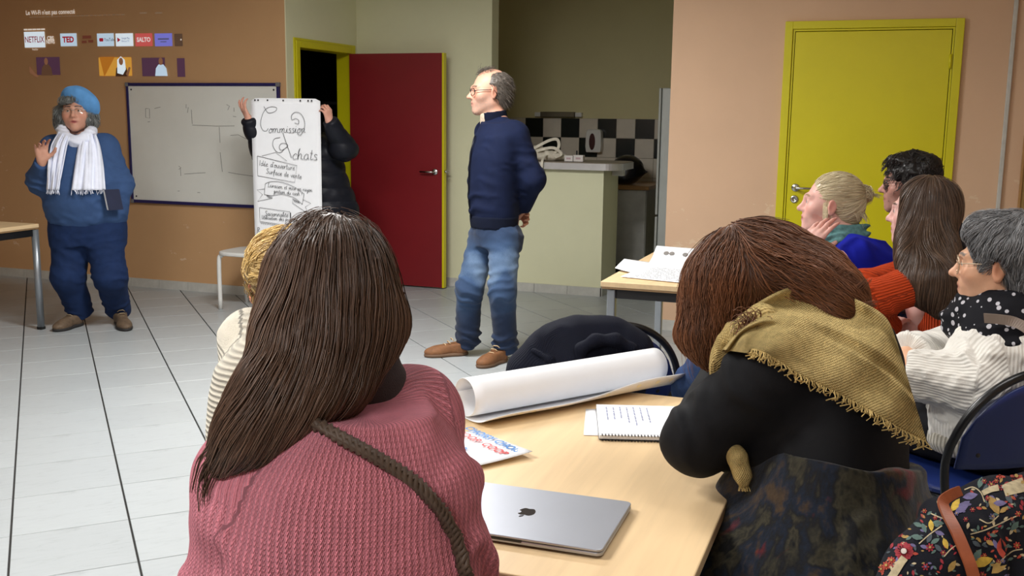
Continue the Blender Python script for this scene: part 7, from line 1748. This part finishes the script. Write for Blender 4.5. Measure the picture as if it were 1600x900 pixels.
# ---------------------------------------------------------------- grey haired woman
M['cable'] = cloth('white_cable_wool', (226, 222, 214), 'rib', 90, .35, sheen=.4, var=.04, con=.03)
M['hair_grey'] = hair_mat('grey_short_hair', (34, 34, 36), (176, 176, 178), .45)
def dots_mat():
    t = NT('black_dotted_cotton'); v = t.n('ShaderNodeTexVoronoi'); v.inputs['Scale'].default_value = 44; v.inputs['Randomness'].default_value = .8; t.l(t.obj(), v.inputs['Vector'])
    sz = t.n('ShaderNodeSeparateColor'); t.l(v.outputs['Color'], sz.inputs[0]); thr = t.math('MULTIPLY_ADD', sz.outputs[0], .26, .14); m = t.math('LESS_THAN', v.outputs['Distance'], thr)
    t.set(t.mix(m, s2l((16, 16, 22)), s2l((186, 184, 190))), .8, spec=.2); t.bump(t.noise(400, 2, .6, t.obj()), .2, .002); return t.m
def grey_woman():
    D = 3.05; fwd = heading(-.45, .9); root = person(W(1560, 900, D), 'grey haired woman with glasses, dotted black scarf and white cable knit sweater')
    F = frame(W(1562, 413, D), heading(-1, .66, -.04)); sc = 1.12
    pel = W(1548, 728, 3.15); pel[2] = .57
    J = dict(neck=W(1585, 488, D), chest=W(1570, 590, D), pelvis=pel, shL=W(1596, 545, 3.02), shR=W(1545, 520, 3.25), elL=W(1528, 600, 2.99), wrL=W(1418, 582, 3.08), elR=W(1470, 560, 3.4), wrR=W(1415, 555, 3.2))
    J.update(sitting(root, pel, fwd, .06, cloth('black_wool_trousers', (24, 24, 28)), M['black']))
    hL = hframe(J['wrL'], heading(-.55, .7, .25), heading(-.2, -.3, 1)); hR = hframe(J['wrR'], heading(-.4, -.6, -.1), heading(-.4, .2, 1))
    body_mesh(root, F, sc, J, [(hL, dict(curl=((.5, .6, .4),) * 4, side=-1)), (hR, dict(curl=((.5, .6, .4),) * 4, side=1))], (222, 172, 140), .005, dict(nose=1.15), dict(lips=(170, 110, 96), brow=(120, 110, 104), flush=.4))
    add_eyes(F, sc, root); glasses(root, F, sc, plain('pale_gold_wire', (196, 176, 150), .3, .6), .0016, (.027, .025))
    T = frame(pel, fwd, nrm(J['neck'] - pel)); H = float(np.linalg.norm(J['neck'] - pel))
    S = Solid(); S.loft(T, [(-.03, .20, .155, 0, .02), (.03, .205, .16, 0, .02), (.14, .20, .155, 0, .02), (H - .2, .21, .155), (H - .08, .185, .125, 0, -.015), (H - .01, .09, .085)], .04)
    for s in 'LR': S.cone(J['neck'] + V3(0, 0, -.06), J['sh' + s], .07, .085, .06); S.limb([J['sh' + s], J['el' + s], J['wr' + s]], [.094, .082, .072], .05)
    def cables(V, N, Q):
        y = yarn(V, T, .2, [[J['sh' + s], J['el' + s], J['wr' + s]] for s in 'LR'], .13); u, v = y[:, 0], y[:, 1]; ph = (u / .085) % 1 - .5; tw = np.abs(ph + .16 * np.sin(v * 70)); tw2 = np.abs(ph - .16 * np.sin(v * 70)); return V + N * (.005 * np.exp(-(tw / .15) ** 2) + .005 * np.exp(-(tw2 / .15) ** 2))[:, None]
    sw = garment('sweater', S, M['cable'], root, .006, 2, F=T, yr=.2, limbs=[[J['sh' + s], J['el' + s], J['wr' + s]] for s in 'LR'], lr=.13, post=cables, fold=[(J['elL'], (.8, 0, .5), .012, .09, .15)], rump=(.004, 7, 3))
    S = Solid(); S.loft(T, [(-.06, .19, .148, 0, .02), (-.03, .208, .163, 0, .02), (.005, .206, .162, 0, .02)], .01); V, Q = S.mesh(.007, 2); wparent(link_mesh('hem', V, Q, M['cream_rib'], None, attrs={'yarn': yarn(V, T, .2)}), sw)
    C = frame(J['neck'] + V3(0, 0, -.01), fwd, nrm(F.o - J['neck'] + V3(0, 0, .1))); S = Solid(); S.loft(C, [(-.06, .17, .165, 0, .01), (.0, .145, .145, 0, .01), (.06, .112, .12, 0, .01), (.095, .088, .096, 0, .01)], .02); S.chain([C.p(-.07, .10, .02), C.p(-.06, .15, -.03), C.p(-.03, .18, -.08)], [.045, .045, .03], .04)
    garment('scarf', S, dots_mat(), root, .006, 2, fold=[(C.p(-.08, .05, .0), C.d(.2, .2, 1), .018, .045, .18), (C.p(-.03, -.1, .0), C.d(.2, .1, 1), .016, .045, .16)], rump=(.004, 16, 1))
    p = [W(1538, 497, 2.94), W(1562, 499, 2.90), W(1585, 503, 2.86), W(1606, 515, 2.83), W(1630, 540, 2.81)]; o = strap(p, .028, .004, plain('taupe_leather', (120, 104, 92), .55), 'shoulder_strap', None, nrm_hint=-FH); tag(o, 'taupe bag strap over the shoulder of the white cable sweater', 'bag strap')
    S = Solid(); S.ell(F.p(0, -.026 * sc, .046 * sc), (.092 * sc, .112 * sc, .096 * sc), F, .02); S.ell(F.p(0, -.075 * sc, -.035 * sc), (.075 * sc, .06 * sc, .075 * sc), F, .04); S.ell(F.p(0, .12 * sc, -.02 * sc), (.11 * sc, .088 * sc, .105 * sc), F, .015, '-'); S.ell(F.p(0, .05, .098 * sc), (.06, .045, .03), F, .03)
    for s in (-1, 1): S.ell(F.p(s * .085 * sc, -.004, -.014), (.032, .028, .042), F, .008, '-')
    V, Q = S.mesh(.006, 2); V = rumple(V, vnormals(V, Q), .006, 26, 3); N = vnormals(V, Q)
    cr = F.p(.0, -.07, .15)
    def comb(P): return nrm(P - cr) + .25 * vnoise(P, 18, 2)[:, None] * F.R[:, 1] - ZU * .2
    st = skin_strands(V, Q, 3600, comb, (.03, .07), 10, (.0011, .0004), (.0010, .012), (.42, .22), .08, .004, lock=34, wave=.35)
    hair_object('hair', root, M['hair_grey'], (V, Q), [st], .3)
grey_woman()
# ================================================================== chairs of the audience, draped garments
c = W(1500, 728, 3.15); put_chair(c[0], c[1], math.degrees(math.atan2(*heading(-.30, 1)[[1, 0]])), 'blue chair with a black rim behind the woman in the white cable sweater')
c = W(1475, 600, 3.95); put_chair(c[0] + .02, c[1], math.degrees(math.atan2(*heading(-.95, .3)[[1, 0]])), 'blue chair with a black rim behind the woman in the orange sweater')
c = W(925, 560, 3.55); NAVY = put_chair(c[0] - .015, c[1] + .15, math.degrees(math.atan2(*heading(-.15, 1)[[1, 0]])), 'blue chair with the navy cardigan draped over its back')
c = W(1095, 590, 3.0); put_chair(c[0] + .06, c[1] + .25, math.degrees(math.atan2(*heading(.1, 1)[[1, 0]])), 'blue chair with denim jeans hung on it, between the roll and the scarf woman')
c = W(1530, 860, 1.75); put_chair(c[0] + .15, c[1] + .1, 110, 'blue chair carrying the floral jacket in the lower right corner')

c = W(560, 1330, 1.47); put_chair(c[0], c[1], math.degrees(math.atan2(*heading(-.42, 1)[[1, 0]])), 'blue chair under the woman in the pink wool sweater')
c = W(1335, 560, 4.5); put_chair(c[0], c[1], math.degrees(math.atan2(*heading(-1, .12)[[1, 0]])), 'blue chair under the blonde woman in the royal blue sweater')
c = W(1470, 520, 4.8); put_chair(c[0], c[1], math.degrees(math.atan2(*heading(-.45, .9)[[1, 0]])), 'blue chair under the dark haired man')

# navy cardigan over the chair
M['navy_cardigan'] = cloth('navy_cardigan_wool', (15, 18, 32), 'rib', 150, .3, sheen=.15, var=.08, con=.03)
def cardigan():
    o = empty('cardigan', tuple(W(920, 560, 3.4) * np.array([1, 1, 0])), 0, 'dark navy knitted cardigan draped over a chair back behind the paper roll', 'cardigan')
    D = 3.34; S = Solid(); S.chain([W(798, 620, D), W(823, 580, D), W(860, 548, D), W(903, 532, D), (W(956, 532, D)), W(988, 548, D), W(1002, 580, D)], [.03, .05, .062, .066, .066, .055, .04], .06)
    S.chain([W(843, 595, D), W(898, 580, D), W(958, 580, D)], [.06, .085, .08], .08); S.chain([W(848, 660, D + .02), W(958, 660, D + .02)], [.06, .07], .08); S.chain([W(868, 580, D), W(858, 720, D)], [.06, .05], .06); S.chain([W(978, 580, D), W(968, 710, D)], [.05, .05], .06)
    F = frame(W(918, 620, D), FH)
    b = garment('knit_body', S, M['navy_cardigan'], o, .008, 2, F=F, yr=.2, fold=[(W(898, 580, D - .05), (.5, 0, 1), .014, .1, .2)], rump=(.008, 8, 2))
    S = Solid(); S.chain([W(906, 572, D - .10), W(908, 545, D - .105), W(930, 532, D - .11), W(962, 531, D - .105), W(986, 545, D - .085), W(998, 566, D - .06)], [.012, .017, .019, .019, .017, .012], .02)
    wparent(garment('collar_band', S, M['navy_cardigan'], None, .006, 2, F=F, yr=.2), b)
    S = Solid(); S.chain([W(834, 548, D - .06), W(860, 562, D - .085), W(884, 590, D - .09)], [.010, .012, .011], .02); wparent(garment('sleeve_seam', S, M['navy_cardigan'], None, .006, 2, F=F, yr=.2), b)
cardigan()
def jeans_thing():
    o = empty('denim_jacket', tuple(W(1090, 600, 2.95) * np.array([1, 1, 0])), 0, 'blue denim jacket bundled on a chair beside the woman in the mustard scarf', 'jacket')
    S = Solid(); D = 2.95; S.chain([W(1072, 592, D), W(1100, 584, D - .02), W(1125, 580, D)], [.03, .05, .05], .05); S.chain([W(1068, 612, D - .03), W(1100, 600, D - .06), W(1128, 592, D - .04)], [.03, .04, .045], .04); S.chain([W(1075, 640, D), W(1115, 635, D)], [.04, .05], .05)
    garment('denim', S, cloth('mid_blue_denim', (42, 62, 100), 'plain', var=.2, strength=.4), o, .007, 2, fold=[(W(1095, 598, D - .06), (.5, .2, 1), .03, .05, .15)], rump=(.006, 18, 2))
    S = Solid(); S.chain([W(1066, 584, D), W(1090, 573, D), W(1118, 572, D)], [.018, .026, .026], .03); garment('dark_lining', S, cloth('dark_navy_lining', (22, 28, 52)), o, .007, 2, rump=(.006, 22, 2))
jeans_thing()

# floral jacket with print pieces lying on its surface
def floral():
    from mathutils.bvhtree import BVHTree
    o = empty('floral_jacket', tuple(W(1520, 830, 1.62) * np.array([1, 1, 0])), 0, 'black jacket with bright floral print draped over a chair in the lower right corner', 'jacket')
    S = Solid(); S.chain([W(1402, 950, 1.52), W(1462, 898, 1.55), W(1518, 850, 1.60), W(1562, 822, 1.66), W(1625, 800, 1.72)], [.05, .062, .068, .068, .07], .05)
    S.chain([W(1480, 1000, 1.55), W(1560, 940, 1.62), W(1660, 910, 1.68)], [.08, .09, .10], .06); S.chain([W(1500, 1050, 1.62), W(1620, 1050, 1.7)], [.11, .12], .1); S.chain([W(1500, 1200, 1.66), W(1620, 1200, 1.74)], [.09, .10], .1)
    V, Q = S.mesh(.007, 3); N = vnormals(V, Q); V = folds(V, N, W(1590, 850, 1.55), (.9, .2, .3), .02, .12, .2, 3); V = rumple(V, vnormals(V, Q), .006, 9, 2)
    b = link_mesh('jacket_body', V, Q, cloth('black_quilted_cotton', (17, 19, 28), 'plain', strength=.3), o)
    bv = BVHTree.FromPolygons([tuple(v) for v in V], [tuple(q) for q in Q]); eye = Vector((0, 0, CAM_H)); rg = np.random.default_rng(12)
    cols = {'sage': (78, 102, 96), 'lilac': (98, 90, 130), 'ochre': (158, 128, 68), 'rust': (164, 58, 40), 'red': (146, 34, 46), 'cream': (178, 164, 132), 'grey': (62, 72, 80), 'yellow': (184, 154, 56), 'white': (190, 180, 172)}
    mb = {k: MB() for k in cols}
    def hit(u, v):
        h, n, _, _ = bv.ray_cast(eye, Vector(W(u, v, 1.0)) - eye); return (None, None) if h is None else (np.array(h), np.array(n))
    def patch(k, pts, u, v, rot, s, lift=.0012):
        c, s_ = math.cos(rot), math.sin(rot); vs = []; ctr, n0 = hit(u, v)
        if ctr is None: return
        for x, y in pts:
            h, n = hit(u + s * (x * c - y * s_), v + s * (x * s_ + y * c))
            if h is None or abs((h - ctr) @ FW) > .08: return
            vs.append(h + n * lift)
        mb[k].add([ctr + n0 * lift] + vs, [(0, i + 1, (i + 1) % len(vs) + 1) for i in range(len(vs))])
    leaf = [(-1, 0), (-.5, .36), (0, .46), (.55, .3), (1, 0), (.55, -.3), (0, -.46), (-.5, -.36)]; petal = [(.15, 0), (.5, .2), (.85, .2), (1, 0), (.85, -.2), (.5, -.2)]; disc = [(math.cos(a), math.sin(a)) for a in np.linspace(0, 2 * PI, 10, endpoint=False)]
    def flower(u, v, s, n, k, core): 
        for i in range(n): patch(k, petal, u, v, i * 2 * PI / n, s)
        patch(core, disc, u, v, 0, s * .3, .002)
    def stem(k, pts, w=1.1):
        p = catmull(pts, 6); T = nrm(np.gradient(p, axis=0)); X = np.stack([-T[:, 1], T[:, 0]], 1) * w; vs = []
        for i in range(len(p)):
            for sgn in (1, -1):
                h, n = hit(*(p[i] + sgn * X[i]))
                if h is None: return
                vs.append(h + n * .001)
        mb[k].add(vs, [(2 * i, 2 * i + 1, 2 * i + 3, 2 * i + 2) for i in range(len(p) - 1)])
    for st_ in ([(1507, 766), (1520, 762), (1532, 770), (1538, 785)], [(1516, 835), (1545, 826), (1575, 812), (1590, 806)], [(1455, 803), (1466, 808), (1477, 812)], [(1436, 850), (1452, 836), (1472, 822)], [(1530, 812), (1545, 818), (1560, 806)], [(1475, 870), (1486, 858), (1500, 848)], [(1560, 880), (1580, 862), (1597, 858)]): stem('cream', st_, .9)
    flower(1413, 862, 15, 14, 'red', 'white'); flower(1453, 856, 7, 7, 'red', 'ochre'); flower(1549, 758, 6, 6, 'red', 'ochre'); flower(1566, 763, 5, 6, 'red', 'white'); flower(1446, 886, 6, 6, 'red', 'lilac'); flower(1588, 852, 6, 7, 'rust', 'ochre')
    for k, u, v, r, s in [('sage', 1532, 755, -1.3, 7), ('grey', 1540, 766, -1.4, 7), ('lilac', 1516, 776, -.2, 9), ('lilac', 1504, 793, -.7, 11), ('yellow', 1493, 790, -1.0, 9), ('ochre', 1553, 790, 1.1, 12), ('lilac', 1562, 787, 0, 8), ('ochre', 1568, 797, -.6, 6), ('sage', 1435, 821, .4, 6), ('sage', 1444, 826, 1.2, 6), ('yellow', 1455, 822, 1.5, 7), ('sage', 1466, 818, .1, 7), ('sage', 1433, 840, .2, 7), ('lilac', 1468, 834, .3, 6), ('grey', 1452, 842, -1.1, 6), ('sage', 1461, 846, -.5, 6), ('yellow', 1477, 850, 1.2, 7), ('lilac', 1444, 855, .3, 5), ('grey', 1466, 857, .8, 6), ('ochre', 1547, 848, .5, 6), ('sage', 1552, 836, .2, 5), ('grey', 1525, 850, .6, 6), ('lilac', 1555, 850, 1.2, 6), ('ochre', 1487, 885, -1, 8), ('rust', 1565, 857, 1.4, 12), ('yellow', 1535, 878, -.3, 13), ('sage', 1526, 868, -1, 9), ('ochre', 1562, 885, -.7, 13), ('grey', 1576, 780, 1, 7), ('sage', 1585, 822, -.9, 7)]: patch(k, leaf, u, v, r, s * 1.35)
    for i in range(240):
        u = rg.uniform(1375, 1600); v = rg.uniform(745, 905); k = list(cols)[rg.integers(0, 7)]; patch(k, leaf, u, v, rg.uniform(0, PI), rg.uniform(2.5, 5.5), .0008)
    for i in range(26):
        u, v = rg.uniform(1390, 1600), rg.uniform(750, 900); flower(u, v, rg.uniform(3, 5), 6, ['red', 'rust', 'lilac'][rg.integers(0, 3)], 'ochre')
    # cream bands with red scrolls at the cuff and along the shoulder
    def band(line, w, k='cream'):
        p = catmull(line, 5); T = nrm(np.gradient(p, axis=0)); X = np.stack([-T[:, 1], T[:, 0]], 1); ww = np.interp(np.linspace(0, 1, len(p)), [0, 1], w); rows = []
        for i in range(len(p)):
            r = []
            for a in np.linspace(-1, 1, 7):
                h, n = hit(*(p[i] + X[i] * ww[i] * a))
                if h is None: r = None; break
                r.append(h + n * .0016)
            if r is not None: rows.append(r)
        if len(rows) > 1: mb[k].grid(np.array(rows))
    band([(1392, 905), (1400, 893), (1408, 880), (1414, 872)], [6, 6]); band([(1568, 768), (1580, 764), (1600, 758)], [9, 11]); band([(1535, 772), (1548, 766), (1560, 763)], [4, 5])
    for u, v, s in [(1378, 890, 6), (1386, 884, 7), (1394, 876, 6), (1562, 742, 8), (1588, 745, 10), (1594, 738, 9), (1597, 755, 9)]: flower(u, v, s, 8, 'rust', 'ochre')
    for k, m in mb.items():
        if m.v: m.build('print', plain('print_' + k, cols[k], .8, var=.14, scale=90), b, smooth=True, solid=0)['kind'] = 'stuff'
    # leather strap hanging over the jacket
    pts = []
    for u, v in [(1500, 772), (1485, 778), (1474, 788), (1480, 806), (1490, 830), (1500, 858), (1510, 885), (1518, 915)]:
        h, n = hit(u, v)
        if h is None: h = W(u, v, 1.58); n = -FH
        pts.append(h + n * .006 - FH * .004)
    s = strap(pts, .017, .005, plain('cognac_leather', (142, 74, 44), .45, var=.08, scale=40), 'leather_strap', None, nrm_hint=-FH + ZU * .4); tag(s, 'cognac leather bag strap hanging over the floral jacket', 'bag strap')
floral()
